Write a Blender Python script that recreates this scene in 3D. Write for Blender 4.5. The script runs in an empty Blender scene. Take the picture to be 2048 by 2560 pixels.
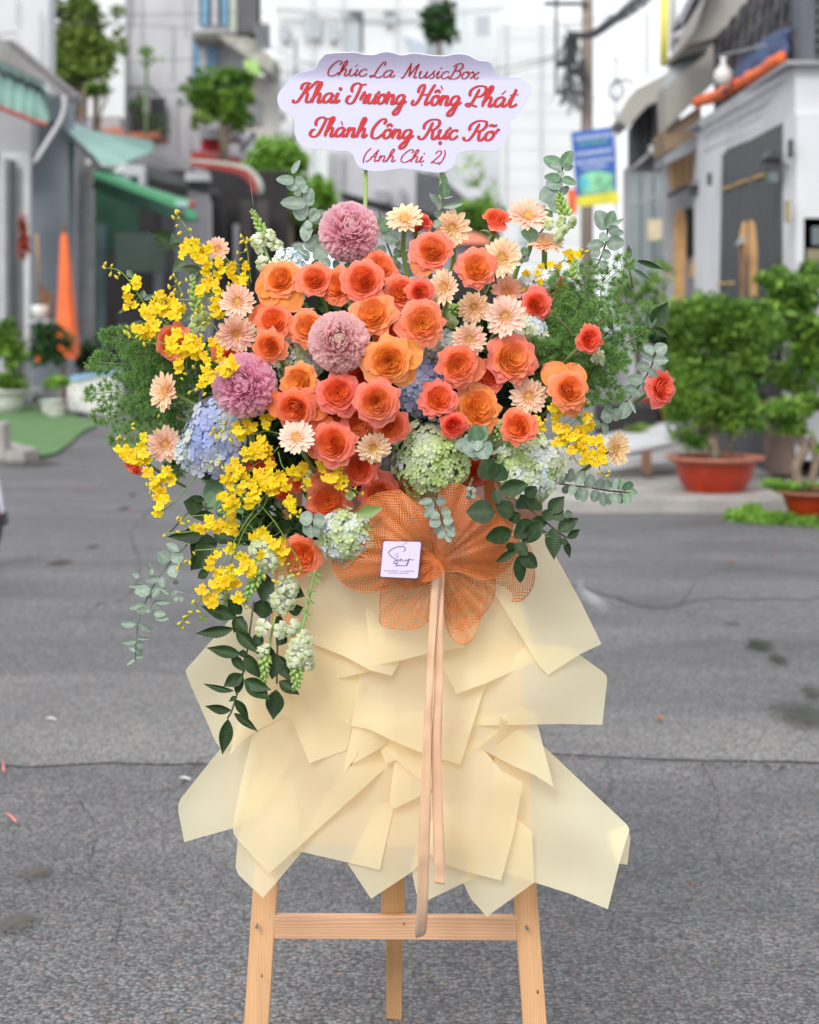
import bpy, bmesh, math, random
from mathutils import Vector, Matrix, noise, Euler
from mathutils.geometry import tessellate_polygon
random.seed(7)
R = random.Random(11)
PI = math.pi
rad = math.radians
sc = bpy.context.scene
COL = sc.collection

# ---------------------------------------------------------------- camera
CAM_H, CAM_Y, F, YH = 1.40, -3.0, 4266.7, 800.0
TH = math.atan((1280 - YH) / F)
cam = bpy.data.cameras.new('camera')
cam_o = bpy.data.objects.new('camera', cam)
COL.objects.link(cam_o)
cam_o.location = (0, CAM_Y, CAM_H)
cam_o.rotation_euler = (rad(90) - TH, 0, 0)
cam.sensor_fit = 'VERTICAL'
cam.sensor_height = 36.0
cam.sensor_width = 28.8
cam.lens = 60.0
cam.clip_start = 0.05
cam.clip_end = 1000
cam.dof.use_dof = True
cam.dof.focus_distance = 2.93
cam.dof.aperture_fstop = 4.4
cam.dof.aperture_blades = 0
sc.camera = cam_o

# ---------------------------------------------------------------- light: overcast
SUN_EL, SUN_AZ = 40.0, 200.0
w = bpy.data.worlds.new('World')
sc.world = w
w.use_nodes = True
nt = w.node_tree
nt.nodes.clear()
sky = nt.nodes.new('ShaderNodeTexSky')
sky.sky_type = 'NISHITA'
sky.sun_disc = False
sky.sun_elevation = rad(SUN_EL)
sky.sun_rotation = rad(SUN_AZ)
sky.air_density = 1.0
sky.dust_density = 4.0
sky.ozone_density = 1.0
hs = nt.nodes.new('ShaderNodeHueSaturation')
hs.inputs['Saturation'].default_value = 0.12
nt.links.new(sky.outputs[0], hs.inputs['Color'])
mx = nt.nodes.new('ShaderNodeMixRGB')
mx.inputs[0].default_value = 0.7
mx.inputs[2].default_value = (9.4, 9.6, 10.0, 1)      # even layer of cloud
nt.links.new(hs.outputs[0], mx.inputs[1])
bg = nt.nodes.new('ShaderNodeBackground')
bg.inputs[1].default_value = 0.12
nt.links.new(mx.outputs[0], bg.inputs[0])
wo = nt.nodes.new('ShaderNodeOutputWorld')
nt.links.new(bg.outputs[0], wo.inputs[0])
sun = bpy.data.lights.new('sun', 'SUN')
sun.energy = 1.5
sun.angle = rad(22)
sun.color = (1.0, 0.97, 0.92)
sun_o = bpy.data.objects.new('sun', sun)
COL.objects.link(sun_o)
# the light comes from above and behind the camera
az = rad(SUN_AZ)
sd = Vector((math.sin(az) * math.cos(rad(SUN_EL)), math.cos(az) * math.cos(rad(SUN_EL)), math.sin(rad(SUN_EL))))
sun_o.rotation_euler = sd.to_track_quat('Z', 'Y').to_euler()
sc.view_settings.view_transform = 'Standard'
sc.view_settings.look = 'None'
sc.view_settings.exposure = 0.35
sc.view_settings.gamma = 1
sc.view_settings.use_curve_mapping = False
sc.render.engine = 'CYCLES'
sc.cycles.use_denoising = True
sc.cycles.max_bounces = 8
sc.cycles.diffuse_bounces = 4
sc.cycles.transparent_max_bounces = 24
sc.cycles.caustics_reflective = False
sc.cycles.caustics_refractive = False

# ---------------------------------------------------------------- picking real places
def P(px, py, D):
 """point at ground distance D from the camera, seen in direction (px, py) of the photograph"""
 a = (px - 1024) / F
 b = -(py - 1280) / F
 dx, dy, dz = a, math.cos(TH) + b * math.sin(TH), -math.sin(TH) + b * math.cos(TH)
 t = D / dy
 return Vector((dx * t, CAM_Y + D, CAM_H + dz * t))
def G(px, py, z=0.0):
 a = (px - 1024) / F
 b = -(py - 1280) / F
 dx, dy, dz = a, math.cos(TH) + b * math.sin(TH), -math.sin(TH) + b * math.cos(TH)
 t = (z - CAM_H) / dz
 return Vector((dx * t, CAM_Y + dy * t, z))
def Dg(py, z=0.0):
 return G(1024, py, z).y - CAM_Y
def mpp(D):
 return D / F

# ---------------------------------------------------------------- materials
def lin(r, g, b):
 f = lambda c: ((c / 255) / 12.92) if c / 255 <= 0.04045 else (((c / 255) + 0.055) / 1.055) ** 2.4
 return (f(r), f(g), f(b))
_m = {}
def M(name, col=(.5, .5, .5), rough=.6, var=.12, vs=8.0, bump=0.0, bs=60.0, trans=0.0, metal=0.0, tint=False,
 tcol=None, spec=.5, coat=0.0, emit=0.0, alpha=1.0, stretch=None):
 if name in _m:
  return _m[name]
 m = bpy.data.materials.new(name)
 _m[name] = m
 m.use_nodes = True
 n = m.node_tree
 L = n.links.new
 b = n.nodes['Principled BSDF']
 b.inputs['Roughness'].default_value = rough
 b.inputs['Metallic'].default_value = metal
 b.inputs['Specular IOR Level'].default_value = spec
 b.inputs['Alpha'].default_value = alpha
 tc = n.nodes.new('ShaderNodeTexCoord')
 src = tc.outputs['Object']
 if stretch:
  mp = n.nodes.new('ShaderNodeMapping')
  mp.inputs['Scale'].default_value = stretch
  L(src, mp.inputs[0])
  src = mp.outputs[0]
 nz = n.nodes.new('ShaderNodeTexNoise')
 nz.inputs['Scale'].default_value = vs
 nz.inputs['Detail'].default_value = 5
 L(src, nz.inputs['Vector'])
 mr = n.nodes.new('ShaderNodeMapRange')
 mr.inputs[1].default_value = .3
 mr.inputs[2].default_value = .7
 mr.inputs[3].default_value = 1 - var
 mr.inputs[4].default_value = 1 + var
 L(nz.outputs[0], mr.inputs[0])
 mu = n.nodes.new('ShaderNodeMixRGB')
 mu.blend_type = 'MULTIPLY'
 mu.inputs[0].default_value = 1
 mu.inputs[1].default_value = (*col, 1)
 L(mr.outputs[0], mu.inputs[2])
 out = mu.outputs[0]
 if tint:
  oi = n.nodes.new('ShaderNodeObjectInfo')
  m2 = n.nodes.new('ShaderNodeMixRGB')
  m2.blend_type = 'MULTIPLY'
  m2.inputs[0].default_value = 1
  L(out, m2.inputs[1])
  L(oi.outputs['Color'], m2.inputs[2])
  out = m2.outputs[0]
 L(out, b.inputs['Base Color'])
 if bump:
  nb = n.nodes.new('ShaderNodeTexNoise')
  nb.inputs['Scale'].default_value = bs
  nb.inputs['Detail'].default_value = 4
  L(src, nb.inputs['Vector'])
  bp = n.nodes.new('ShaderNodeBump')
  bp.inputs['Strength'].default_value = bump
  bp.inputs['Distance'].default_value = .01
  L(nb.outputs[0], bp.inputs['Height'])
  L(bp.outputs[0], b.inputs['Normal'])
 if emit:
  b.inputs['Emission Color'].default_value = (*col, 1)
  b.inputs['Emission Strength'].default_value = emit
 if trans:
  t = n.nodes.new('ShaderNodeBsdfTranslucent')
  if tcol:
   t.inputs[0].default_value = (*tcol, 1)
  else:
   L(out, t.inputs[0])
  ms = n.nodes.new('ShaderNodeMixShader')
  ms.inputs[0].default_value = trans
  L(b.outputs[0], ms.inputs[1])
  L(t.outputs[0], ms.inputs[2])
  L(ms.outputs[0], n.nodes['Material Output'].inputs[0])
 return m

# ---------------------------------------------------------------- object helpers
def mesh(name, verts, faces, mat, smooth=True, attrs=None):
 me = bpy.data.meshes.new(name)
 me.from_pydata([tuple(v) for v in verts], [], faces)
 me.materials.append(mat)
 if smooth:
  me.polygons.foreach_set('use_smooth', [True] * len(me.polygons))
 for k, vals in (attrs or {}).items():
  a = me.attributes.new(k, 'FLOAT', 'POINT')
  a.data.foreach_set('value', vals)
 me.update()
 return me
def tagp(o, label=None, cat=None, group=None, kind=None):
 if label: o['label'] = label
 if cat: o['category'] = cat
 if group: o['group'] = group
 if kind: o['kind'] = kind
 return o
def link(name, me, parent=None, mat4=None, color=None):
 o = bpy.data.objects.new(name, me)
 COL.objects.link(o)
 if parent is not None:
  o.parent = parent
 if mat4 is not None:
  o.matrix_basis = mat4
 if color is not None:
  o.color = (*color, 1) if len(color) == 3 else color
 return o
def thing(name, loc, label, cat, group=None):
 o = bpy.data.objects.new(name, None)
 COL.objects.link(o)
 o.location = loc
 o.empty_display_size = .05
 return tagp(o, label, cat, group)
class MB:
 """collects geometry in world coordinates, links it as one mesh"""
 def __init__(s):
  s.v, s.f = [], []
 def add(s, vs, fs):
  k = len(s.v)
  s.v += [Vector(v) for v in vs]
  s.f += [tuple(i + k for i in f) for f in fs]
  return s
 def box(s, x0, x1, y0, y1, z0, z1):
  return s.add([(x, y, z) for z in (z0, z1) for y in (y0, y1) for x in (x0, x1)],
     [(0, 2, 3, 1), (4, 5, 7, 6), (0, 1, 5, 4), (2, 6, 7, 3), (0, 4, 6, 2), (1, 3, 7, 5)])
 def prism(s, front, back):
  n = len(front)
  fs = [tuple(range(n))[::-1], tuple(range(n, 2 * n))] + [(i, (i + 1) % n, n + (i + 1) % n, n + i) for i in range(n)]
  return s.add(list(front) + list(back), fs)
 def slab(s, pts, D, th):
  """outline in the photograph at distance D, given real thickness th away from the camera"""
  pl = [(P(p[0], p[1], p[2] if len(p) > 2 else D)) for p in pts]
  return s.prism(pl, [q + Vector((0, th, 0)) for q in pl])
 def bar(s, a, b, w, h, up=(0, 0, 1)):
  a, b = Vector(a), Vector(b)
  d = (b - a).normalized()
  u = Vector(up)
  x = d.cross(u)
  if x.length < 1e-4: x = d.cross(Vector((0, 1, 0)))
  x.normalize()
  y = x.cross(d).normalized()
  q = [x * sx * w / 2 + y * sy * h / 2 for sx, sy in ((-1, -1), (1, -1), (1, 1), (-1, 1))]
  return s.prism([a + c for c in q], [b + c for c in q])
 def tube(s, pts, r, n=6):
  pts = [Vector(p) for p in pts]
  k = len(s.v)
  m = len(pts)
  for i, p in enumerate(pts):
   d = (pts[min(i + 1, m - 1)] - pts[max(i - 1, 0)]).normalized()
   x = d.cross(Vector((0, 1, 0.13))).normalized()
   y = x.cross(d)
   rr = r[i] if isinstance(r, (list, tuple)) else r
   for j in range(n):
    a = 2 * PI * j / n
    s.v.append(p + x * math.cos(a) * rr + y * math.sin(a) * rr)
  for i in range(m - 1):
   for j in range(n):
    s.f.append((k + i * n + j, k + i * n + (j + 1) % n, k + (i + 1) * n + (j + 1) % n, k + (i + 1) * n + j))
  s.f.append(tuple(k + j for j in range(n))[::-1])
  s.f.append(tuple(k + (m - 1) * n + j for j in range(n)))
  return s
 def lathe(s, c, prof, n=24):
  k = len(s.v)
  for (r, z) in prof:
   for j in range(n):
    a = 2 * PI * j / n
    s.v.append(Vector(c) + Vector((r * math.cos(a), r * math.sin(a), z)))
  for i in range(len(prof) - 1):
   for j in range(n):
    s.f.append((k + i * n + j, k + i * n + (j + 1) % n, k + (i + 1) * n + (j + 1) % n, k + (i + 1) * n + j))
  return s
 def build(s, name, mat, parent=None, smooth=False, bevel=0.0, fix=True):
  if parent is not None:
   base = world_loc(parent)
  else:
   base = Vector((0, 0, 0))
   for v in s.v: base += v
   base /= max(1, len(s.v))
   base.z = min(v.z for v in s.v)
  me = mesh(name, [v - base for v in s.v], s.f, mat, smooth)
  if fix:
   bm = bmesh.new()
   bm.from_mesh(me)
   bmesh.ops.recalc_face_normals(bm, faces=bm.faces)
   bm.to_mesh(me)
   bm.free()
  o = link(name, me, parent)
  if parent is None:
   o.location = base
  if bevel:
   b = o.modifiers.new('bevel', 'BEVEL')
   b.width = bevel
   b.segments = 2
   b.limit_method = 'ANGLE'
  return o
def world_loc(o):
 v = Vector((0, 0, 0))
 while o is not None:
  v += o.location
  o = o.parent
 return v
def spline(pts, n=4):
 """Catmull-Rom through points of any dimension"""
 pts = [Vector(p) for p in pts]
 if len(pts) < 3:
  return pts
 out = []
 q = [pts[0] * 2 - pts[1]] + pts + [pts[-1] * 2 - pts[-2]]
 for i in range(1, len(q) - 2):
  p0, p1, p2, p3 = q[i - 1:i + 3]
  for k in range(n):
   t = k / n
   out.append(.5 * ((2 * p1) + (p2 - p0) * t + (2 * p0 - 5 * p1 + 4 * p2 - p3) * t * t + (3 * p1 - p0 - 3 * p2 + p3) * t ** 3))
 out.append(pts[-1])
 return out
def n3(x, y, z=0.0):
 return noise.noise(Vector((x, y, z)))
# ================================================================ GROUND
def asphalt(name, base, stones=1.0, seed=0.0, rough=.62):
 m = bpy.data.materials.new(name)
 m.use_nodes = True
 n = m.node_tree
 L = n.links.new
 b = n.nodes['Principled BSDF']
 b.inputs['Roughness'].default_value = rough
 tc = n.nodes.new('ShaderNodeTexCoord')
 wn = n.nodes.new('ShaderNodeTexNoise'); wn.inputs['Scale'].default_value = 60
 L(tc.outputs['Object'], wn.inputs['Vector'])
 mv = n.nodes.new('ShaderNodeVectorMath'); mv.operation = 'MULTIPLY_ADD'
 mv.inputs[1].default_value = (.012, .012, .012)
 L(wn.outputs['Color'], mv.inputs[0]); L(tc.outputs['Object'], mv.inputs[2])
 vo = n.nodes.new('ShaderNodeTexVoronoi'); vo.inputs['Scale'].default_value = 105
 L(mv.outputs[0], vo.inputs['Vector'])
 vo2 = n.nodes.new('ShaderNodeTexVoronoi'); vo2.inputs['Scale'].default_value = 240
 L(mv.outputs[0], vo2.inputs['Vector'])
 big = n.nodes.new('ShaderNodeTexNoise'); big.inputs['Scale'].default_value = .9; big.inputs['Detail'].default_value = 8
 big.inputs['Roughness'].default_value = .62
 mp = n.nodes.new('ShaderNodeMapping'); mp.inputs['Location'].default_value = (seed, seed * 2, 0)
 mp.inputs['Scale'].default_value = (.8, 1.6, 1)
 L(tc.outputs['Object'], mp.inputs[0]); L(mp.outputs[0], big.inputs['Vector'])
 cr = n.nodes.new('ShaderNodeValToRGB')
 e = cr.color_ramp.elements
 e[0].position = .32; e[0].color = (base[0] * .64, base[1] * .64, base[2] * .66, 1)
 e[1].position = .70; e[1].color = (base[0] * 1.3, base[1] * 1.29, base[2] * 1.26, 1)
 L(big.outputs[0], cr.inputs[0])
 # stones lighter and darker than the bitumen
 sep = n.nodes.new('ShaderNodeSeparateColor'); L(vo.outputs['Color'], sep.inputs[0])
 r1 = n.nodes.new('ShaderNodeMapRange'); r1.inputs[3].default_value = 1 - .42 * stones; r1.inputs[4].default_value = 1 + .48 * stones
 L(sep.outputs[0], r1.inputs[0])
 m1 = n.nodes.new('ShaderNodeMixRGB'); m1.blend_type = 'MULTIPLY'; m1.inputs[0].default_value = 1
 L(cr.outputs[0], m1.inputs[1]); L(r1.outputs[0], m1.inputs[2])
 r2 = n.nodes.new('ShaderNodeMapRange'); r2.inputs[1].default_value = .25; r2.inputs[2].default_value = .75  # dark gaps: bitumen, with the shade of the pits painted in
 r2.inputs[3].default_value = 1.12; r2.inputs[4].default_value = 1 - .62 * stones
 L(vo.outputs['Distance'], r2.inputs[0])
 m2 = n.nodes.new('ShaderNodeMixRGB'); m2.blend_type = 'MULTIPLY'; m2.inputs[0].default_value = 1
 L(m1.outputs[0], m2.inputs[1]); L(r2.outputs[0], m2.inputs[2])
 # a few brownish stones
 lt = n.nodes.new('ShaderNodeMath'); lt.operation = 'GREATER_THAN'; lt.inputs[1].default_value = .93
 L(sep.outputs[1], lt.inputs[0])
 m3 = n.nodes.new('ShaderNodeMixRGB'); m3.blend_type = 'MULTIPLY'; m3.inputs[2].default_value = (1.35, 1.0, .82, 1)
 L(lt.outputs[0], m3.inputs[0]); L(m2.outputs[0], m3.inputs[1])
 L(m3.outputs[0], b.inputs['Base Color'])
 ad = n.nodes.new('ShaderNodeMath'); ad.operation = 'MULTIPLY_ADD'; ad.inputs[1].default_value = .35
 L(vo2.outputs['Distance'], ad.inputs[0]); L(vo.outputs['Distance'], ad.inputs[2])
 bp = n.nodes.new('ShaderNodeBump'); bp.invert = True
 bp.inputs['Strength'].default_value = .8 * stones; bp.inputs['Distance'].default_value = .006
 L(ad.outputs[0], bp.inputs['Height']); L(bp.outputs[0], b.inputs['Normal'])
 rr = n.nodes.new('ShaderNodeMapRange'); rr.inputs[1].default_value = .35; rr.inputs[2].default_value = .7
 rr.inputs[3].default_value = rough - .12; rr.inputs[4].default_value = rough + .15
 L(big.outputs[0], rr.inputs[0]); L(rr.outputs[0], b.inputs['Roughness'])
 return m
ASPH = asphalt('asphalt', (.172, .172, .18))
ASPH_D = asphalt('asphalt_dark', (.15, .15, .16), .8, 3.3)
ASPH_L = asphalt('asphalt_dusty', (.205, .203, .206), .9, 7.1)
CONC = M('concrete', (.34, .32, .30), .8, .22, 3.0, .4, 40)
def sheet(name, pts, z, mat, parent=None, kind='structure', px=True, wob=0.0, n=3):
 """flat irregular sheet lying on the ground, outline picked on the ground"""
 if wob:
  q = spline([(a, b) for a, b in pts] + [pts[0]], n)[:-1]
  pts = [(p[0], p[1]) for p in q]
 g = [G(a, b, z) for a, b in pts]
 if wob:
  for i, v in enumerate(g):
   v.x += wob * n3(v.x * 9, v.y * 9, 1.7)
   v.y += wob * 1.5 * n3(v.x * 9, v.y * 9, 8.7)
 tri = tessellate_polygon([[Vector((v.x, v.y, 0)) for v in g]])
 c = sum(g, Vector()) / len(g)
 me = mesh(name, [v - c for v in g], [tuple(t) for t in tri], mat, False)
 o = link(name, me, parent)
 bm = bmesh.new(); bm.from_mesh(me)
 for f in bm.faces:
  if f.normal.z < 0: f.normal_flip()
 bm.to_mesh(me); bm.free()
 o.location = c
 return tagp(o, kind=kind)
mb = MB().add([(-90, -8, 0), (90, -8, 0), (90, 260, 0), (-90, 260, 0)], [(0, 1, 2, 3)])
tagp(mb.build('ground', ASPH), kind='structure')
sheet('road_patch', [(1250, 1285), (1500, 1292), (2200, 1290), (2200, 1460), (2000, 1500), (1800, 1492), (1640, 1520), (1480, 1470), (1300, 1440)], .004, ASPH_D, wob=.10)
sheet('road_patch', [(-100, 1905), (400, 1912), (560, 1885), (560, 1700), (-100, 1700)], .004, ASPH_L, wob=.05)
sheet('road_patch', [(1380, 1888), (2150, 1905), (2150, 1790), (1960, 1780), (1700, 1800), (1380, 1800)], .004, ASPH_L, wob=.05)
def damp(name, c, rough, spec):
 m = M(name, c, rough, .25, 14, spec=spec)
 n = m.node_tree; L = n.links.new; b = n.nodes['Principled BSDF']
 tc = n.nodes.new('ShaderNodeTexCoord'); vm = n.nodes.new('ShaderNodeVectorMath'); vm.operation = 'SUBTRACT'; vm.inputs[1].default_value = (.5, .5, 0)
 L(tc.outputs['Generated'], vm.inputs[0])
 v2 = n.nodes.new('ShaderNodeVectorMath'); v2.operation = 'MULTIPLY'; v2.inputs[1].default_value = (1, 1, 0); L(vm.outputs[0], v2.inputs[0])
 v3 = n.nodes.new('ShaderNodeVectorMath'); v3.operation = 'LENGTH'; L(v2.outputs[0], v3.inputs[0])
 nz = n.nodes.new('ShaderNodeTexNoise'); nz.inputs['Scale'].default_value = 22; nz.inputs['Detail'].default_value = 8; nz.inputs['Roughness'].default_value = .7; L(tc.outputs['Object'], nz.inputs['Vector'])
 ma = n.nodes.new('ShaderNodeMath'); ma.operation = 'MULTIPLY_ADD'; ma.inputs[1].default_value = .8; L(nz.outputs[0], ma.inputs[0]); L(v3.outputs['Value'], ma.inputs[2])
 mr = n.nodes.new('ShaderNodeMapRange'); mr.inputs[1].default_value = .50; mr.inputs[2].default_value = .80; mr.inputs[3].default_value = .7; mr.inputs[4].default_value = 0
 L(ma.outputs[0], mr.inputs[0]); L(mr.outputs[0], b.inputs['Alpha'])
 return m
PUD = damp('puddle_water', (.045, .045, .03), .22, .3)
DUST = damp('pale_dust', (.40, .40, .42), .8, .2)
sheet('dust_streak', [(1420, 1430), (1460, 1455), (1500, 1490), (1540, 1530), (1570, 1545), (1560, 1560), (1500, 1545), (1450, 1500), (1420, 1470)], .008, DUST, wob=.05)
MUD = damp('damp_mud', (.105, .09, .072), .5, .4)
for cx, cy, rx, ry, mt in ((148, 1405, 44, 10, PUD), (231, 1366, 20, 6, PUD), (311, 1270, 20, 6, PUD), (331, 1237, 12, 5, PUD),
     (90, 2178, 60, 26, MUD), (50, 2297, 80, 36, MUD), (1832, 1556, 26, 4, PUD),
     (1905, 1612, 44, 26, PUD), (1945, 1650, 32, 20, PUD), (2030, 1790, 130, 50, PUD), (70, 1160, 95, 14, PUD), (2030, 1730, 30, 30, PUD)):
 pts = [(cx + rx * math.cos(a) * (1 + .5 * n3(cx + math.cos(a) * 2, cy + math.sin(a) * 2)), cy + ry * math.sin(a) * (1 + .5 * n3(cx + 3 + math.cos(a) * 2, math.sin(a) * 2)))
  for a in [2 * PI * i / 30 for i in range(30)]]
 sheet('puddle', pts, .009, mt, wob=.035)
CRK = M('crack_shadow_gap', (.035, .034, .033), .9, .2, 30)
def crack(pts, wpx):
 q = spline(pts, 6)
 mbk = MB()
 L_, R_ = [], []
 for i, p in enumerate(q):
  jx = 5 * n3(i * .7, p[1] * .05, 3); jy = 5.0 * n3(i * .9, p[0] * .02, 9)
  c = G(p[0] + jx, p[1] + jy, .006)
  ww = wpx * (.35 + .9 * abs(n3(i * .5, 1.1, 4)) * 2) * mpp(3.9) / 2
  d = (G(*q[min(i + 1, len(q) - 1)]) - G(*q[max(i - 1, 0)])).normalized()
  nn = Vector((-d.y, d.x, 0))
  L_.append(c + nn * ww * 2); R_.append(c - nn * ww * 2)
 n = len(q)
 mbk.add(L_ + R_, [(i, i + 1, n + i + 1, n + i) for i in range(n - 1)])
 tagp(mbk.build('crack', CRK), kind='structure')
crack([(-20, 1982), (87, 1984), (195, 1990), (290, 1983), (376, 1977), (441, 1969), (463, 1948), (500, 1894)], 3)
crack([(1380, 1893), (1517, 1896), (1587, 1901), (1657, 1897), (1751, 1900), (1786, 1916), (1856, 1912), (1908, 1908), (1961, 1902), (2100, 1909)], 3)
crack([(1908, 1908), (1938, 1926), (1967, 1908)], 3)
crack([(1494, 1487), (1540, 1490), (1564, 1501), (1620, 1505), (1700, 1512)], 4)
crack([(1546, 1516), (1593, 1519), (1669, 1525), (1774, 1542), (1809, 1554)], 4)
crack([(120, 1278), (220, 1262), (300, 1255), (400, 1250)], 6)
crack([(180, 1345), (300, 1338), (420, 1344)], 4)
crack([(1517, 1896), (1530, 1960), (1500, 2040), (1560, 2110)], 1.5)
crack([(195, 1990), (240, 2080), (225, 2180), (300, 2260), (290, 2360)], 1.5)
crack([(1751, 1900), (1800, 2010), (1780, 2090), (1850, 2200), (2060, 2230)], 1.5)
crack([(1700, 1512), (1760, 1440), (1900, 1420), (2060, 1440)], 2.5)
crack([(400, 1250), (330, 1330), (350, 1420), (300, 1500), (120, 1520), (-20, 1500)], 3)
crack([(60, 1560), (200, 1542), (280, 1480), (330, 1460)], 2)
# litter on the road
WHT = M('white_paper', (.75, .74, .70), .6, .05)
PNK = M('pink_plastic', (.85, .25, .2), .4, .05)
MAG = M('magenta_petal', (.75, .04, .22), .6, .1)
DRY = M('dry_leaf', (.42, .17, .06), .7, .2)
def litter(name, px0, py0, px1, py1, wd, mat, label, cat, group=None):
 a, b = G(px0, py0, .012), G(px1, py1, .012)
 o = MB().tube([a, (a + b) / 2 + Vector((0, .002, .003)), b], wd * .7, 6).build(name, mat, smooth=True)
 return tagp(o, label, cat, group)
litter('cigarette_butt', 118, 1795, 140, 1799, .0045, WHT, 'white cigarette butt lying on the asphalt at the left, far from the stand', 'litter')
litter('paper_scrap', 451, 1944, 476, 1948, .005, WHT, 'white paper scrap on the road beside the crack, left of the wrapping paper', 'litter')
litter('plastic_straw', 7, 1902, 10, 1928, .004, PNK, 'pink straw piece at the left edge pointing away above the crack', 'litter')
litter('plastic_straw', 16, 2033, 40, 2054, .0045, PNK, 'pink and white straw piece on the road below the left crack', 'litter')
def scrap(px, py, s, mat, name, label, cat, group=None):
 c = G(px, py, .012)
 k = mpp(Dg(py)) * s
 vs = [c + Vector((math.cos(a) * k * (1 + .3 * math.sin(3 * a)), math.sin(a) * k * 1.4, .004 + .008 * (i % 2))) for i, a in enumerate([2 * PI * j / 7 for j in range(7)])]
 o = MB().add([c] + vs, [(0, i + 1, (i + 1) % 7 + 1) for i in range(7)]).build(name, mat)
 tagp(o, label, cat, group)
scrap(200, 1223, 5, MAG, 'fallen_petal', 'magenta petal fallen on the road, farther and larger of the two', 'petal')
scrap(328, 1278, 4, MAG, 'fallen_petal', 'small magenta petal fallen on the road close to the little puddles', 'petal')
for i, (x, y) in enumerate(((1500, 1325), (1616, 1322), (1830, 1405), (1930, 1388), (1940, 1373), (2010, 1382), (1850, 1356), (1650, 1800), (1545, 2190), (1727, 2215))):
 scrap(x, y, R.uniform(3, 6) if i != 7 else 10, DRY, 'dry_leaf', 'dry brown leaf scrap on the asphalt, ' + ('just left of the bow-side kerb shade', 'in the dark patch below the red bonsai bowl', 'in the row of three before the moss', 'uppermost of the right edge row', 'beside the uppermost of the right edge row', 'nearest to the right frame edge', 'middle one of the right dark patch', 'largest, below the long crack network', 'near the lower right paper corner', 'lowest, right of the paper corner')[i], 'leaf', 'dry leaf scraps on the right side of the road')

# right hand concrete apron, left turf mat
pv = MB()
g = [G(1150, 1283), G(2300, 1283), G(2300, 1120), G(1480, 1120), G(1150, 1200)]
pv.prism([v for v in g], [v + Vector((0, 0, .09)) for v in g])
tagp(pv.build('pavement', CONC), kind='structure')

# ================================================================ FOLIAGE
def FM(name, c1, c2, trans=.3, rough=.5):
 m = bpy.data.materials.new(name)
 m.use_nodes = True
 n = m.node_tree; L = n.links.new
 b = n.nodes['Principled BSDF']; b.inputs['Roughness'].default_value = rough
 at = n.nodes.new('ShaderNodeAttribute'); at.attribute_name = 'v'
 mxn = n.nodes.new('ShaderNodeMixRGB'); mxn.inputs[1].default_value = (*c1, 1); mxn.inputs[2].default_value = (*c2, 1)
 L(at.outputs['Fac'], mxn.inputs[0]); L(mxn.outputs[0], b.inputs['Base Color'])
 t = n.nodes.new('ShaderNodeBsdfTranslucent'); L(mxn.outputs[0], t.inputs[0])
 ms = n.nodes.new('ShaderNodeMixShader'); ms.inputs[0].default_value = trans
 L(b.outputs[0], ms.inputs[1]); L(t.outputs[0], ms.inputs[2]); L(ms.outputs[0], n.nodes['Material Output'].inputs[0])
 return m
F_MID = FM('leaf_mid_green', (.045, .14, .018), (.30, .50, .07))
F_DARK = FM('leaf_dark_green', (.02, .065, .018), (.07, .17, .04))
F_LIME = FM('leaf_lime_green', (.11, .27, .03), (.36, .62, .09))
F_YEL = FM('leaf_yellow_green', (.07, .15, .025), (.30, .40, .08))
BARK = M('bark', (.20, .15, .11), .9, .35, 12, .8, 50)
def leaves(blobs, size, dens, rnd):
 """leaf-sized folded faces through the volume of clumps; blobs: (centre, rx, ry, rz)"""
 vs, fs, at = [], [], []
 for c, rx, ry, rz in blobs:
  k = int(3.6 * dens * (rx * rz + rx * ry + ry * rz) / (size * size))
  tone = rnd.uniform(-.3, .25)
  for _ in range(k):
   d = Vector((rnd.gauss(0, 1), rnd.gauss(0, 1), rnd.gauss(0, 1))).normalized()
   rr = rnd.random() ** .42
   q = Vector((d.x * rx, d.y * ry, d.z * rz)) * rr * (1 + .35 * n3(d.x * 2 + c[0], d.y * 2, d.z * 2 + c[2]))
   p = Vector(c) + q
   e = Euler((rnd.uniform(-1, 1), rnd.uniform(-1, 1), rnd.uniform(0, 6.28))).to_matrix()
   s = size * rnd.uniform(.6, 1.3)
   b = len(vs)
   for v in ((-s, 0, 0), (0, -s * .45, s * .15), (s, 0, -s * .1), (0, s * .45, s * .15)):
    vs.append(p + e @ Vector(v))
   fs += [(b, b + 1, b + 2), (b, b + 2, b + 3)]
   at += [min(1, max(0, .45 + tone + rnd.gauss(0, .22)))] * 4
 return vs, fs, at
def foliage(name, blobs, size, dens, mat, parent=None, seed=1):
 rnd = random.Random(seed)
 vs, fs, at = leaves(blobs, size, dens, rnd)
 base = world_loc(parent) if parent else Vector((0, 0, 0))
 me = mesh(name, [v - base for v in vs], fs, mat, False, {'v': at})
 return link(name, me, parent)
def blobpx(px, py, rx, ry, D, n, seed, deep=.8, sub=.55):
 n = int(n * 1.5)
 """split a crown seen at (px, py) into uneven clumps"""
 rnd = random.Random(seed)
 k = mpp(D)
 c = P(px, py, D)
 out = []
 for _ in range(n):
  a = rnd.uniform(0, 2 * PI); r = rnd.random() ** .5
  dx, dz = math.cos(a) * rx * r * .8, math.sin(a) * ry * r * .8
  s = rnd.uniform(.6, 1.25) * sub
  out.append((c + Vector((dx * k, rnd.uniform(-.6, .6) * rx * k * deep, dz * k)), rx * k * s, rx * k * s * .9, ry * k * s * .85))
 return out
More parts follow.
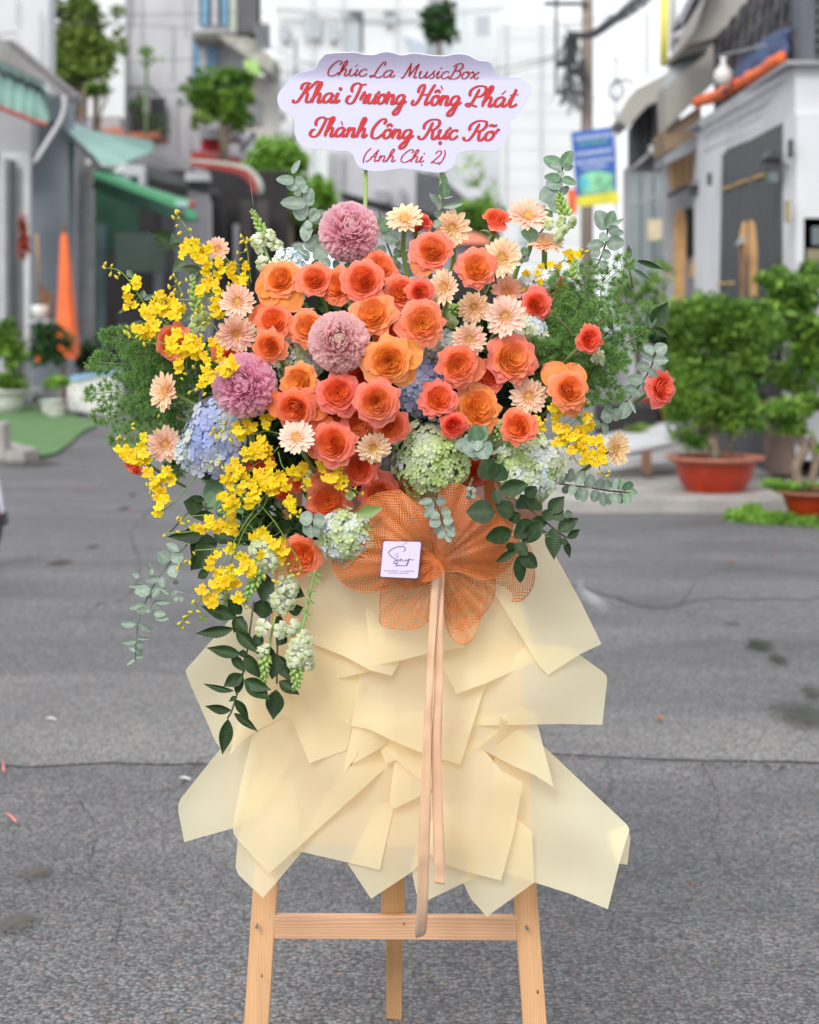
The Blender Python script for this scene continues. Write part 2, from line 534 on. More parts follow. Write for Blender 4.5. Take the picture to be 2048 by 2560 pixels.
def tree(label, base, top, r, crown_blobs, size, dens, mat, seed, group=None, name='tree', cat='tree', limbs=5):
 t = thing(name, base, label, cat, group)
 rnd = random.Random(seed)
 tk = MB()
 mid = (Vector(base) + Vector(top)) / 2 + Vector((r * rnd.uniform(-2, 2), 0, 0))
 tk.tube(spline([base, mid, top], 4), [r * (1 - .05 * i) for i in range(9)], 8)
 for bl in crown_blobs[:limbs]:
  s = Vector(base).lerp(Vector(top), rnd.uniform(.55, .95))
  tk.tube([s, s.lerp(bl[0], .5) + Vector((0, 0, r)), bl[0]], [r * .5, r * .35, r * .15], 5)
 tk.build('trunk', BARK, t, smooth=True)
 foliage('crown', crown_blobs, size, dens, mat, t, seed)
 return t

# ================================================================ BACKGROUND MATERIALS
WALL_W = M('white_plaster', (.60, .61, .64), .85, .1, .8, .2, 20)
WALL_G = M('grey_white_plaster', (.52, .52, .55), .85, .14, .7, .2, 20)
WALL_B = M('bright_white_render', (.72, .74, .74), .8, .05, .3)
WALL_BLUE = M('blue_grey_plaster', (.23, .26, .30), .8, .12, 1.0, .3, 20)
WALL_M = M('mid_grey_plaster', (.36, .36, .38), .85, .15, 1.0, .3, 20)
WALL_D = M('dark_grey_wall', (.10, .105, .115), .8, .2, 1.2)
WALL_K = M('dim_wall_shade', (.028, .026, .027), .9, .3, 1.5)
TAN = M('tan_concrete', (.34, .32, .29), .9, .15, .8, .3, 10)
ZINC = M('zinc_roofing', (.22, .21, .21), .5, .2, 2)
MINT = M('mint_awning_sheet', (.27, .45, .39), .6, .10, 2.2, trans=.25)
MINT2 = M('pale_teal_roof_sheet', (.44, .68, .62), .6, .14, 2.0, trans=.3)
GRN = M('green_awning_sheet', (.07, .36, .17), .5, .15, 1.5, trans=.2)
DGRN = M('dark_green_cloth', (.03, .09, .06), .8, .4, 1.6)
RED = M('red_awning_trim', (.36, .05, .04), .6, .1)
REDB = M('red_banner_cloth', (.55, .04, .06), .7, .1)
ORG = M('orange_cloth', (.85, .17, .05), .8, .12, 4, .3, 20)
TILE = M('terracotta_tile', (.50, .17, .10), .8, .2, 6)
DARKM = M('dark_painted_metal', (.045, .047, .055), .5, .15, 5)
GREYM = M('grey_painted_metal', (.28, .29, .31), .5, .1, 5)
WHITEM = M('white_painted_metal', (.52, .52, .54), .5, .1, 5)
BLUEW = M('blue_shutter_paint', (.20, .42, .62), .6, .1)
GLASS = M('window_glass', (.10, .13, .14), .08, .2, 1.0, spec=.8)
SHOPGL = M('shopfront_glass', (.25, .29, .30), .12, .2, 1.0, spec=.8)
WOOD_T = M('tan_carved_wood', (.50, .29, .12), .7, .2, 5, .3, 30)
WOOD_B = M('brown_wood', (.18, .09, .05), .7, .25, 6, .3, 30)
GOLD = M('gold_paint', (.60, .36, .10), .4, .1)
TERRA = M('red_glazed_pot', (.34, .028, .008), .33, .14, 9, .15, 20, coat=.3)
TERRA_R = M('worn_pot_rim', (.38, .13, .08), .6, .3, 22, .2, 30)
SOIL = M('potting_soil', (.05, .035, .025), .95, .3, 20, .8, 60)
PLAST_W = M('white_plastic', (.72, .71, .68), .45, .10, 8)
BLACKP = M('black_rubber', (.02, .02, .022), .6, .1)
def box_px(mbx, x0, y0, x1, y1, D, th):
 return mbx.slab([(x0, y0), (x1, y0), (x1, y1), (x0, y1)], D, th)
def bpart(parent, name, mat, x0, y0, x1, y1, D, th=.2, **k):
 m_ = MB(); box_px(m_, x0, y0, x1, y1, D, th)
 return m_.build(name, mat, parent, **k)
def ppart(parent, name, mat, pts, D, th=.2, **k):
 m_ = MB(); m_.slab(pts, D, th)
 return m_.build(name, mat, parent, **k)
def tpart(parent, name, mat, pts, D, rpx, n=8, **k):
 q = [P(p[0], p[1], p[2] if len(p) > 2 else D) for p in pts]
 m_ = MB(); m_.tube(spline(q, 4) if len(q) > 2 else q, rpx * mpp(D), n)
 return m_.build(name, mat, parent, smooth=True, **k)
def gbase(px, D):
 v = P(px, 1000, D); v.z = 0
 return v

# ---------------------------------------------------------------- left side, near to far
h = thing('house', gbase(40, 26.5), 'white street house at the far left with grey eave, mint awning and louvred shutter', 'house')
bpart(h, 'wall', WALL_W, -900, -700, 122, 232, 26.6, .5)
bpart(h, 'wall', WALL_M, -900, 232, 78, 380, 26.8, .5)
bpart(h, 'wall', WALL_BLUE, 78, 232, 172, 968, 27.6, .5)
bpart(h, 'wall', WALL_M, -900, 380, 0, 1010, 27.0, .5)
bpart(h, 'plinth', WALL_BLUE, -900, 985, 70, 1012, 26.9, .3)
e = ppart(h, 'eave', ZINC, [(-60, 62), (0, 97), (24, 101), (190, 238), (190, 252), (150, 238), (110, 206), (0, 150), (-60, 118)], 24.6, .6)
for i in range(24):
 t_ = i / 23
 x_, y_ = 26 + 162 * t_, 103 + 136 * t_
 a_ = P(x_, y_, 24.55)
 m_ = MB(); m_.tube([a_, a_ + Vector((0, .6, .01))], .032, 5); m_.build('corrugation_rib', ZINC, h, smooth=True)
aw = thing('awning', P(60, 300, 25), 'curved mint green ribbed awning with a red hem on the far left house', 'awning')
prof = [(-70, 132), (0, 152), (81, 190), (108, 214), (120, 248)]
bot = [(-70, 238), (0, 264), (81, 296), (105, 304), (118, 307)]
mm = MB(); mt = spline(prof, 6); mbq = spline(bot, 6)
top_ = [P(p[0], p[1], 25.6) for p in mt]; mid_ = [P(p[0] * .5 + q[0] * .5, p[1] * .6 + q[1] * .4, 24.7) for p, q in zip(mt, mbq)]; low_ = [P(p[0], p[1], 24.2) for p in mbq]
n_ = len(top_)
mm.add(top_ + mid_ + low_, [(i, i + 1, n_ + i + 1, n_ + i) for i in range(n_ - 1)] + [(n_ + i, n_ + i + 1, 2 * n_ + i + 1, 2 * n_ + i) for i in range(n_ - 1)])
o = mm.build('canopy_sheet', MINT, aw, smooth=True); md = o.modifiers.new('s', 'SOLIDIFY'); md.thickness = .03
for i in range(0, n_, 2):
 m_ = MB(); m_.tube([top_[i], mid_[i], low_[i]], .03, 5); m_.build('rib', MINT, aw, smooth=True)
m_ = MB(); m_.tube([v + Vector((0, -.02, -.03)) for v in low_], .03, 6); m_.build('hem', RED, aw, smooth=True)
# louvred shutter
sh = thing('shutter', gbase(30, 26.4), 'white louvred metal shutter in two columns beside the blue grey wall', 'shutter')
bpart(sh, 'panel', WHITEM, 0, 380, 66, 985, 26.5, .1)
for cx0, cx1, y0_, y1_ in ((8, 20, 395, 985), (42, 56, 650, 985)):
 for yy in range(y0_, y1_, 13):
  bpart(sh, 'slat', GREYM, cx0, yy, cx1, yy + 6, 26.42, .06)
bpart(sh, 'post', DARKM, 25, 400, 37, 990, 26.3, .1)
bpart(sh, 'post', WHITEM, 60, 380, 74, 1000, 26.2, .15)
tagp(tpart(None, 'drain_pipe', WHITEM, [(158, 240), (162, 262), (152, 300), (122, 350), (86, 408)], 24, 6), 'pale bent plastic pipe hanging down below the eave corner', 'pipe')
# hanging dried bundle
REDBR = FM('dried_red_bundle', (.25, .04, .02), (.6, .12, .05))
tagp(foliage('dried_bundle', blobpx(58, 600, 16, 50, 25.4, 9, 5), .05, 1.2, REDBR, None, 5), 'rust red dried bundle hanging beside the left shutter', 'decoration')
# folded orange parasol
pr = thing('parasol', gbase(160, 25.5), 'folded orange parasol standing against the blue grey wall', 'parasol')
mm = MB(); c0 = P(160, 575, 25.5); k = mpp(25.5)
mm2 = []
for (yy, r_) in ((0, 2), (20, 9), (90, 14), (180, 20), (260, 26), (300, 28), (318, 20)):
 mm2.append((r_ * k, -yy * k))
mm.lathe(c0, mm2, 14)
for i, v in enumerate(mm.v):
 a = math.atan2(v.y - c0.y, v.x - c0.x)
 f_ = 1 + .22 * math.sin(a * 5)
 v.x = c0.x + (v.x - c0.x) * f_; v.y = c0.y + (v.y - c0.y) * f_
mm.build('canopy', ORG, pr, smooth=True)
m_ = MB(); m_.tube([P(160, 560, 25.5), gbase(160, 25.5)], .03, 6); m_.build('pole', WOOD_B, pr)
br = thing('broom', gbase(100, 26), 'brown long-handled broom leaning on the blue grey wall', 'broom')
tpart(br, 'handle', WOOD_T, [(92, 585), (98, 720)], 26, 3)
ppart(br, 'broom_head', WOOD_B, [(94, 705), (132, 740), (130, 800), (96, 770)], 26, .1)
# small pots and plants at the left house
pt = thing('plant_pot', P(98, 800, 25.8), 'white round pot standing on the white ledge beside the broom', 'pot')
mm = MB(); mm.lathe(P(100, 797, 25.7), [(.02, 0), (.09, 0), (.12, .1), (.13, .2), (.12, .2), (.1, .12)], 16); mm.build('bowl', PLAST_W, pt, smooth=True)
bpart(pt, 'bracket', WHITEM, 70, 800, 128, 806, 25.6, .3)
def potted(label, px, base_py, D, blobs, mat, size, dens, potmat, pw, ph, seed, cat='plant', group=None, name='potted_plant'):
 b = G(px, base_py); 
 if D: b = gbase(px, D)
 t = thing(name, b, label, cat, group)
 k = mpp(b.y - CAM_Y)
 mm = MB(); rr = pw * k / 2; hh = ph * k
 mm.lathe(b, [(0, .01), (rr * .7, 0), (rr * .85, hh * .5), (rr, hh), (rr * 1.06, hh), (rr * 1.06, hh * .93), (rr * .92, hh * .9), (0, hh * .88)], 16)
 mm.build('pot', potmat, t, smooth=True)
 foliage('leaves', blobs, size, dens, mat, t, seed)
 return t
potted('bright green leafy plant in a white planter at the left edge', 12, 1035, 25.6, blobpx(18, 850, 45, 60, 25.6, 10, 3) + blobpx(15, 955, 50, 22, 25.6, 6, 4), F_MID, .09, 1.0, PLAST_W, 110, 60, 31)
potted('dark bushy potted shrub with a few orange blossoms before the parasol', 130, 985, 25, blobpx(128, 868, 46, 58, 25, 12, 8) , F_DARK, .07, 1.3, PLAST_W, 60, 40, 32)
OB = M('orange_blossom', (.85, .16, .03), .6, .1)
for i, (x, y, s) in enumerate(((148, 840, 7), (150, 872, 7), (165, 885, 12), (178, 893, 8), (93, 900, 7))):
 c = P(x, y, 24.4); m_ = MB()
 for a in range(7):
  d = Vector((math.cos(a * .9), -.4, math.sin(a * .9))) * s * mpp(24.4)
  m_.add([c, c + d + Vector((0, 0, .01)), c + d * .8 + Vector((.03, 0, .03))], [(0, 1, 2)])
 tagp(m_.build('orange_blossom', OB), ('topmost', 'second highest', 'largest', 'rightmost', 'leftmost')[i] + ' small orange blossom cluster on the dark shrub by the parasol', 'flower', 'orange blossoms on the dark shrub')
potted('low grassy green plant between white sacks and the cooler cart', 140, 985, 24.5, blobpx(140, 955, 34, 18, 24.3, 8, 9), F_LIME, .07, 1.3, PLAST_W, 50, 30, 33)
potted('sparse dull green shrub behind the cooler cart', 215, 985, 29, blobpx(215, 890, 46, 40, 29, 12, 10), F_DARK, .08, .6, WALL_BLUE, 50, 40, 34)
bg1 = thing('sack', G(90, 1002), 'small rounded white sack on the pavement by the shutter', 'sack')
mm = MB(); mm.lathe(G(88, 1003), [(.0, 0), (.12, .01), (.16, .1), (.14, .2), (.06, .25), (0, .26)], 14); mm.build('body', PLAST_W, bg1, smooth=True)
bx = thing('box', G(135, 1000), 'white crate with a green and orange band left of the cooler cart', 'crate')
ppart(bx, 'body', PLAST_W, [(108, 955), (135, 952), (162, 975), (164, 1012), (104, 1000)], Dg(1006), .5)
ppart(bx, 'band', M('teal_band', (.03, .38, .22), .5), [(101, 992), (166, 1008), (166, 1020), (101, 1002)], Dg(1006) - .02, .52)
ppart(bx, 'trim', ORG, [(100, 1002.5), (166, 1021), (166, 1026), (100, 1008)], Dg(1006) - .01, .5)
ck = thing('cooler_cart', G(225, 1042), 'off white cooler cart with sloping blue lid parked beside the turf mat', 'cart')
Dk = Dg(1040)
ppart(ck, 'body', PLAST_W, [(170, 950), (178, 948), (285, 928), (290, 1030), (282, 1040), (230, 1037), (176, 1026), (169, 1018)], Dk, .8, bevel=.02)
ppart(ck, 'lid', M('light_blue_lid', (.30, .52, .78), .4, .2, 3), [(172, 946), (180, 940), (258, 928), (284, 922), (286, 932), (180, 952)], Dk - .05, .9)
for x, y in ((182, 974), (178, 993), (205, 998), (190, 1012), (178, 1008)):
 ppart(ck, 'dark_mark', M('faded_green_mark', (.2, .28, .24), .7), [(x - 3, y - 4), (x + 3, y - 4), (x + 3, y + 4), (x - 3, y + 4)], Dk - .004, .01)
for x in (198, 262):
 m_ = MB(); c = P(x, 1044, Dk + .2); m_.tube([c, c + Vector((.1, 0, 0))], .09, 12); m_.build('wheel', BLACKP, ck)
tf = sheet('turf_mat', [(-60, 1022), (70, 1003), (120, 1012), (180, 1036), (245, 1062), (206, 1078), (170, 1112), (140, 1132), (105, 1140), (75, 1134), (30, 1118), (-60, 1100)], .03,
 M('artificial_turf', (.10, .20, .07), .9, .16, 3, .6, 90))
kb = MB(); kb.prism([G(-40, 1110), G(75, 1141), G(96, 1148), G(60, 1153), G(-40, 1150)], [v + Vector((0, 0, .1)) for v in (G(-40, 1110), G(75, 1141), G(96, 1148), G(60, 1153), G(-40, 1150))])
tagp(kb.build('kerb', CONC), kind='structure')
cb = MB(); b0 = G(2, 1152); cb.box(b0.x - .25, b0.x + .04, b0.y, b0.y + .3, 0, .38)
tagp(cb.build('concrete_block', CONC, bevel=.015), 'small grey concrete block at the left edge before the turf mat', 'block')
# scooter mostly outside the frame: wheel, mudguard, leg shield
scx = G(-66, 1425)
st = thing('scooter', scx, 'parked scooter of which only wheel and fairing enter at the left edge', 'scooter')
k = mpp(Dg(1425))
tor = MB(); 
cw = scx + Vector((0, 0, .26))
for i in range(28):
 a0 = 2 * PI * i / 28
 for j in range(8):
  b_ = 2 * PI * j / 8
  rr = .225 + .04 * math.cos(b_)
  tor.v.append(cw + Vector((rr * math.cos(a0) * .35 + .04 * math.sin(b_), rr * math.cos(a0) * .93, rr * math.sin(a0))))
tor.f = [(i * 8 + j, i * 8 + (j + 1) % 8, ((i + 1) % 28) * 8 + (j + 1) % 8, ((i + 1) % 28) * 8 + j) for i in range(28) for j in range(8)]
tor.build('tyre', BLACKP, st, smooth=True)
ppart(st, 'mudguard', DARKM, [(-60, 1270), (-20, 1262), (8, 1282), (13, 1312), (6, 1318), (-20, 1330), (-60, 1330)], Dg(1425), .1, bevel=.01)
ppart(st, 'leg_shield', M('white_fairing', (.6, .6, .66), .25, .03), [(-60, 1180), (-6, 1200), (2, 1240), (8, 1284), (-10, 1290), (-60, 1270)], Dg(1425) - .02, .06, bevel=.01)
ppart(st, 'body_panel', M('maroon_fairing', (.12, .02, .03), .3), [(-60, 1240), (-5, 1250), (3, 1290), (-10, 1320), (-60, 1330)], Dg(1425) - .03, .05, bevel=.01)

# house 2 : grey posts, green canvas stall
h2 = thing('shop_stall', gbase(280, 34), 'dark open shop front with green canvas sides behind the orchid sprays', 'shop')
bpart(h2, 'wall', WALL_K, 172, 430, 560, 985, 36.5, .5)  # near-black colour stands for the unlit shop interior
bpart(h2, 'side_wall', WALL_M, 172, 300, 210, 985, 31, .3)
bpart(h2, 'post', WALL_G, 176, 390, 184, 985, 30.6, .3)
bpart(h2, 'post', M('weathered_grey_post', (.36, .34, .33), .8, .3, 4), 196, 410, 228, 985, 30.2, .3)
bpart(h2, 'post', GREYM, 205, 450, 215, 985, 29.9, .2)
bpart(h2, 'canvas_side', DGRN, 228, 440, 345, 620, 33, .1)
bpart(h2, 'canvas_side', M('teal_grey_canvas', (.13, .19, .19), .8, .3, 2), 238, 560, 262, 985, 32.5, .1)
bpart(h2, 'panel', M('grey_green_panel', (.13, .18, .15), .7, .12, 2), 288, 582, 412, 680, 32, .1)
bpart(h2, 'pillar', WALL_D, 405, 500, 440, 985, 33, .4)
bpart(h2, 'counter', WALL_D, 290, 780, 560, 985, 33.5, .5)
bpart(h2, 'white_frame', WALL_M, 385, 680, 405, 800, 32.5, .1)
bpart(h2, 'tall_panel', WALL_G, 452, 500, 522, 985, 32, .5)
mi = thing('metal_door', gbase(480, 32.2), 'pale grey panel door behind the yellow orchids', 'door')
bpart(mi, 'panel', M('dull_grey_door', (.24, .24, .26), .7, .08, 1), 440, 492, 524, 985, 31.6, .1)
# teal roof sheet, green awning, dark roof, red arched awning
o = ppart(None, 'roof_sheet', MINT2, [(122, 280, 29), (227, 325, 29), (381, 352, 31), (383, 377, 31), (292, 414, 28), (252, 410, 27.5), (227, 380, 27.5), (160, 320, 27.5), (122, 294, 27.5)], 29, .08)
tagp(o, 'faded teal corrugated roof sheet sloping out over the stall', 'roof')
o = ppart(None, 'roof_edge', DARKM, [(150, 318, 27.4), (227, 383, 27.4), (252, 414, 27.4), (292, 417, 27.9), (280, 425, 27.6), (245, 424, 27.3), (215, 392, 27.3)], 27.5, .1)
tagp(o, 'dark underside beam along the teal roof sheet', 'beam')
ga = thing('awning', P(350, 470, 27), 'bright green sloping awning with a pale tip above the stall', 'awning')
ppart(ga, 'canopy_sheet', GRN, [(231, 428, 27), (262, 424, 28), (330, 455, 28), (483, 503, 28), (480, 518, 27), (440, 520, 27), (330, 478, 27), (240, 442, 27)], 27, .1)
ppart(ga, 'canopy_top', MINT2, [(240, 424, 28.2), (285, 426, 29), (330, 452, 28.4), (300, 447, 28.2)], 28, .08)
ppart(ga, 'pale_tip', MINT2, [(440, 500), (474, 504), (473, 518), (438, 514)], 26.9, .08)
m_ = MB(); c = P(480, 511, 26.8); m_.lathe(c - Vector((0, 0, .05)), [(0, 0), (.05, .01), (.06, .05), (.05, .09), (0, .1)], 10); m_.build('end_cap', RED, ga, smooth=True)
tagp(ppart(None, 'drain_hopper', GRN, [(462, 524), (480, 520), (492, 538), (484, 548), (466, 542)], 26.7, .1), 'small green hanging tag below the tip of the green awning', 'tag')
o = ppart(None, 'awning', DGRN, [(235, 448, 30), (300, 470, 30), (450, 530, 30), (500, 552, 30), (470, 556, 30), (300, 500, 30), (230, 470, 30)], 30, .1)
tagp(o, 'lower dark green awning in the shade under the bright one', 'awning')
bh = thing('house', gbase(430, 40), 'low dark house with a dark tiled roof and black doorways behind the orchids', 'house')
ppart(bh, 'roof', WALL_D, [(330, 405), (362, 408), (545, 473), (540, 486), (500, 478), (345, 440)], 35, .8)
bpart(bh, 'wall', WALL_K, 345, 425, 720, 985, 38, .4)  # shade of the dark rooms behind the doorways, put into the wall colour
bpart(bh, 'wall', WALL_W, 310, 412, 358, 462, 34.5, .5)
bpart(bh, 'wall', WALL_G, 470, 465, 520, 985, 36, .4)
bpart(bh, 'door_frame', WALL_M, 583, 560, 596, 700, 37, .2)
for x0, x1 in ((525, 560), (600, 628), (640, 670)):
 bpart(bh, 'door_board', M('dark_brown_door', (.06, .05, .05), .7, .3, 3), x0, 500, x1, 985, 37.4, .1)
bpart(bh, 'lintel', WALL_G, 463, 430, 520, 452, 34.8, .5)
ra = thing('awning', P(560, 440, 34), 'arched red edged awning hanging over the dark doorway', 'awning')
q0 = spline([(475, 405), (560, 412), (620, 428), (642, 462), (640, 482)], 5)
q1 = spline([(480, 418), (556, 426), (606, 441), (626, 464), (629, 480)], 5)
ppart(ra, 'edge', RED, [(p[0], p[1]) for p in q0] + [(p[0], p[1]) for p in reversed(q1)], 33.4, .3)
q2 = spline([(478, 398), (562, 404), (625, 418), (650, 455), (648, 478)], 5)
ppart(ra, 'canopy_top', M('pale_green_canopy', (.55, .62, .55), .6), [(p[0], p[1]) for p in q2] + [(p[0], p[1]) for p in reversed(q0)], 33.6, .8)

# tall white houses of the left row
h3 = thing('house', gbase(285, 52), 'bright white narrow house wall behind the tall trees', 'house')
bpart(h3, 'wall', WALL_B, 205, -700, 318, 420, 54, .5)
ppart(h3, 'low_roof', TILE, [(218, 326), (300, 318), (318, 345), (230, 350)], 50, 2)
bpart(h3, 'low_wall', WALL_M, 200, 290, 300, 330, 51, 1)
h4 = thing('house', gbase(400, 46), 'tall plain grey white tower house with dark caged balcony', 'house')
bpart(h4, 'wall', WALL_G, 316, -700, 478, 985, 46, .5)
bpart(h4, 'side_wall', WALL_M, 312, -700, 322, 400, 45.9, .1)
bpart(h4, 'balcony_floor', TILE, 318, 330, 400, 345, 44, 1.4)
for i in range(7):
 x = 322 + i * 14
 bpart(h4, 'balcony_bar', DARKM, x, 215 + max(0, i - 4) * 12, x + 3, 335 + i * 3, 44, .06)
tpart(h4, 'balcony_rail', DARKM, [(318, 219), (372, 219), (380, 222), (414, 278), (414, 350)], 44, 2.5)
tpart(h4, 'balcony_rail', DARKM, [(318, 275), (360, 275), (414, 320)], 44, 2)
bpart(h4, 'window', WALL_K, 330, 245, 412, 330, 45.6, .2)
bpart(h4, 'pipe', WHITEM, 360, 235, 373, 283, 43.6, .1)
potted('mixed green potted plants inside the caged balcony', 345, 1000, 44.2, blobpx(348, 270, 24, 32, 44.2, 8, 21) + blobpx(395, 320, 22, 30, 44.2, 6, 22), F_MID, .12, .8, TILE, 40, 30, 35)
c_ = thing('cactus_tree', P(365, 345, 44.5), 'thin forked cactus like plant rising before the tower house wall', 'plant')
GS = M('green_stem', (.12, .2, .08), .7, .2)
tpart(c_, 'stem', GS, [(365, 340), (366, 250), (366, 170), (362, 155)], 43.5, 4)
for q in ([(366, 170), (378, 155), (392, 145)], [(366, 165), (366, 130), (367, 112)], [(364, 170), (352, 150)]):
 tpart(c_, 'branch', GS, q, 43.5, 3.5)
foliage('leaves', blobpx(366, 128, 16, 20, 43.5, 4, 23) + blobpx(400, 148, 16, 6, 43.5, 2, 24), .12, .6, F_MID, c_, 24)
h5 = thing('house', gbase(540, 50), 'pale house with blue window shutters, grey balcony roof and red banner', 'house')
bpart(h5, 'wall', WALL_W, 478, -700, 590, 84, 52, .5)
bpart(h5, 'upper_wall', M('pale_lime_wall', (.62, .68, .55), .8), 575, -700, 592, 84, 51.8, .4)
bpart(h5, 'window', GLASS, 498, -60, 572, 60, 51.9, .1)
for x in (505, 530, 555):
 bpart(h5, 'curtain', BLUEW if x != 530 else WALL_W, x, -60, x + 14, 62, 51.85, .05)
bpart(h5, 'balcony_slab', M('stained_concrete', (.35, .34, .30), .9, .3, 2), 480, 80, 625, 96, 49, 3)
bpart(h5, 'wall', WALL_G, 478, 96, 640, 420, 50.5, .4)
for x0 in (482, 500, 520):
 bpart(h5, 'shutter', BLUEW if x0 != 500 else WALL_W, x0, 88, x0 + 18, 204, 50.3, .15)
ppart(h5, 'sloping_roof', M('mossy_sheet_roof', (.38, .37, .33), .9, .3, 3), [(545, 88), (620, 92), (690, 150), (676, 182), (600, 130)], 47, 2)
bpart(h5, 'upper_balcony', WALL_K, 590, -100, 645, 82, 48.5, 1)
for x in range(592, 645, 9):
 bpart(h5, 'balcony_bar', WALL_M, x, -100, x + 3, 82, 48.2, .06)
ppart(h5, 'green_trim', M('lime_trim', (.4, .62, .2), .7), [(608, 150), (645, 150), (650, 190), (615, 180)], 46.9, .2)
bpart(h5, 'side_wall', M('cream_wall', (.62, .60, .55), .85, .12, 1), 608, 190, 700, 420, 49, .4)
bpart(h5, 'dark_opening', WALL_M, 622, 250, 655, 310, 48.9, .1)
bpart(h5, 'rail', WHITEM, 478, 312, 560, 320, 46, .1)
for x in range(480, 560, 12):
 bpart(h5, 'rail_bar', WHITEM, x, 270, x + 4, 372, 46, .06)
ppart(h5, 'banner', REDB, [(503, 340), (566, 350), (572, 386), (503, 378)], 45.8, .06)
bpart(h5, 'canopy', WALL_G, 500, 322, 600, 345, 45, 1.5)
ppart(h5, 'lower_roof', RED, [(478, 375), (600, 395), (600, 408), (478, 404)], 45, 1)
bpart(h5, 'wall', WALL_G, 570, 330, 640, 400, 47, .5)
for x, y in ((590, 335), (612, 345), (600, 360), (625, 330)):
 bpart(h5, 'dark_opening', WALL_D, x, y, x + 12, y + 14, 46.9, .1)

for (x, y, D_, lab) in ((262, 396, 44, 'left'), (452, 262, 45, 'middle'), (700, 300, 50, 'right')):
 a_ = thing('air_conditioner', P(x, y, D_), 'white outdoor air conditioner box, %s one of the far house walls' % lab, 'air conditioner')
 bpart(a_, 'casing', WALL_W, x - 14, y - 20, x + 14, y, D_ - .4, .35); bpart(a_, 'fan_grille', WALL_D, x - 9, y - 16, x + 4, y - 4, D_ - .42, .02)
STN = M('weather_stain', (.42, .41, .39), .9, .3, 2)
for i, (x, y0, y1, D_) in enumerate(((330, -20, 60, 45.9), (352, -20, 120, 45.9), (430, 60, 200, 45.9), (462, -20, 90, 45.9), (440, 250, 380, 45.9), (100, 30, 150, 26.5), (40, -10, 60, 26.5), (230, 40, 200, 53.9), (260, 120, 260, 53.9))):
 tagp(bpart(None, 'rain_streak', STN, x, y0, x + 3, y1, D_, .02), kind='structure')
wg = thing('window_grille', P(660, 90, 47), 'grey window with cage grille on the house left of the white building', 'window')
bpart(wg, 'pane', GLASS, 640, 60, 676, 120, 47.2, .1)
for i in range(5): bpart(wg, 'bar', WALL_M, 640 + i * 8, 56, 642 + i * 8, 124, 47, .05)
tree('leafy balcony plants with trailing stems right of the blue shutters', P(610, 260, 45), P(612, 230, 45), .04, blobpx(615, 235, 30, 26, 45, 6, 116) + blobpx(500, 300, 30, 24, 43, 6, 117), .1, 1, F_YEL, 118, name='balcony_plant', cat='plant')
tree('green climber over the low roofs left of the lime tree', gbase(600, 42), P(600, 420, 42), .06, blobpx(600, 470, 60, 40, 42, 9, 119), .12, .9, F_DARK, 120, name='climber', cat='plant')
# trees of the left row
tree('tall yellow green tree with airy crown behind the mint awning', gbase(205, 44), P(215, 120, 44), .16, blobpx(160, 60, 40, 110, 44, 12, 41) + blobpx(205, 50, 55, 80, 44, 16, 42) + blobpx(215, 150, 70, 60, 44, 16, 43) + blobpx(170, 190, 40, 60, 44, 10, 44) + blobpx(290, 50, 24, 40, 44, 5, 45) + blobpx(300, 120, 22, 26, 44, 4, 46), .13, .95, F_YEL, 47, limbs=10)
tree('thin drooping palm like tree left of the tower house', gbase(242, 45), P(240, 220, 45), .08, blobpx(245, 225, 38, 18, 43, 8, 48), .12, .8, F_YEL, 49)
tree('dense balcony tree with rounded dark green crown beside blue shutters', gbase(560, 44), P(555, 260, 44), .12, blobpx(545, 235, 65, 60, 44, 18, 51) + blobpx(590, 190, 45, 30, 44, 8, 52) + blobpx(600, 290, 35, 40, 44, 7, 53), .14, 1.1, F_MID, 54)
tree('bright lime green tree seen under the left end of the message board', gbase(720, 40), P(720, 470, 40), .14, blobpx(700, 440, 80, 80, 40, 20, 55) + blobpx(780, 500, 60, 60, 40, 14, 56) + blobpx(660, 400, 40, 40, 40, 8, 57), .14, 1.15, F_LIME, 58)
tree('dark shrubby tree in the shade behind the tall snapdragon', gbase(690, 42), P(690, 560, 42), .14, blobpx(690, 560, 80, 60, 41.5, 16, 59) + blobpx(800, 580, 50, 40, 41.5, 8, 60), .14, 1.1, F_DARK, 61)

# centre: the large white building and low houses
cw_ = thing('apartment_building', gbase(1050, 66), 'large blank bright white building filling the centre background', 'building')
bpart(cw_, 'wall', WALL_B, 690, -700, 1070, 560, 68, 1)
bpart(cw_, 'wall', M('cool_white_shade_render', (.70, .74, .75), .8, .04, .3), 1070, -700, 1258, 560, 70, 1)  # bluish shade right of the corner is put into the render colour
bpart(cw_, 'wall', WALL_B, 1250, 60, 1460, 660, 64, 1)
for x0, y0, x1, y1 in ((866, 28, 908, 132), (736, 98, 742, 420)):
 w_ = bpart(cw_, 'window' if x0 > 800 else 'drain_pipe', GLASS if x0 > 800 else GREYM, x0, y0, x1, y1, 67.95, .1)
ppart(cw_, 'window_panel', M('grey_window_panel', (.45, .5, .53), .6), [(864, 24), (900, 60), (900, 136), (864, 136)], 67.9, .04)
ppart(cw_, 'shaded_return', M('bluish_shade_render', (.46, .53, .60), .8), [(1010, 88), (1068, 110), (1068, 150), (1030, 140)], 67.8, .1)  # shade on the return face painted as a bluish tone
for yy in range(-20, 560, 46):
 bpart(cw_, 'panel_joint', M('joint_line', (.64, .67, .68), .8), 1262, yy + 70, 1456, yy + 71, 63.98, .02)
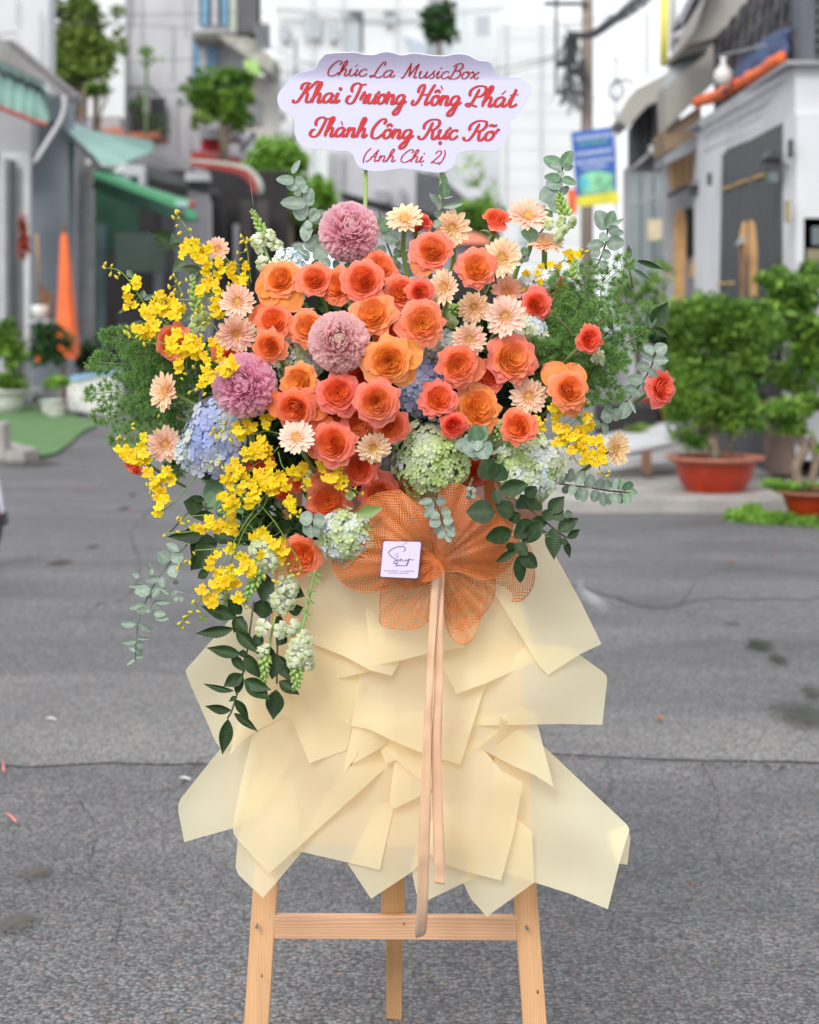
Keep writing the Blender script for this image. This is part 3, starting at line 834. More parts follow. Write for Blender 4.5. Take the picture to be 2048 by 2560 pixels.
for (x0, y0, x1, y1) in ((700, 60, 722, 100), (700, 200, 722, 250), (760, 40, 800, 96), (820, 60, 845, 100), (960, 20, 990, 60), (1110, 160, 1140, 220), (1190, 40, 1225, 90), (1190, 300, 1220, 360), (1300, 560, 1330, 610), (940, 400, 980, 440)):
 bpart(cw_, 'window', M('hazy_window', (.45, .49, .52), .3), x0, y0, x1, y1, 63.9 if x0 > 1250 else 67.7, .1)
for x in (775, 850, 985, 1160, 1262, 1350): bpart(cw_, 'drain_pipe', M('pale_pipe', (.60, .62, .63), .6), x, -60, x + 4, 540, 63.8 if x > 1255 else 67.6, .1)
for y in (20, 150, 300, 440): bpart(cw_, 'floor_band', M('floor_band', (.62, .63, .63), .8), 690, y, 1255, y + 7, 67.5, .1)
tree('dark rooftop shrub above the message board', P(1100, 140, 62), P(1098, 100, 62), .1, blobpx(1098, 70, 40, 52, 62, 14, 62) + blobpx(1075, 40, 24, 24, 62, 4, 63), .2, 1.1, F_DARK, 64, name='rooftop_shrub', cat='shrub')
lh = thing('house', gbase(900, 52), 'low white house with dark eave line seen between the two green poles', 'house')
bpart(lh, 'wall', WALL_G, 820, 380, 1045, 560, 52, .5)
bpart(lh, 'wall', WALL_W, 838, 560, 1040, 985, 51, .5)
ppart(lh, 'eave', WALL_K, [(850, 478), (1000, 520), (1060, 545), (1060, 553), (1000, 533), (850, 492)], 50, 1.5)
ac = bpart(lh, 'air_conditioner', WALL_M, 938, 476, 972, 506, 51.6, .4)
bpart(lh, 'downpipe', WHITEM, 848, 380, 856, 540, 51.7, .15)
bpart(lh, 'downpipe', WALL_M, 1000, 470, 1012, 560, 51.7, .15)
lh2 = thing('house', gbase(1100, 50), 'grey house with steep dark roof edge right of the second pole', 'house')
ppart(lh2, 'roof', WALL_D, [(1040, 425), (1100, 440), (1240, 560), (1240, 600), (1140, 560), (1040, 520)], 49, 2)
bpart(lh2, 'wall', WALL_M, 1040, 500, 1255, 985, 50.2, .5)
bpart(lh2, 'wall', WALL_W, 1128, 470, 1200, 560, 51.5, 1)
tree('faint pale green sapling against the white building', gbase(1190, 58), P(1190, 470, 58), .06, blobpx(1180, 440, 40, 50, 58, 9, 66) + blobpx(1215, 480, 40, 30, 58, 5, 67), .16, .12, F_LIME, 68)
tree('dull green bush behind the red rosebud', gbase(1200, 46), P(1200, 560, 46), .06, blobpx(1200, 560, 60, 60, 46, 12, 69), .15, .7, F_MID, 70)
vp = thing('parasol', gbase(1175, 42), 'faded orange street parasol far away behind the gerberas', 'parasol')
mm = MB(); c = P(1175, 612, 42); kk = mpp(42)
mm.lathe(c, [(0, 32 * kk), (25 * kk, 26 * kk), (46 * kk, 12 * kk), (62 * kk, 0)], 12); mm.build('canopy', M('faded_orange_cloth', (.62, .20, .12), .8), vp, smooth=True)
m_ = MB(); m_.tube([c + Vector((0, 0, .2)), gbase(1175, 42)], .04, 6); m_.build('pole', GREYM, vp)
cr_ = thing('parked_car', gbase(1200, 44), 'dark blurred parked car under the far orange parasol', 'car')
ppart(cr_, 'body', M('dark_car_paint', (.05, .05, .08), .3), [(1120, 720), (1130, 670), (1165, 655), (1190, 630), (1260, 630), (1280, 670), (1300, 720)], 44, 1.6, bevel=.1)
ppart(cr_, 'window', GLASS, [(1170, 658), (1194, 636), (1255, 636), (1262, 660)], 43.98, .05)
for x in (1150, 1265):
 m_ = MB(); c = P(x, 722, 43.95); m_.tube([c, c + Vector((0, .2, 0))], .3, 14); m_.build('wheel', BLACKP, cr_)

# ---------------------------------------------------------------- right side
pole = thing('utility_pole', gbase(1470, 36), 'tall concrete utility pole with crossarm and tangled black cable boxes', 'utility pole')
m_ = MB(); b0 = gbase(1468, 36); b0.z = -.2
m_.tube([b0, P(1468, 300, 36), P(1470, -300, 36)], [.14, .125, .11], 12); m_.build('shaft', M('weathered_pole', (.27, .22, .19), .9, .2, 3, .3, 12), pole, smooth=True)
bpart(pole, 'crossarm', DARKM, 1362, 4, 1470, 12, 35.8, .12)
bpart(pole, 'frame_bar', DARKM, 1388, -40, 1394, 232, 35.7, .08)
bpart(pole, 'frame_bar', DARKM, 1390, 226, 1456, 234, 35.7, .08)
bpart(pole, 'frame_bar', DARKM, 1418, 80, 1425, 232, 35.7, .08)
for x0, y0, x1, y1 in ((1420, 78, 1446, 118), (1424, 118, 1442, 160), (1392, 150, 1424, 166), (1450, 150, 1462, 200), (1425, 168, 1450, 185)):
 bpart(pole, 'junction_box', DARKM, x0, y0, x1, y1, 35.6, .2)
for i in range(24):
 y0 = R.uniform(60, 210); x0 = R.uniform(1415, 1455)
 tpart(pole, 'cable_loop', DARKM, [(x0, y0), (x0 + R.uniform(-25, 25), y0 + 40), (x0 + R.uniform(-20, 35), y0 + R.uniform(60, 90)), (x0 + R.uniform(-10, 20), y0 + R.uniform(10, 30))], 35.5, R.uniform(1.2, 2.2), 5)
cbn = thing('cable_bundle', P(1520, 60, 34), 'thick tangled bundle of black cables running from the pole to the upper right', 'cables')
for i in range(18):
 o1, o2 = R.uniform(-14, 14), R.uniform(-20, 20)
 tpart(cbn, 'cable', DARKM, [(1425, 88 + o1 * .4, 35.5), (1480, 86 + o1 * .7, 34.5), (1530, 52 + o1, 33), (1570, 25 + o2, 31), (1640, -30 + o2, 28)], 34, R.uniform(1.3, 2.6), 5)
for i in range(5):
 x = 1520 + i * 20
 tpart(cbn, 'hanging_loop', DARKM, [(x, 50 - i * 12), (x + 12, 66 - i * 12), (x + 22, 50 - i * 13)], 33, 1.6, 5)
def wire(pts, D, r, label):
 tagp(tpart(None, 'overhead_wire', DARKM, pts, D, r, 5), label, 'wire')
wire([(1430, 120, 35.5), (1360, 148, 36), (1300, 160, 37), (1100, 205, 44), (900, 250, 55)], 38, 1.6, 'slack overhead wire leaving the pole to the left, upper one')
wire([(1430, 132, 35.5), (1350, 160, 36), (1250, 188, 38), (1050, 250, 48)], 38, 1.2, 'slack overhead wire leaving the pole to the left, lower one')
wire([(-40, 36, 30), (300, 38, 32), (700, 30, 40)], 34, .9, 'thin high overhead wire across the tower house')
wire([(290, 155, 40), (480, 148, 40), (690, 120, 45)], 40, .9, 'thin overhead wire passing behind the forked cactus')
wire([(310, 230, 40), (500, 222, 40), (660, 200, 42)], 40, .8, 'low overhead wire over the caged balcony')
wire([(640, 60, 40), (700, 130, 42), (800, 170, 50)], 42, .9, 'curved overhead wire left of the message board top')
wire([(690, 20, 45), (980, 60, 50), (1300, 10, 50)], 48, .7, 'faint sagging wire above the message board')
wire([(1470, 60, 35), (1520, 130, 34), (1600, 200, 30)], 33, .9, 'wire falling from the pole to the grey house eave')
wire([(-20, 90, 25), (200, 60, 32), (480, 70, 45)], 34, 1.0, 'wire crossing the tall yellow green tree')
wire([(560, 150, 42), (600, 90, 40), (690, 40, 40)], 40, 1.0, 'wire rising from the sloping mossy roof')
wire([(1340, 30, 40), (1420, 60, 36), (1600, 20, 30)], 35, 1.2, 'extra wire slung below the pole crossarm')
wire([(1480, 240, 35), (1560, 300, 28), (1640, 330, 24)], 28, 1.2, 'wire sagging to the grey shopfront roof')
wire([(1370, 260, 38), (1420, 200, 36), (1450, 150, 35)], 36, .8, 'short stay wire left of the utility pole')
tagp(tpart(None, 'spider_thread', M('silk', (.6, .6, .6), .5, alpha=.6), [(634, 520, 3.0), (626, 450, 3.0), (622, 420, 3.0), (640, 380, 3.0), (690, 352, 3.0)], 3.0, .35, 4), 'single silk thread rising from the tall snapdragon tip', 'thread')
gp = thing('lamp_post', gbase(1540, 33), 'slim grey post with a round hoop near its top beside the blue banner', 'post')
tpart(gp, 'shaft', GREYM, [(1541, 950), (1540, 400), (1539, 140)], 33, 2.5)
m_ = MB(); c = P(1541, 227, 33); m_.tube([c + Vector((math.cos(a) * .13, 0, math.sin(a) * .17)) for a in [2 * PI * i / 20 for i in range(21)]], .022, 6); m_.build('hoop', DARKM, gp)
m_ = MB(); m_.tube([P(1541, 200, 33), P(1565, 200, 33), P(1585, 208, 33)], .02, 5); m_.build('arm', DARKM, gp)
# banner
bn = thing('banner', P(1490, 420, 28), 'tall blue street banner with green picture and yellow foot', 'banner')
BL = M('banner_blue', (.035, .12, .42), .6, .05)
Db = 28.0
ppart(bn, 'cloth', BL, [(1428, 331), (1533, 316), (1544, 490), (1442, 498)], Db, .03)
ppart(bn, 'picture', M('banner_green', (.22, .55, .32), .6, .5, 5), [(1452, 440), (1470, 430), (1500, 426), (1534, 436), (1536, 478), (1450, 486)], Db - .012, .01)
ppart(bn, 'picture_blue', M('banner_cyan', (.12, .50, .55), .6, .3, 5), [(1446, 446), (1468, 440), (1474, 470), (1450, 478)], Db - .024, .01)
ppart(bn, 'yellow_foot', M('banner_yellow', (.72, .66, .05), .6, .15, 4), [(1441, 492), (1545, 478), (1550, 508), (1445, 517)], Db - .03, .04)
LT = M('banner_letters', (.55, .62, .78), .6)
LG = M('banner_green_letters', (.12, .38, .30), .6)
for (y, x0, x1, hgt, mt_) in ((344, 1440, 1525, 9, LT), (358, 1448, 1512, 10, LG), (383, 1440, 1525, 9, LT), (405, 1442, 1528, 9, LT), (420, 1456, 1520, 7, LT)):
 mm = MB(); x = x0
 while x < x1:
  ww = R.uniform(4, 7); s = -(x - 1428) * .13
  mm.slab([(x, y + s), (x + ww, y + s - .6), (x + ww, y + s + hgt - .6), (x, y + s + hgt)], Db - .01, .006)
  x += ww + R.uniform(2, 4)
 mm.build('blurred_lettering', mt_, bn)
tagp(ppart(None, 'street_sign', M('orange_red_sign', (.8, .13, .04), .6), [(1418, 474), (1440, 472), (1442, 534), (1422, 534)], 30, .04), 'orange red sign behind the blue banner', 'sign')

fr = thing('house', gbase(1620, 23.5), 'dark grey house with tiled eave, glass shopfront and steel railings', 'house')
ppart(fr, 'roof', TAN, [(1546, 301), (1592, 222), (1630, 203), (1690, 170), (1700, 230), (1620, 262), (1569, 319)], 24, 1)
ppart(fr, 'wall', WALL_D, [(1578, 318), (1620, 250), (1700, 220), (1700, 420), (1578, 420)], 25, .4)
for i in range(5):
 bpart(fr, 'wall_board', WALL_D, 1582 + i * 22, 262, 1600 + i * 22, 400, 24.9, .06)
bpart(fr, 'column', M('black_column', (.05, .05, .055), .7), 1632, 200, 1662, 380, 24.5, .3)
bpart(fr, 'lower_wall', WALL_M, 1566, 418, 1700, 1010, 25.1, .4)
for i, (x0, x1) in enumerate(((1574, 1600), (1604, 1632), (1636, 1668))):
 bpart(fr, 'shopfront_pane', SHOPGL, x0, 432, x1, 700, 24.9, .05)
 bpart(fr, 'shopfront_panel', WALL_M, x0, 706, x1, 990, 24.85, .05)
for a_, b_, r_ in (((1570, 432), (1636, 374), 4), ((1570, 520), (1670, 480), 2.5), ((1636, 374), (1672, 366), 4)):
 tpart(fr, 'rail', GREYM, [a_, b_], 24, r_)
bpart(fr, 'lamp', WALL_G, 1626, 362, 1650, 382, 23.8, .2)
bpart(fr, 'notice', M('tan_notice', (.62, .52, .36), .7), 1620, 548, 1664, 600, 24.4, .03)
tagp(foliage('hanging_plant', blobpx(1662, 610, 17, 14, 23.4, 5, 71), .05, 1.0, F_LIME, None, 71), 'bright lime round hanging plant in front of the glass shopfront', 'plant')
tagp(bpart(None, 'wall_lamp', WHITEM, 1648, 672, 1666, 694, 23.2, .15, bevel=.02), 'small white box lamp below the lime hanging plant', 'lamp')

h7 = thing('house', gbase(1710, 20), 'weathered grey house with tan wooden boards between glass front and gate', 'house')
ppart(h7, 'upper_wall', TAN, [(1662, 217), (1690, 190), (1787, 88), (1787, 206), (1666, 322)], 19.5, .6)
ppart(h7, 'canopy', M('translucent_grey_sheet', (.42, .46, .45), .5, .15, 2, trans=.3), [(1685, 120, 18.8), (1700, 100, 19.2), (1782, 92, 19.2), (1763, 139, 18.2), (1657, 222, 18.4)], 19, .05)
ppart(h7, 'wall', M('brown_stucco', (.24, .17, .11), .9, .2, 2), [(1662, 325), (1752, 262), (1757, 340), (1666, 380)], 19.6, 1)
ppart(h7, 'sill_beam', GREYM, [(1660, 392), (1745, 335), (1757, 350), (1757, 366), (1664, 412)], 19, .8)
bpart(h7, 'wall', WALL_M, 1668, 380, 1762, 1010, 20.3, .4)
for i, x in enumerate((1676, 1692, 1710, 1728, 1744)):
 bpart(h7, 'wood_board', WOOD_T, x, 362 + (4 - i) * 5, x + 11, 470, 20.1, .06)
ppart(h7, 'rail', DARKM, [(1670, 484), (1740, 450), (1742, 458), (1672, 496)], 19.4, .1)
for x0, y0, x1, y1 in ((1686, 518, 1716, 790), (1724, 640, 1744, 692), (1668, 640, 1680, 690)):
 ppart(h7, 'wood_board', WOOD_T, [(x0, y0 + 40), (x0 + 8, y0 + 8), ((x0 + x1) / 2, y0), (x1 - 6, y0 + 14), (x1, y0 + 44), (x1 - 5, y1), (x0, y1)], 19.8, .05)
bpart(h7, 'lamp', DARKM, 1733, 455, 1758, 485, 18.9, .25)
ppart(h7, 'lamp_cap', GREYM, [(1728, 462), (1745, 446), (1762, 462)], 18.85, .3)
bpart(h7, 'window', WALL_K, 1718, 520, 1756, 640, 20.2, .1)

# white gate house
gh = thing('house', gbase(1900, 16), 'white house with moulded cornice and dark panelled gate on the right', 'house')
A0, A1 = (1759, 296, 17.9), (1972, 164, 14.5)
def skew(parent, name, mat, a, b, c, d, th, **k):
 """panel with corners a b (top, far to near) and c d (bottom near to far), each (px, py, D)"""
 q = [P(*p) for p in (a, b, c, d)]
 m_ = MB(); m_.prism(q, [v + Vector((th, 0, 0)) for v in q])
 return m_.build(name, mat, parent, **k)
cz = WALL_W
skew(gh, 'cornice', cz, (1745, 300, 17.9), (1972, 160, 14.3), (1980, 192, 14.3), (1752, 322, 17.9), 1.2, bevel=.01)
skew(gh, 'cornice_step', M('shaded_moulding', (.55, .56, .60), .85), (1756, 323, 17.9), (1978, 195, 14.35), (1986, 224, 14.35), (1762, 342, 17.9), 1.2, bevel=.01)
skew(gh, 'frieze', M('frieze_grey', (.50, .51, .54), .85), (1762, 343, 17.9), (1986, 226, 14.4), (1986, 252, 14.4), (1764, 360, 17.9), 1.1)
skew(gh, 'lintel', cz, (1756, 361, 17.9), (1994, 254, 14.38), (1994, 280, 14.38), (1758, 380, 17.9), 1.15, bevel=.01)
skew(gh, 'lintel', cz, (1758, 380, 17.95), (1990, 281, 14.4), (1990, 300, 14.4), (1760, 398, 17.95), 1.0)
skew(gh, 'pillar', WALL_W, (1760, 385, 17.9), (1803, 375, 17.0), (1800, 1075, 17.0), (1758, 1045, 17.9), .8)
skew(gh, 'pillar', WALL_W, (1958, 300, 14.45), (1992, 285, 14.1), (1988, 1150, 14.1), (1955, 1130, 14.45), .8)
npn = 9
for i in range(npn):
 t0, t1 = i / npn, (i + .94) / npn
 f_ = lambda t, a, b: a + (b - a) * t
 # equal widths along the real gate: interpolate in 1/D
 def at(t):
  X0, X1 = P(1803, 500, 17.0), P(1958, 500, 14.45)
  q = X0.lerp(X1, t); return q
 a_, b_ = at(t0), at(t1)
 ta, tb = P(1803, 386, 17.0).lerp(P(1958, 303, 14.45), t0), P(1803, 386, 17.0).lerp(P(1958, 303, 14.45), t1)
 m_ = MB(); q = [Vector((a_.x, a_.y, ta.z)), Vector((b_.x, b_.y, tb.z)), Vector((b_.x, b_.y, .05)), Vector((a_.x, a_.y, .05))]
 m_.prism(q, [v + Vector((.06, 0, 0)) for v in q]); m_.build('gate_panel', M('gate_slate_grey', (.055, .06, .068), .5, .12, 2), gh)
m_ = MB(); q0_, q1_ = P(1803, 386, 17.0), P(1958, 303, 14.45)
m_.prism([Vector((q0_.x + .07, q0_.y, q0_.z)), Vector((q1_.x + .07, q1_.y, q1_.z)), Vector((q1_.x + .07, q1_.y, 0)), Vector((q0_.x + .07, q0_.y, 0))],
  [Vector((q0_.x + .12, q0_.y, q0_.z)), Vector((q1_.x + .12, q1_.y, q1_.z)), Vector((q1_.x + .12, q1_.y, 0)), Vector((q0_.x + .12, q0_.y, 0))]); m_.build('gate_frame', DARKM, gh)
for (x0, y0, D0, x1, y1, D1) in ((1803, 474, 16.9, 1828, 466, 16.5), (1838, 462, 16.3, 1870, 450, 15.8), (1880, 447, 15.6, 1914, 436, 15.1), (1792, 709, 17, 1815, 709, 16.7), (1820, 709, 16.6, 1838, 708, 16.3), (1870, 708, 15.8, 1900, 706, 15.3)):
 m_ = MB(); m_.tube([P(x0, y0, D0 - .02), P(x1, y1, D1 - .02)], 3.4 * mpp(16), 6); m_.build('gold_trim', GOLD, gh)
bpart(gh, 'wall', WALL_W, 1988, 160, 2500, 1120, 14.2, 5)
bpart(gh, 'roof_slab', GREYM, 1968, 150, 2500, 161, 14.1, 5)
wf = bpart(gh, 'window_frame', M('beige_frame', (.42, .36, .28), .7), 2010, 545, 2120, 672, 14.1, .1)
bpart(gh, 'window_pane', GLASS, 2030, 566, 2120, 612, 14.06, .05)
bpart(gh, 'window_panel', M('olive_panel', (.22, .20, .12), .8), 2018, 622, 2120, 650, 14.07, .05)
bpart(gh, 'window_sill', WALL_D, 2006, 655, 2120, 674, 14.0, .15)
for x0, y0, x1, y1 in ((1976, 348, 1984, 392), (1772, 432, 1780, 462), (1968, 500, 1978, 556)):
 bpart(gh, 'slot', M('brass_slot', (.35, .28, .16), .6) if y0 == 500 else DARKM, x0, y0, x1, y1, 14.0 if x0 > 1900 else 16.95, .1)
# wooden posts standing in front of gate
for pts_, lab in (([(1850, 590), (1858, 556), (1866, 552), (1868, 600), (1862, 740), (1852, 740)], 'narrow pointed tan board leaning in front of the gate, left one'),
    ([(1872, 565), (1878, 548), (1888, 560), (1894, 620), (1893, 740), (1874, 740)], 'wide pointed tan board leaning in front of the gate, right one')):
 tagp(ppart(None, 'wooden_board', WOOD_T, pts_, 14.6, .05), lab, 'board')
pm = thing('mailbox_post', gbase(1856, 14.4), 'thin dark post with a silvery cap before the gate', 'post')
bpart(pm, 'shaft', WOOD_B, 1852, 610, 1862, 760, 14.4, .05)
ppart(pm, 'cap', GREYM, [(1844, 612), (1850, 598), (1866, 588), (1862, 604)], 14.35, .1)
ln = thing('wall_lantern', P(1932, 400, 14.9), 'black hanging lantern on a bracket in front of the dark gate', 'lantern')
bpart(ln, 'housing', DARKM, 1918, 395, 1950, 425, 14.3, .2)
ppart(ln, 'cap', DARKM, [(1912, 396), (1932, 372), (1954, 396)], 14.25, .25)
bpart(ln, 'glass', GLASS, 1922, 426, 1946, 455, 14.32, .15)
tpart(ln, 'bracket', DARKM, [(1945, 405), (1965, 415), (1984, 432)], 14.3, 2.5)
# roof terrace above: lattice, post, tarpaulin, orange roll
lt_ = thing('lattice_screen', P(1890, 170, 15.4), 'dark metal lattice screen enclosing the roof terrace at the top right', 'screen')
skew(lt_, 'backing', M('grey_brown_backing', (.16, .14, .14), .8, .3, 3), (1786, 100, 17.6), (2010, -160, 14.9), (2010, 160, 14.9), (1792, 300, 17.6), .1)
for i in range(11):
 for s in (0, 1):
  t = i / 10
  x = 1790 + 215 * t; yb = 290 - 130 * t; yt = 95 - 250 * t; Dd = 17.5 - 2.6 * t
  t2 = min(1, max(0, t + (.22 if s else -.22)))
  x2 = 1790 + 215 * t2; yt2 = 95 - 250 * t2; D2 = 17.5 - 2.6 * t2
  m_ = MB(); m_.tube([P(x, yb, Dd - .05), P(x2, yt2, D2 - .05)], .022, 5); m_.build('lattice_bar', DARKM, lt_)
for i in range(4):
 x = 1800 + i * 62; t = (x - 1790) / 215
 m_ = MB(); m_.tube([P(x, 290 - 130 * t, 17.4 - 2.6 * t), P(x, 95 - 250 * t, 17.4 - 2.6 * t)], .03, 6); m_.build('lattice_post', DARKM, lt_)
hb = thing('house', P(2000, 150, 14.9), 'upper storey in dark grey steel over the white gate house', 'house')
bpart(hb, 'post', M('slate_post', (.10, .105, .13), .6), 2003, -300, 2038, 158, 14.3, .3)
for yy in range(-10, 150, 24):
 bpart(hb, 'louvre', WALL_D, 2038, yy, 2300, yy + 13, 14.5, .1)
bpart(hb, 'wall', M('dim_backing', (.2, .2, .2), .8), 2030, -300, 2300, 150, 14.9, .2)
ppart(hb, 'slab_edge', TAN, [(1718, 100), (1752, 60), (1800, -90), (2010, -200), (2010, -60), (1792, 92), (1720, 112)], 17.3, 1.5)
ppart(hb, 'dark_soffit', DARKM, [(1696, 62), (1760, -70), (1800, -70), (1720, 55)], 17.0, .5)
ppart(hb, 'strut', GREYM, [(1697, 55), (1735, -20), (1742, -20), (1704, 62)], 16.9, .1)
yp = thing('plastic_pipe', P(1658, 90, 22), 'bright yellow upright pipe at the edge of the roofs, upper right', 'pipe')
tpart(yp, 'pipe', M('yellow_plastic', (.78, .70, .10), .5, .06), [(1660, 165), (1662, -60)], 22, 10, 12)
tpart(yp, 'coupling', WHITEM, [(1684, 130), (1684, -60)], 22.3, 9, 12)
tagp(bpart(None, 'white_tank', WHITEM, 1690, 66, 1722, 98, 19, .4, bevel=.05), 'small white tank behind the translucent canopy', 'tank')
tagp(tpart(None, 'mast', DARKM, [(1618, 190), (1618, 30)], 23, 2), 'thin dark mast rising from the grey house roof', 'mast')
tp = thing('tarpaulin', P(1880, 170, 15), 'dark blue tarpaulin bunched behind the orange roll on the terrace edge', 'tarpaulin')
BT = M('blue_tarpaulin', (.045, .075, .17), .7, .25, 3, .5, 8)
mm = MB()
gx, gy = 16, 6
for j in range(gy + 1):
 for i in range(gx + 1):
  u, v = i / gx, j / gy
  xt, yt = 1828 + 145 * u, 190 - 120 * u ** .8 - 18 * math.sin(u * 3)
  xb, yb = 1800 + 165 * u, 232 - 88 * u
  Dd = 16.6 - 2.0 * u + .12 * n3(u * 7, v * 3, 2)
  q = P(xt + (xb - xt) * v, yt + (yb - yt) * v, Dd)
  mm.v.append(q)
mm.f = [(j * (gx + 1) + i, j * (gx + 1) + i + 1, (j + 1) * (gx + 1) + i + 1, (j + 1) * (gx + 1) + i) for j in range(gy) for i in range(gx)]
o = mm.build('cloth', BT, tp, smooth=True); md = o.modifiers.new('s', 'SOLIDIFY'); md.thickness = .02
tagp(tpart(None, 'terrace_rail', GREYM, [(1796, 140, 16.9), (1880, 122, 15.8), (2000, 92, 14.6)], 15.5, 3.5), 'pale steel rail in front of the dark lattice', 'rail')
mm = MB(); mm.tube(spline([P(1742, 256, 17.6), P(1790, 240, 17.0), P(1840, 214, 16.3), (P(1900, 182, 15.4)), P(1956, 144, 14.6)], 5), [15 * mpp(16) * (1 + .5 * n3(i * .8, 3, 1)) for i in range(21)], 10)
tagp(mm.build('rolled_cloth', ORG, smooth=True), 'orange cloth rolled along the top of the white cornice', 'cloth')
am = MB(); am.lathe(P(1808, 214, 16.2), [(.02, 0), (.06, .01), (.09, .07), (.08, .13), (.035, .18), (.022, .22), (.035, .25), (.02, .26)], 16)
tagp(am.build('vase', PLAST_W, smooth=True), 'white bottle shaped vase standing on the terrace edge', 'vase')

# right foreground plants
def bigpot(label, px, rim_py, rim_w, foot_py, foot_w, D_py, seed):
 b = G(px, D_py)
 D = b.y - CAM_Y; k = mpp(D)
 t = thing('potted_tree', b, label, 'potted tree')
 zr = P(px, rim_py, D).z; z0 = P(px, foot_py, D).z
 rr, rf = rim_w / 2 * k, foot_w / 2 * k
 hh = zr - z0
 m_ = MB(); m_.lathe((b.x, b.y, z0), [(rf * .6, 0), (rf, .002), (rf * 1.12, hh * .06), (rf * 1.3, hh * .22), (rr * .74, hh * .5), (rr * .81, hh * .8), (rr * .84, hh * .9)], 40)
 pb = m_.build('bowl', TERRA, t, smooth=True)
 m_ = MB(); m_.lathe((b.x, b.y, z0), [(rr * .84, hh * .88), (rr * .93, hh * .90), (rr, hh * .96), (rr * 1.0, hh), (rr * .92, hh * 1.01), (rr * .8, hh * .98), (rr * .78, hh * .86)], 40)
 m_.build('rim', TERRA_R, t, smooth=True)
 m_ = MB(); m_.lathe((b.x, b.y, z0), [(rr * .8, hh * .9), (rr * .4, hh * .93), (0, hh * .94)], 24); m_.build('soil', SOIL, t)
 for a in (2.2, 3.9, 5.5, .7):
  m_ = MB(); cx, cy = b.x + math.cos(a) * rf * .8, b.y + math.sin(a) * rf * .8
  m_.box(cx - .03, cx + .03, cy - .03, cy + .03, .09 if D_py < 1270 else 0, z0 + .02); m_.build('foot', TERRA, t)
 return t, b, D, zr, rr
t, b, D, zr, rr = bigpot('large bushy green bonsai in a wide red bowl on the concrete apron', 1786, 1140, 246, 1252, 110, 1256, 1)
m_ = MB(); m_.tube(spline([Vector((b.x, b.y, zr - .05)), Vector((b.x - .04, b.y, zr + .3)), P(1800, 900, D)], 4), [.05, .048, .045, .04, .035, .03, .025, .02, .02], 8)
m_.tube([P(1822, 1130, D), P(1826, 1060, D), P(1850, 980, D)], [.02, .016, .012], 6); m_.build('trunk', BARK, t, smooth=True)
bl = blobpx(1770, 800, 95, 60, D, 16, 80, .8) + blobpx(1720, 900, 60, 90, D, 12, 81, .8) + blobpx(1840, 850, 90, 80, D, 14, 82, .8) + blobpx(1790, 990, 95, 90, D, 16, 83, .8) + blobpx(1740, 1080, 65, 40, D, 8, 84, .6) + blobpx(1850, 1040, 70, 60, D, 10, 112, .8) + blobpx(1700, 800, 55, 60, D, 8, 113, .8) + blobpx(1870, 790, 70, 50, D, 8, 114, .8) + blobpx(1690, 980, 45, 80, D, 8, 115, .7)
foliage('crown', bl, .028, .8, F_MID, t, 85)
t, b, D, zr, rr = bigpot('small bonsai with cushions of leaves in a low red bowl at the right edge', 2044, 1226, 218, 1296, 110, 1306, 2)
m_ = MB(); m_.tube(spline([P(2000, 1222, D), P(1990, 1170, D), P(2012, 1120, D), P(1990, 1090, D)], 4), .035, 8); m_.tube(spline([P(2020, 1222, D), P(2040, 1160, D), P(2030, 1090, D)], 4), .03, 8); m_.build('trunk', BARK, t, smooth=True)
foliage('crown', blobpx(1960, 1035, 60, 34, D, 12, 86, .8) + blobpx(2020, 1010, 50, 30, D, 8, 87, .8) + blobpx(1980, 1075, 40, 18, D, 6, 88, .8) + blobpx(2045, 1115, 30, 18, D, 4, 89, .8), .028, 1.0, F_MID, t, 90)
tagp(foliage('moss', blobpx(1960, 1215, 50, 16, D, 8, 91, .9) + blobpx(2030, 1208, 50, 10, D, 6, 92, .9), .018, .8, F_LIME, t, 93), kind='stuff')
gc = []
for x, y, rx in ((1850, 1300, 40), (1900, 1305, 50), (1960, 1308, 60), (2030, 1312, 60), (2090, 1312, 60), (1880, 1285, 30)):
 c = G(x, y); gc.append((c + Vector((0, 0, .02)), rx * mpp(11.8), .2, .06))
tagp(foliage('ground_cover', gc, .022, 2.2, F_LIME, None, 94), kind='stuff')
tree('tall feathery green shrub rising behind the bonsai at the right edge', G(2030, 1190), P(2010, 900, 13.6), .05, blobpx(1990, 740, 80, 55, 13.5, 14, 95) + blobpx(2020, 860, 100, 80, 13.5, 16, 96) + blobpx(1940, 705, 60, 36, 13.5, 8, 97) + blobpx(1990, 940, 80, 40, 13.5, 8, 98) + blobpx(2040, 680, 40, 50, 13.5, 6, 99), .045, .75, F_MID, 100, name='shrub', cat='shrub')
tree('dark green shrub filling the gap between gate and bonsai', G(1740, 1110), P(1740, 900, Dg(1110)), .05, blobpx(1700, 830, 60, 60, 15.5, 10, 101) + blobpx(1850, 960, 70, 90, 14.6, 10, 102) + blobpx(1640, 860, 50, 60, 15.5, 6, 103) + blobpx(1880, 820, 70, 90, 14.4, 8, 111), .05, .7, F_DARK, 104, name='shrub', cat='shrub')
tree('thin wispy shrub in front of the wood boards', G(1600, 1090), P(1600, 850, Dg(1090)), .03, blobpx(1590, 740, 60, 60, 18.6, 8, 105) + blobpx(1640, 700, 50, 50, 18.6, 6, 106) + blobpx(1540, 780, 40, 60, 18.6, 6, 107), .06, .3, F_MID, 108, name='shrub', cat='shrub')
tagp(bpart(None, 'tree_stump', M('weathered_stump', (.16, .11, .09), .9, .3, 4, .6, 20), 1930, 1000, 1990, 1190, 14.0, .4, bevel=.04), 'brown weathered wooden block behind the small bonsai', 'block')
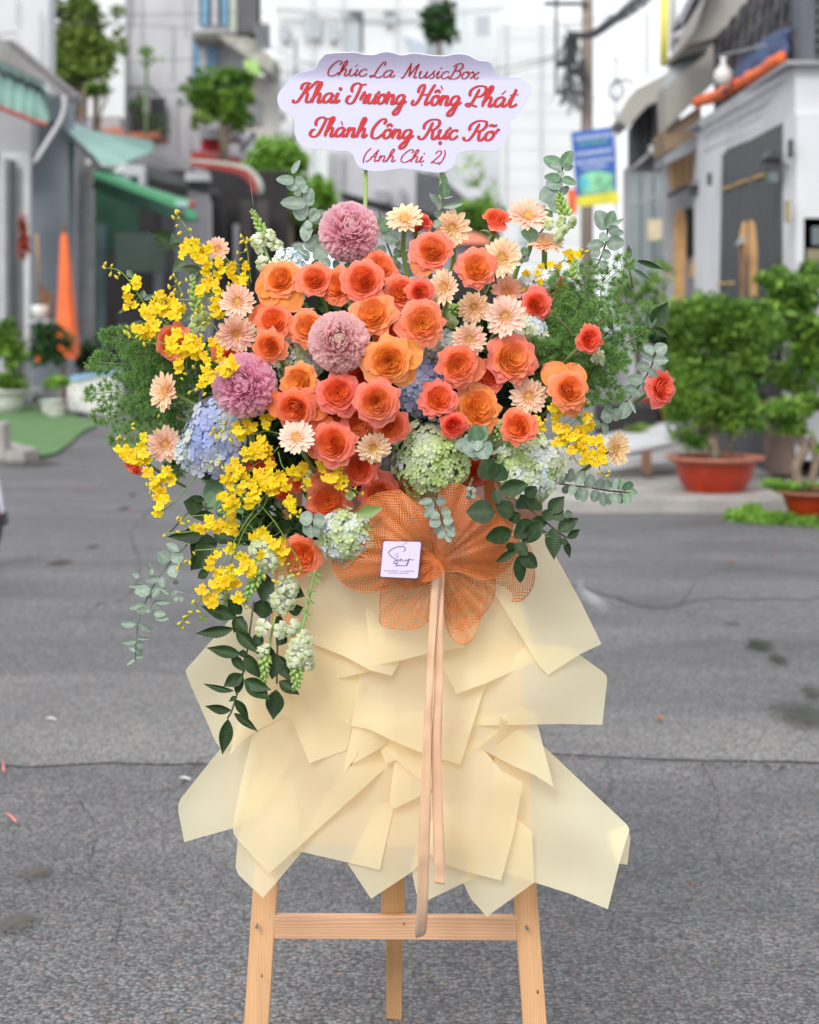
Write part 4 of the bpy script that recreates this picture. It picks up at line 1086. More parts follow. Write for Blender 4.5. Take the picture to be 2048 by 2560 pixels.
bpart_o = bpart(None, 'door_board', WOOD_B, 1978, 880, 2060, 1080, 15.8, .06); tagp(bpart_o, 'brown boards leaning behind the feathery shrub', 'board')
# ramp / slatted frame, bin, small pot
rp = thing('slatted_rack', G(1620, 1170), 'white slatted metal rack lying tilted left of the red bonsai bowl', 'rack')
for i in range(3):
 o_ = i * 26
 m_ = MB(); m_.bar(P(1490, 1098 + o_, 14.8 - i * .3), P(1704, 1054 + o_ * .9, 15.2 - i * .3), .05, .05); m_.build('rail', WHITEM, rp)
for i in range(16):
 x = 1494 + i * 13.4
 m_ = MB(); m_.bar(P(x, 1098 - i * 2.8, 14.85), P(x + 2, 1146 - i * 2.9, 14.3), .05, .02); m_.build('slat', WHITEM, rp)
m_ = MB(); m_.bar(P(1490, 1168, 14.0), P(1700, 1136, 14.4), .09, .07); m_.build('rail', WHITEM, rp)
bpart(rp, 'leg', WOOD_B, 1608, 1128, 1628, 1182, 14.0, .1)
tagp(foliage('low_plants', blobpx(1630, 1078, 60, 16, 14.9, 12, 110, .8), .03, 1.2, F_YEL, None, 110), 'row of pale seedlings growing behind the slatted rack', 'plants')
bn_ = thing('planter_box', G(1600, 1130), 'black plastic planter box behind the seedlings', 'planter')
bpart(bn_, 'box', BLACKP, 1500, 1010, 1650, 1120, 15.6, .5, bevel=.03)
b = G(1664, 1120)
mm = MB(); mm.lathe(P(1656, 1058, 15.9), [(.05, 0), (.14, .01), (.2, .2), (.22, .22), (.2, .23)], 20)
tagp(mm.build('plant_pot', TERRA, smooth=True), 'dark red flowerpot half hidden behind the bonsai leaves', 'pot')
mm = MB(); mm.lathe(P(1570, 1040, 16.2), [(.05, 0), (.14, .01), (.2, .1), (.22, .12), (.2, .13)], 20)
tagp(mm.build('plant_pot', M('orange_clay', (.6, .13, .05), .6), smooth=True), 'shallow orange clay pot above the black planter box', 'pot')
# far end of the street
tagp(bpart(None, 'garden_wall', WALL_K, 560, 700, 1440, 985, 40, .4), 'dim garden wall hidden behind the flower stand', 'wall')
# ================================================================ EASEL
def wood(name, col, stretch, seed):
 m = bpy.data.materials.new(name); m.use_nodes = True
 n = m.node_tree; L = n.links.new; b = n.nodes['Principled BSDF']; b.inputs['Roughness'].default_value = .55
 tc = n.nodes.new('ShaderNodeTexCoord'); mp = n.nodes.new('ShaderNodeMapping'); mp.inputs['Scale'].default_value = stretch
 mp.inputs['Location'].default_value = (seed, seed * .7, seed * .3)
 L(tc.outputs['Object'], mp.inputs[0])
 wv = n.nodes.new('ShaderNodeTexWave'); wv.inputs['Scale'].default_value = 22; wv.inputs['Distortion'].default_value = 7
 wv.inputs['Detail'].default_value = 2; wv.inputs['Detail Scale'].default_value = .7; wv.wave_profile = 'SAW'
 wv.bands_direction = 'X' if stretch[2] < stretch[0] else 'Z'
 L(mp.outputs[0], wv.inputs['Vector'])
 nz = n.nodes.new('ShaderNodeTexNoise'); nz.inputs['Scale'].default_value = 9; nz.inputs['Detail'].default_value = 6; L(mp.outputs[0], nz.inputs['Vector'])
 cr = n.nodes.new('ShaderNodeValToRGB'); e = cr.color_ramp.elements
 e[0].position = 0; e[0].color = (col[0] * 1.08, col[1] * 1.1, col[2] * 1.12, 1)
 e[1].position = 1; e[1].color = (col[0] * .86, col[1] * .74, col[2] * .62, 1)
 L(wv.outputs[0], cr.inputs[0])
 mr = n.nodes.new('ShaderNodeMapRange'); mr.inputs[1].default_value = .3; mr.inputs[2].default_value = .7; mr.inputs[3].default_value = .82; mr.inputs[4].default_value = 1.12
 L(nz.outputs[0], mr.inputs[0])
 mu = n.nodes.new('ShaderNodeMixRGB'); mu.blend_type = 'MULTIPLY'; mu.inputs[0].default_value = 1
 L(cr.outputs[0], mu.inputs[1]); L(mr.outputs[0], mu.inputs[2]); L(mu.outputs[0], b.inputs['Base Color'])
 bp = n.nodes.new('ShaderNodeBump'); bp.inputs['Strength'].default_value = .25; bp.inputs['Distance'].default_value = .002
 L(wv.outputs[0], bp.inputs['Height']); L(bp.outputs[0], b.inputs['Normal'])
 return m
PINE = wood('pine_wood', (.66, .40, .21), (3.2, 3.2, .22), 1.0)
PINE_H = wood('pine_wood_rail', (.66, .41, .26), (.22, 3.2, 2.2), 5.0)
PINE_D = wood('pine_wood_dark', (.50, .30, .14), (3.2, 3.2, .22), 9.0)  # darker pine tone for the back leg and strut
SD = 3.0                                              # the stand's front plane
ez = thing('easel', G(985, 2780), 'pine wood easel carrying the flower arrangement and wrapping paper', 'easel')
def plank(name, mat, a0, a1, b1, b0, D0, D1, th):
 """a0 a1: left and right edge at the top (px,py), b0 b1 at the foot"""
 q = [P(a0[0], a0[1], D0), P(a1[0], a1[1], D0), P(b1[0], b1[1], D1), P(b0[0], b0[1], D1)]
 m_ = MB(); m_.prism(q, [v + Vector((0, th, 0)) for v in q])
 return m_.build(name, mat, ez, bevel=.0025)
Df = 3.08
plank('leg', PINE, (727, 770), (786, 770), (659, 2755), (597, 2755), SD + .20, Df, .03)
plank('leg', PINE, (1178, 770), (1233, 770), (1382, 2755), (1322, 2755), SD + .20, Df, .03)
plank('rail', PINE_H, (668, 2289), (1296, 2292), (1299, 2353), (672, 2348), SD + .108, SD + .108, .018)
plank('rail', PINE_H, (700, 1150), (1240, 1150), (1245, 1205), (696, 1205), SD + .15, SD + .15, .022)
Db_ = Dg(2550)
plank('back_leg', PINE_D, (960, 800), (1018, 800), (1005, 2551), (966, 2549), SD + .24, Db_, .03)
plank('strut', PINE_D, (953, 1700), (1012, 1700), (1012, 2292), (953, 2292), SD + .13, SD + .13, .02)

SCR = M('steel_screw', (.35, .34, .33), .35, .1, metal=.8)
for x, y in ((642, 2318), (1318, 2322)):
 m_ = MB(); c = P(x, y, 3.085); m_.lathe(c, [(0, 0)], 8) if False else m_.tube([c + Vector((0, .012, 0)), c + Vector((0, -.0015, 0))], .003, 10); m_.build('screw', SCR, ez)
KN = M('wood_knot', (.22, .09, .03), .6, .3, 60)
for x, y, r in ((655, 2440, 3), (1010, 2310, 2.5), (1345, 2480, 3.5)):
 D_ = 3.1 - .003 if 700 < x < 1200 else P(x, y, 3.08).y + 3 - .002
 m_ = MB(); cpt = P(x, y, 3.106 if 700 < x < 1200 else 3.0885 - (y - 2240) * .00006)
 m_.add([cpt + Vector((math.cos(a) * r * .0007, 0, math.sin(a) * r * .0012)) for a in [2 * PI * i / 10 for i in range(10)]], [tuple(range(10))]); m_.build('knot', KN, ez, fix=False)
# ================================================================ WRAPPING PAPER
def paper(name, c, tfac=.42):
 m = bpy.data.materials.new(name); m.use_nodes = True
 n = m.node_tree; L = n.links.new; b = n.nodes['Principled BSDF']; b.inputs['Roughness'].default_value = .42
 b.inputs['Base Color'].default_value = (*c, 1)
 b.inputs['Specular IOR Level'].default_value = .35
 t = n.nodes.new('ShaderNodeBsdfTranslucent'); t.inputs[0].default_value = (c[0] * 1.06, c[1] * .90, c[2] * .74, 1)
 ms = n.nodes.new('ShaderNodeMixShader'); ms.inputs[0].default_value = tfac
 L(b.outputs[0], ms.inputs[1]); L(t.outputs[0], ms.inputs[2])
 tr = n.nodes.new('ShaderNodeBsdfTransparent'); tr.inputs[0].default_value = (1, .95, .84, 1)
 m2 = n.nodes.new('ShaderNodeMixShader'); m2.inputs[0].default_value = .27
 L(ms.outputs[0], m2.inputs[1]); L(tr.outputs[0], m2.inputs[2]); L(m2.outputs[0], n.nodes['Material Output'].inputs[0])
 return m
PAP = paper('cream_paper', (.97, .93, .68))
PEACH = paper('peach_glow_paper', (.95, .66, .36), .3)  # peach tone imitates warm light glowing through stacked sheets
def curved_sheet(pts, D, bend=0.0, curl=0.0, tilt=0.0, seed=0, corner=0.0, rings=9, step=14, parent=None, name='sheet', mat=None, amp=.004, axis=0.0, uv=False, pleat=0.0):
 """paper sheet: outline in the photograph at distance D, bent about an inclined axis, bellied and curled"""
 mat = mat or PAP
 out = []
 n = len(pts)
 for i in range(n):                                 # subdivide edges; slight wave along them
  a, b = Vector(pts[i][:2]), Vector(pts[(i + 1) % n][:2])
  k = max(1, int((b - a).length / step))
  for j in range(k):
   out.append(a.lerp(b, j / k))
 if corner:
  m_ = len(out)
  out = [out[i] * .5 + (out[i - 1] + out[(i + 1) % m_]) * .25 for i in range(m_)]
 cx = sum(p.x for p in out) / len(out); cy = sum(p.y for p in out) / len(out)
 c = Vector((cx, cy))
 size = max((p - c).length for p in out)
 ax = Vector((math.cos(axis), math.sin(axis)))
 vs, uvs = [], []
 def pt(p):
  q = p - c
  s = q.dot(ax) / size
  tt = (p.y - 1700) / 600
  d = D + 1.15 * bend * (s * s - .25) + tilt * (q.y / size) + amp * 3.4 * n3(p.x * .006 + seed, p.y * .006, seed * 3.1) + curl * max(0, s) ** 3
  if pleat:
   w_ = p - Vector((1095, 1405)); d += pleat * math.sin(math.atan2(w_.y, w_.x) * 9 + seed * 2.1) * min(1, w_.length / 60) + pleat * .5 * math.sin(math.atan2(w_.y, w_.x) * 29 + seed)
  uvs.append((q.x, q.y))
  return P(p.x, p.y, d)
 vs.append(pt(c))
 m_ = len(out)
 for r in range(1, rings + 1):
  for p in out:
   vs.append(pt(c.lerp(p, r / rings)))
 fs = [(0, 1 + j, 1 + (j + 1) % m_) for j in range(m_)]
 for r in range(rings - 1):
  for j in range(m_):
   a0 = 1 + r * m_
   fs.append((a0 + j, a0 + m_ + j, a0 + m_ + (j + 1) % m_, a0 + (j + 1) % m_))
 base = world_loc(parent) if parent else P(cx, cy, D)
 me = mesh(name, [v - base for v in vs], fs, mat, True)
 if uv:
  ul = me.uv_layers.new(name='UVMap')
  for lp in me.loops:
   u = uvs[lp.vertex_index]
   ul.data[lp.index].uv = (u[0] * .01, u[1] * .01)
 o = link(name, me, parent)
 if not parent: o.location = base
 return o
def wrap(pts, layer, label, **k):
 o = curved_sheet(pts, 3.0 - .0150 * layer, name='wrapping_paper', seed=layer * 1.7, **k)
 return tagp(o, label, 'wrapping paper', 'cream wrapping paper sheets')
# back to front
wrap([(700, 1330), (1270, 1330), (1300, 1500), (1330, 2060), (1180, 2120), (760, 2110), (650, 1980), (690, 1500)], -3.5, 'large peach backing sheet added under the cream sheets for a warm glow', bend=.02, mat=PEACH)
wrap([(594, 2099), (589, 2169), (596, 2186), (625, 2215), (658, 2245), (755, 2130), (735, 1950), (640, 1950)], .2, 'cream sheet with a pointed lower corner hanging over the left easel leg', bend=-.03, amp=.006)
wrap([(940, 2020), (870, 2160), (928, 2247), (1030, 2180), (1075, 2140), (1070, 1960)], .3, 'sheet hanging to a low point over the rear leg left of the ribbons', bend=.01)
wrap([(1080, 1980), (1028, 2171), (1041, 2234), (1071, 2250), (1199, 2189), (1200, 2080)], .5, 'narrow sheet behind both ribbon ends', bend=.015)
wrap([(1240, 2000), (1155, 2200), (1176, 2245), (1217, 2292), (1336, 2206), (1330, 2080)], .3, 'pale sheet with the lowest tip of all beside the right leg', bend=.02)
wrap([(1570, 2063), (1576, 2096), (1569, 2162), (1540, 2158), (1520, 2080)], .2, 'small folded back corner at the far right edge of the skirt', bend=.03)
wrap([(700, 1690), (547, 1877), (452, 1996), (446, 2012), (446, 2030), (461, 2105), (582, 2071), (650, 2030), (760, 1850)], .5, 'pale sheet spreading far out to the lower left', bend=-.05, amp=.008)
wrap([(1250, 1790), (1358, 1864), (1566, 2060), (1574, 2074), (1548, 2160), (1520, 2273), (1425, 2234), (1336, 2206), (1255, 2180), (1230, 1960)], .8, 'large sheet sweeping out to the lower right corner', bend=-.07, amp=.008, axis=.75)
wrap([(930, 1860), (820, 1980), (735, 2125), (950, 2175), (983, 2023), (1030, 1960), (1010, 1860)], .9, 'sheet with an oblique lower edge between left and rear legs', bend=.015)
wrap([(690, 1740), (632, 1835), (600, 1970), (582, 2066), (584, 2084), (594, 2099), (673, 2184), (935, 1946), (1010, 1880), (985, 1760), (840, 1720)], 1.6, 'big bellied sheet with a sharp lower point above the left leg', bend=.045, amp=.008)
wrap([(1000, 1780), (975, 2000), (984, 2023), (1060, 1985), (1110, 1950), (1100, 1780)], 1.7, 'sheet peeping out left of the ribbons in the bottom tier', bend=.01)
wrap([(1090, 1880), (1100, 1978), (1060, 2120), (1104, 2158), (1160, 2177), (1253, 2201), (1284, 2085), (1308, 1955), (1255, 1929), (1190, 1850)], 1.9, 'squarish sheet right of the ribbons in the bottom tier', bend=.02, amp=.006)
wrap([(600, 1500), (569, 1556), (470, 1668), (464, 1677), (468, 1692), (540, 1856), (560, 1880), (660, 1790), (720, 1600)], 1.5, 'pale middle tier sheet whose corner points far left under the dark leaves', bend=-.04, amp=.006)
wrap([(640, 1600), (608, 1760), (573, 1890), (600, 1857), (645, 1824), (705, 1793), (732, 1799), (790, 1720), (770, 1600)], 2.3, 'curled sheet behind the hanging leaves with an arched lower edge', bend=.03, amp=.006)
wrap([(957, 1873), (975, 1850), (1060, 1870), (1115, 1910), (1085, 1965), (1056, 1955)], 2.1, 'narrow oblique strip of sheet just left of the ribbons', bend=.01)
wrap([(950, 1872), (966, 1910), (992, 1899), (985, 1860)], 2.0, 'tiny triangular corner peeping out under the middle tier', bend=.0)
wrap([(1180, 1790), (1120, 1860), (1085, 1945), (1158, 1896), (1270, 1816), (1300, 1780)], 2.2, 'slanting sheet tucked under the right middle sheets', bend=.015)
wrap([(1340, 1780), (1345, 1814), (1358, 1864), (1375, 1930), (1384, 1968), (1336, 1937), (1284, 1915), (1196, 1869), (1266, 1800), (1290, 1770)], 2.6, 'rolled cone of paper pointing down at the right middle', bend=-.025, curl=.02, axis=.5)
wrap([(1240, 1600), (1430, 1620), (1451, 1638), (1508, 1680), (1517, 1690), (1518, 1702), (1506, 1812), (1400, 1810), (1180, 1814), (1200, 1700)], 2.9, 'wide pale sheet jutting to the right in the middle tier', bend=.03, amp=.006)
wrap([(890, 1780), (870, 1870), (858, 1939), (874, 1915), (985, 1850), (1010, 1800)], 2.5, 'folded cone edge in the middle of the skirt', bend=.04, axis=.6)
wrap([(770, 1600), (712, 1750), (730, 1798), (774, 1908), (867, 1875), (885, 1790), (905, 1680), (880, 1600)], 2.9, 'long slanting sheet left of centre in the middle tier', bend=.015)
wrap([(930, 1590), (900, 1683), (890, 1740), (879, 1814), (924, 1823), (976, 1849), (1056, 1883), (1100, 1900), (1110, 1600)], 3.4, 'bright middle tier sheet directly left of the ribbons', bend=.02, amp=.006)
wrap([(1080, 1560), (1085, 1888), (1104, 1898), (1151, 1911), (1206, 1736), (1222, 1700), (1330, 1650), (1250, 1560)], 3.5, 'long middle tier sheet directly right of the ribbons', bend=.02, amp=.006)
wrap([(770, 1500), (740, 1600), (759, 1704), (800, 1740), (870, 1810), (905, 1700), (900, 1560)], 3.2, 'sheet under the hanging snapdragons with a diagonal lower edge', bend=.02)
wrap([(860, 1560), (835, 1632), (844, 1696), (912, 1682), (989, 1667), (1000, 1640), (1000, 1560)], 3.9, 'short square cornered sheet under the upper left sheet', bend=.01)
wrap([(1100, 1440), (1085, 1620), (1141, 1735), (1218, 1707), (1346, 1650), (1300, 1500), (1267, 1440)], 4.0, 'upper right centre sheet below the orange netting', bend=.02, amp=.006)
wrap([(760, 1350), (740, 1450), (735, 1560), (760, 1598), (787, 1612), (860, 1640), (927, 1676), (980, 1689), (1000, 1655), (940, 1560), (910, 1350)], 4.5, 'large upper left sheet below the green hydrangea', bend=.04, amp=.008)
wrap([(900, 1330), (908, 1480), (921, 1579), (938, 1663), (1010, 1649), (1068, 1634), (1160, 1618), (1190, 1480), (1170, 1330)], 5.0, 'upper centre sheet behind the ribbon and netting', bend=.02, amp=.006)
wrap([(1290, 1300), (1231, 1473), (1290, 1570), (1346, 1662), (1370, 1687), (1449, 1636), (1504, 1610), (1450, 1500), (1394, 1398), (1350, 1310)], 5.2, 'upper right sheet with a rolled outer edge under the dark leaves', bend=-.05, amp=.006, axis=2.6)

# ================================================================ NETTING BOW
def netting(name, c, scale, fill, tint=.0):
 m = bpy.data.materials.new(name); m.use_nodes = True
 n = m.node_tree; L = n.links.new; b = n.nodes['Principled BSDF']
 b.inputs['Base Color'].default_value = (*c, 1); b.inputs['Roughness'].default_value = .45
 uv = n.nodes.new('ShaderNodeUVMap')
 nz = n.nodes.new('ShaderNodeTexNoise'); nz.inputs['Scale'].default_value = .9
 L(uv.outputs[0], nz.inputs['Vector'])
 mv = n.nodes.new('ShaderNodeVectorMath'); mv.operation = 'MULTIPLY_ADD'; mv.inputs[1].default_value = (.5, .5, 0)
 L(nz.outputs['Color'], mv.inputs[0]); L(uv.outputs[0], mv.inputs[2])
 sp = n.nodes.new('ShaderNodeSeparateXYZ'); L(mv.outputs[0], sp.inputs[0])
 outs = []
 for ax in (0, 1):
  mm_ = n.nodes.new('ShaderNodeMath'); mm_.operation = 'MULTIPLY'; mm_.inputs[1].default_value = scale; L(sp.outputs[ax], mm_.inputs[0])
  fr_ = n.nodes.new('ShaderNodeMath'); fr_.operation = 'FRACT'; L(mm_.outputs[0], fr_.inputs[0])
  lt_n = n.nodes.new('ShaderNodeMath'); lt_n.operation = 'LESS_THAN'; lt_n.inputs[1].default_value = fill; L(fr_.outputs[0], lt_n.inputs[0])
  outs.append(lt_n)
 mx_ = n.nodes.new('ShaderNodeMath'); mx_.operation = 'MAXIMUM'; L(outs[0].outputs[0], mx_.inputs[0]); L(outs[1].outputs[0], mx_.inputs[1])
 mr = n.nodes.new('ShaderNodeMapRange'); mr.inputs[3].default_value = tint; mr.inputs[4].default_value = 1; L(mx_.outputs[0], mr.inputs[0])
 L(mr.outputs[0], b.inputs['Alpha'])
 return m
NET = netting('orange_netting', (.66, .21, .05), 18, .27, .03)
NET2 = netting('orange_netting_fine', (.58, .15, .03), 20, .34, .12)
TUL = M('orange_tulle', (.50, .12, .02), .6, .25, 6, alpha=.8)
RIM = M('netting_edge_cord', (.62, .20, .05), .5, .1)
bow = thing('netting_bow', P(1098, 1420, 2.87), 'orange netting bow gathered under the flowers over the cream paper', 'bow')
def lobe(pts, D, mat, bend, seed, rim=True, name='loop', axis=0.0, amp=.012):
 q = spline([Vector(p) for p in pts] + [Vector(pts[0])], 5)[:-1]
 q = [(v.x, v.y) for v in q]
 o = curved_sheet(q, D, bend=bend, seed=seed, rings=16, step=5, parent=bow, name=name, mat=mat, amp=amp, axis=axis, uv=True, pleat=.0035)
 if rim:
  b0 = world_loc(bow); nn = len(q)
  nn = (len(o.data.vertices) - 1) // 16; rv = [o.data.vertices[1 + 15 * nn + j].co + b0 for j in range(nn)]
  m_ = MB(); m_.tube(rv + [rv[0]], .0009, 5); m_.build('edge_cord', RIM, bow, smooth=True)
 return o
lobe([(770, 1280), (900, 1220), (1010, 1195), (1180, 1190), (1330, 1210), (1350, 1300), (1250, 1420), (1100, 1440), (930, 1430), (830, 1400)], 2.95, TUL, .03, 1, False, 'tulle_backing')
lobe([(1180, 1350), (1250, 1335), (1320, 1360), (1336, 1420), (1330, 1470), (1300, 1502), (1262, 1495), (1225, 1450), (1190, 1420)], 2.90, NET, -.03, 2)
lobe([(985, 1410), (955, 1470), (950, 1520), (954, 1562), (1000, 1573), (1045, 1570), (1082, 1540), (1091, 1510), (1088, 1450), (1060, 1405)], 2.885, NET, .03, 3)
lobe([(1120, 1400), (1200, 1400), (1236, 1450), (1232, 1500), (1200, 1545), (1155, 1577), (1120, 1550), (1105, 1490)], 2.89, NET, .02, 4)
lobe([(1095, 1380), (1108, 1500), (1120, 1575), (1148, 1609), (1178, 1600), (1200, 1550), (1216, 1470), (1200, 1380), (1150, 1340)], 2.875, NET, -.02, 5)
lobe([(1100, 1215), (1160, 1215), (1240, 1290), (1300, 1350), (1270, 1420), (1210, 1450), (1150, 1430), (1105, 1420), (1085, 1330)], 2.86, NET2, .04, 6)
lobe([(1060, 1225), (1000, 1240), (900, 1265), (850, 1340), (832, 1420), (862, 1462), (905, 1480), (960, 1475), (1030, 1470), (1085, 1450), (1095, 1400), (1080, 1300)], 2.865, NET2, .05, 7)
lobe([(1000, 1225), (930, 1240), (880, 1300), (890, 1380), (950, 1400), (1040, 1420), (1085, 1400), (1060, 1290)], 2.845, NET, .05, 8, True, axis=.8)
lobe([(1035, 1385), (1060, 1375), (1098, 1400), (1112, 1430), (1080, 1452), (1045, 1450)], 2.84, TUL, -.02, 9, False, 'knot')
# ================================================================ RIBBONS
SAT = M('satin_ribbon', (.74, .47, .30), .28, .05, 3, coat=.15)
b_ = SAT.node_tree.nodes['Principled BSDF']; b_.inputs['Sheen Weight'].default_value = .3; b_.inputs['Anisotropic'].default_value = .5
def ribbon(rows, label, seed):
 rows = spline([Vector(r) for r in rows], 6) if False else rows
 L1 = spline([Vector((r[0], r[2], r[3])) for r in rows], 8); R1 = spline([Vector((r[1], r[2] + (r[4] if len(r) > 4 else 0), r[3])) for r in rows], 8)
 vs = []; n = len(L1)
 for i, (a, b) in enumerate(zip(L1, R1)):
  for j in range(5):
   p = a.lerp(b, j / 4)
   vs.append(P(p.x, p.y, p.z + .003 * (1 - (j / 2 - 1) ** 2) * math.sin(i * .35 + seed) + .004 * n3(p.y * .02, seed, j * .1)))
 fs = [(i * 5 + j, i * 5 + j + 1, (i + 1) * 5 + j + 1, (i + 1) * 5 + j) for i in range(n - 1) for j in range(4)]
 base = vs[0].copy(); me = mesh('satin_ribbon', [v - base for v in vs], fs, SAT)
 o = link('satin_ribbon', me); o.location = base
 md = o.modifiers.new('s', 'SOLIDIFY'); md.thickness = .0006
 tagp(o, label, 'ribbon', 'salmon satin ribbon tails')
ribbon([(1088, 1112, 1425, 2.86), (1090, 1110, 1500, 2.855), (1087, 1108, 1640, 2.85), (1084, 1106, 1760, 2.85), (1078, 1104, 1870, 2.85), (1081, 1107, 2000, 2.855), (1084, 1112, 2140, 2.86), (1086, 1113, 2208, 2.865, 4)],
 'shorter satin ribbon tail, ending above the paper edge on the right', 1.0)
ribbon([(1080, 1100, 1425, 2.85), (1076, 1097, 1500, 2.845), (1069, 1086, 1640, 2.84), (1063, 1081, 1760, 2.84), (1056, 1078, 1885, 2.84), (1050, 1077, 2020, 2.845), (1045, 1074, 2150, 2.86), (1042, 1070, 2260, 2.89), (1038, 1066, 2325, 2.93), (1040, 1058, 2345, 2.95, -6)],
 'longer satin ribbon tail hanging down to the easel rail on the left', 2.4)

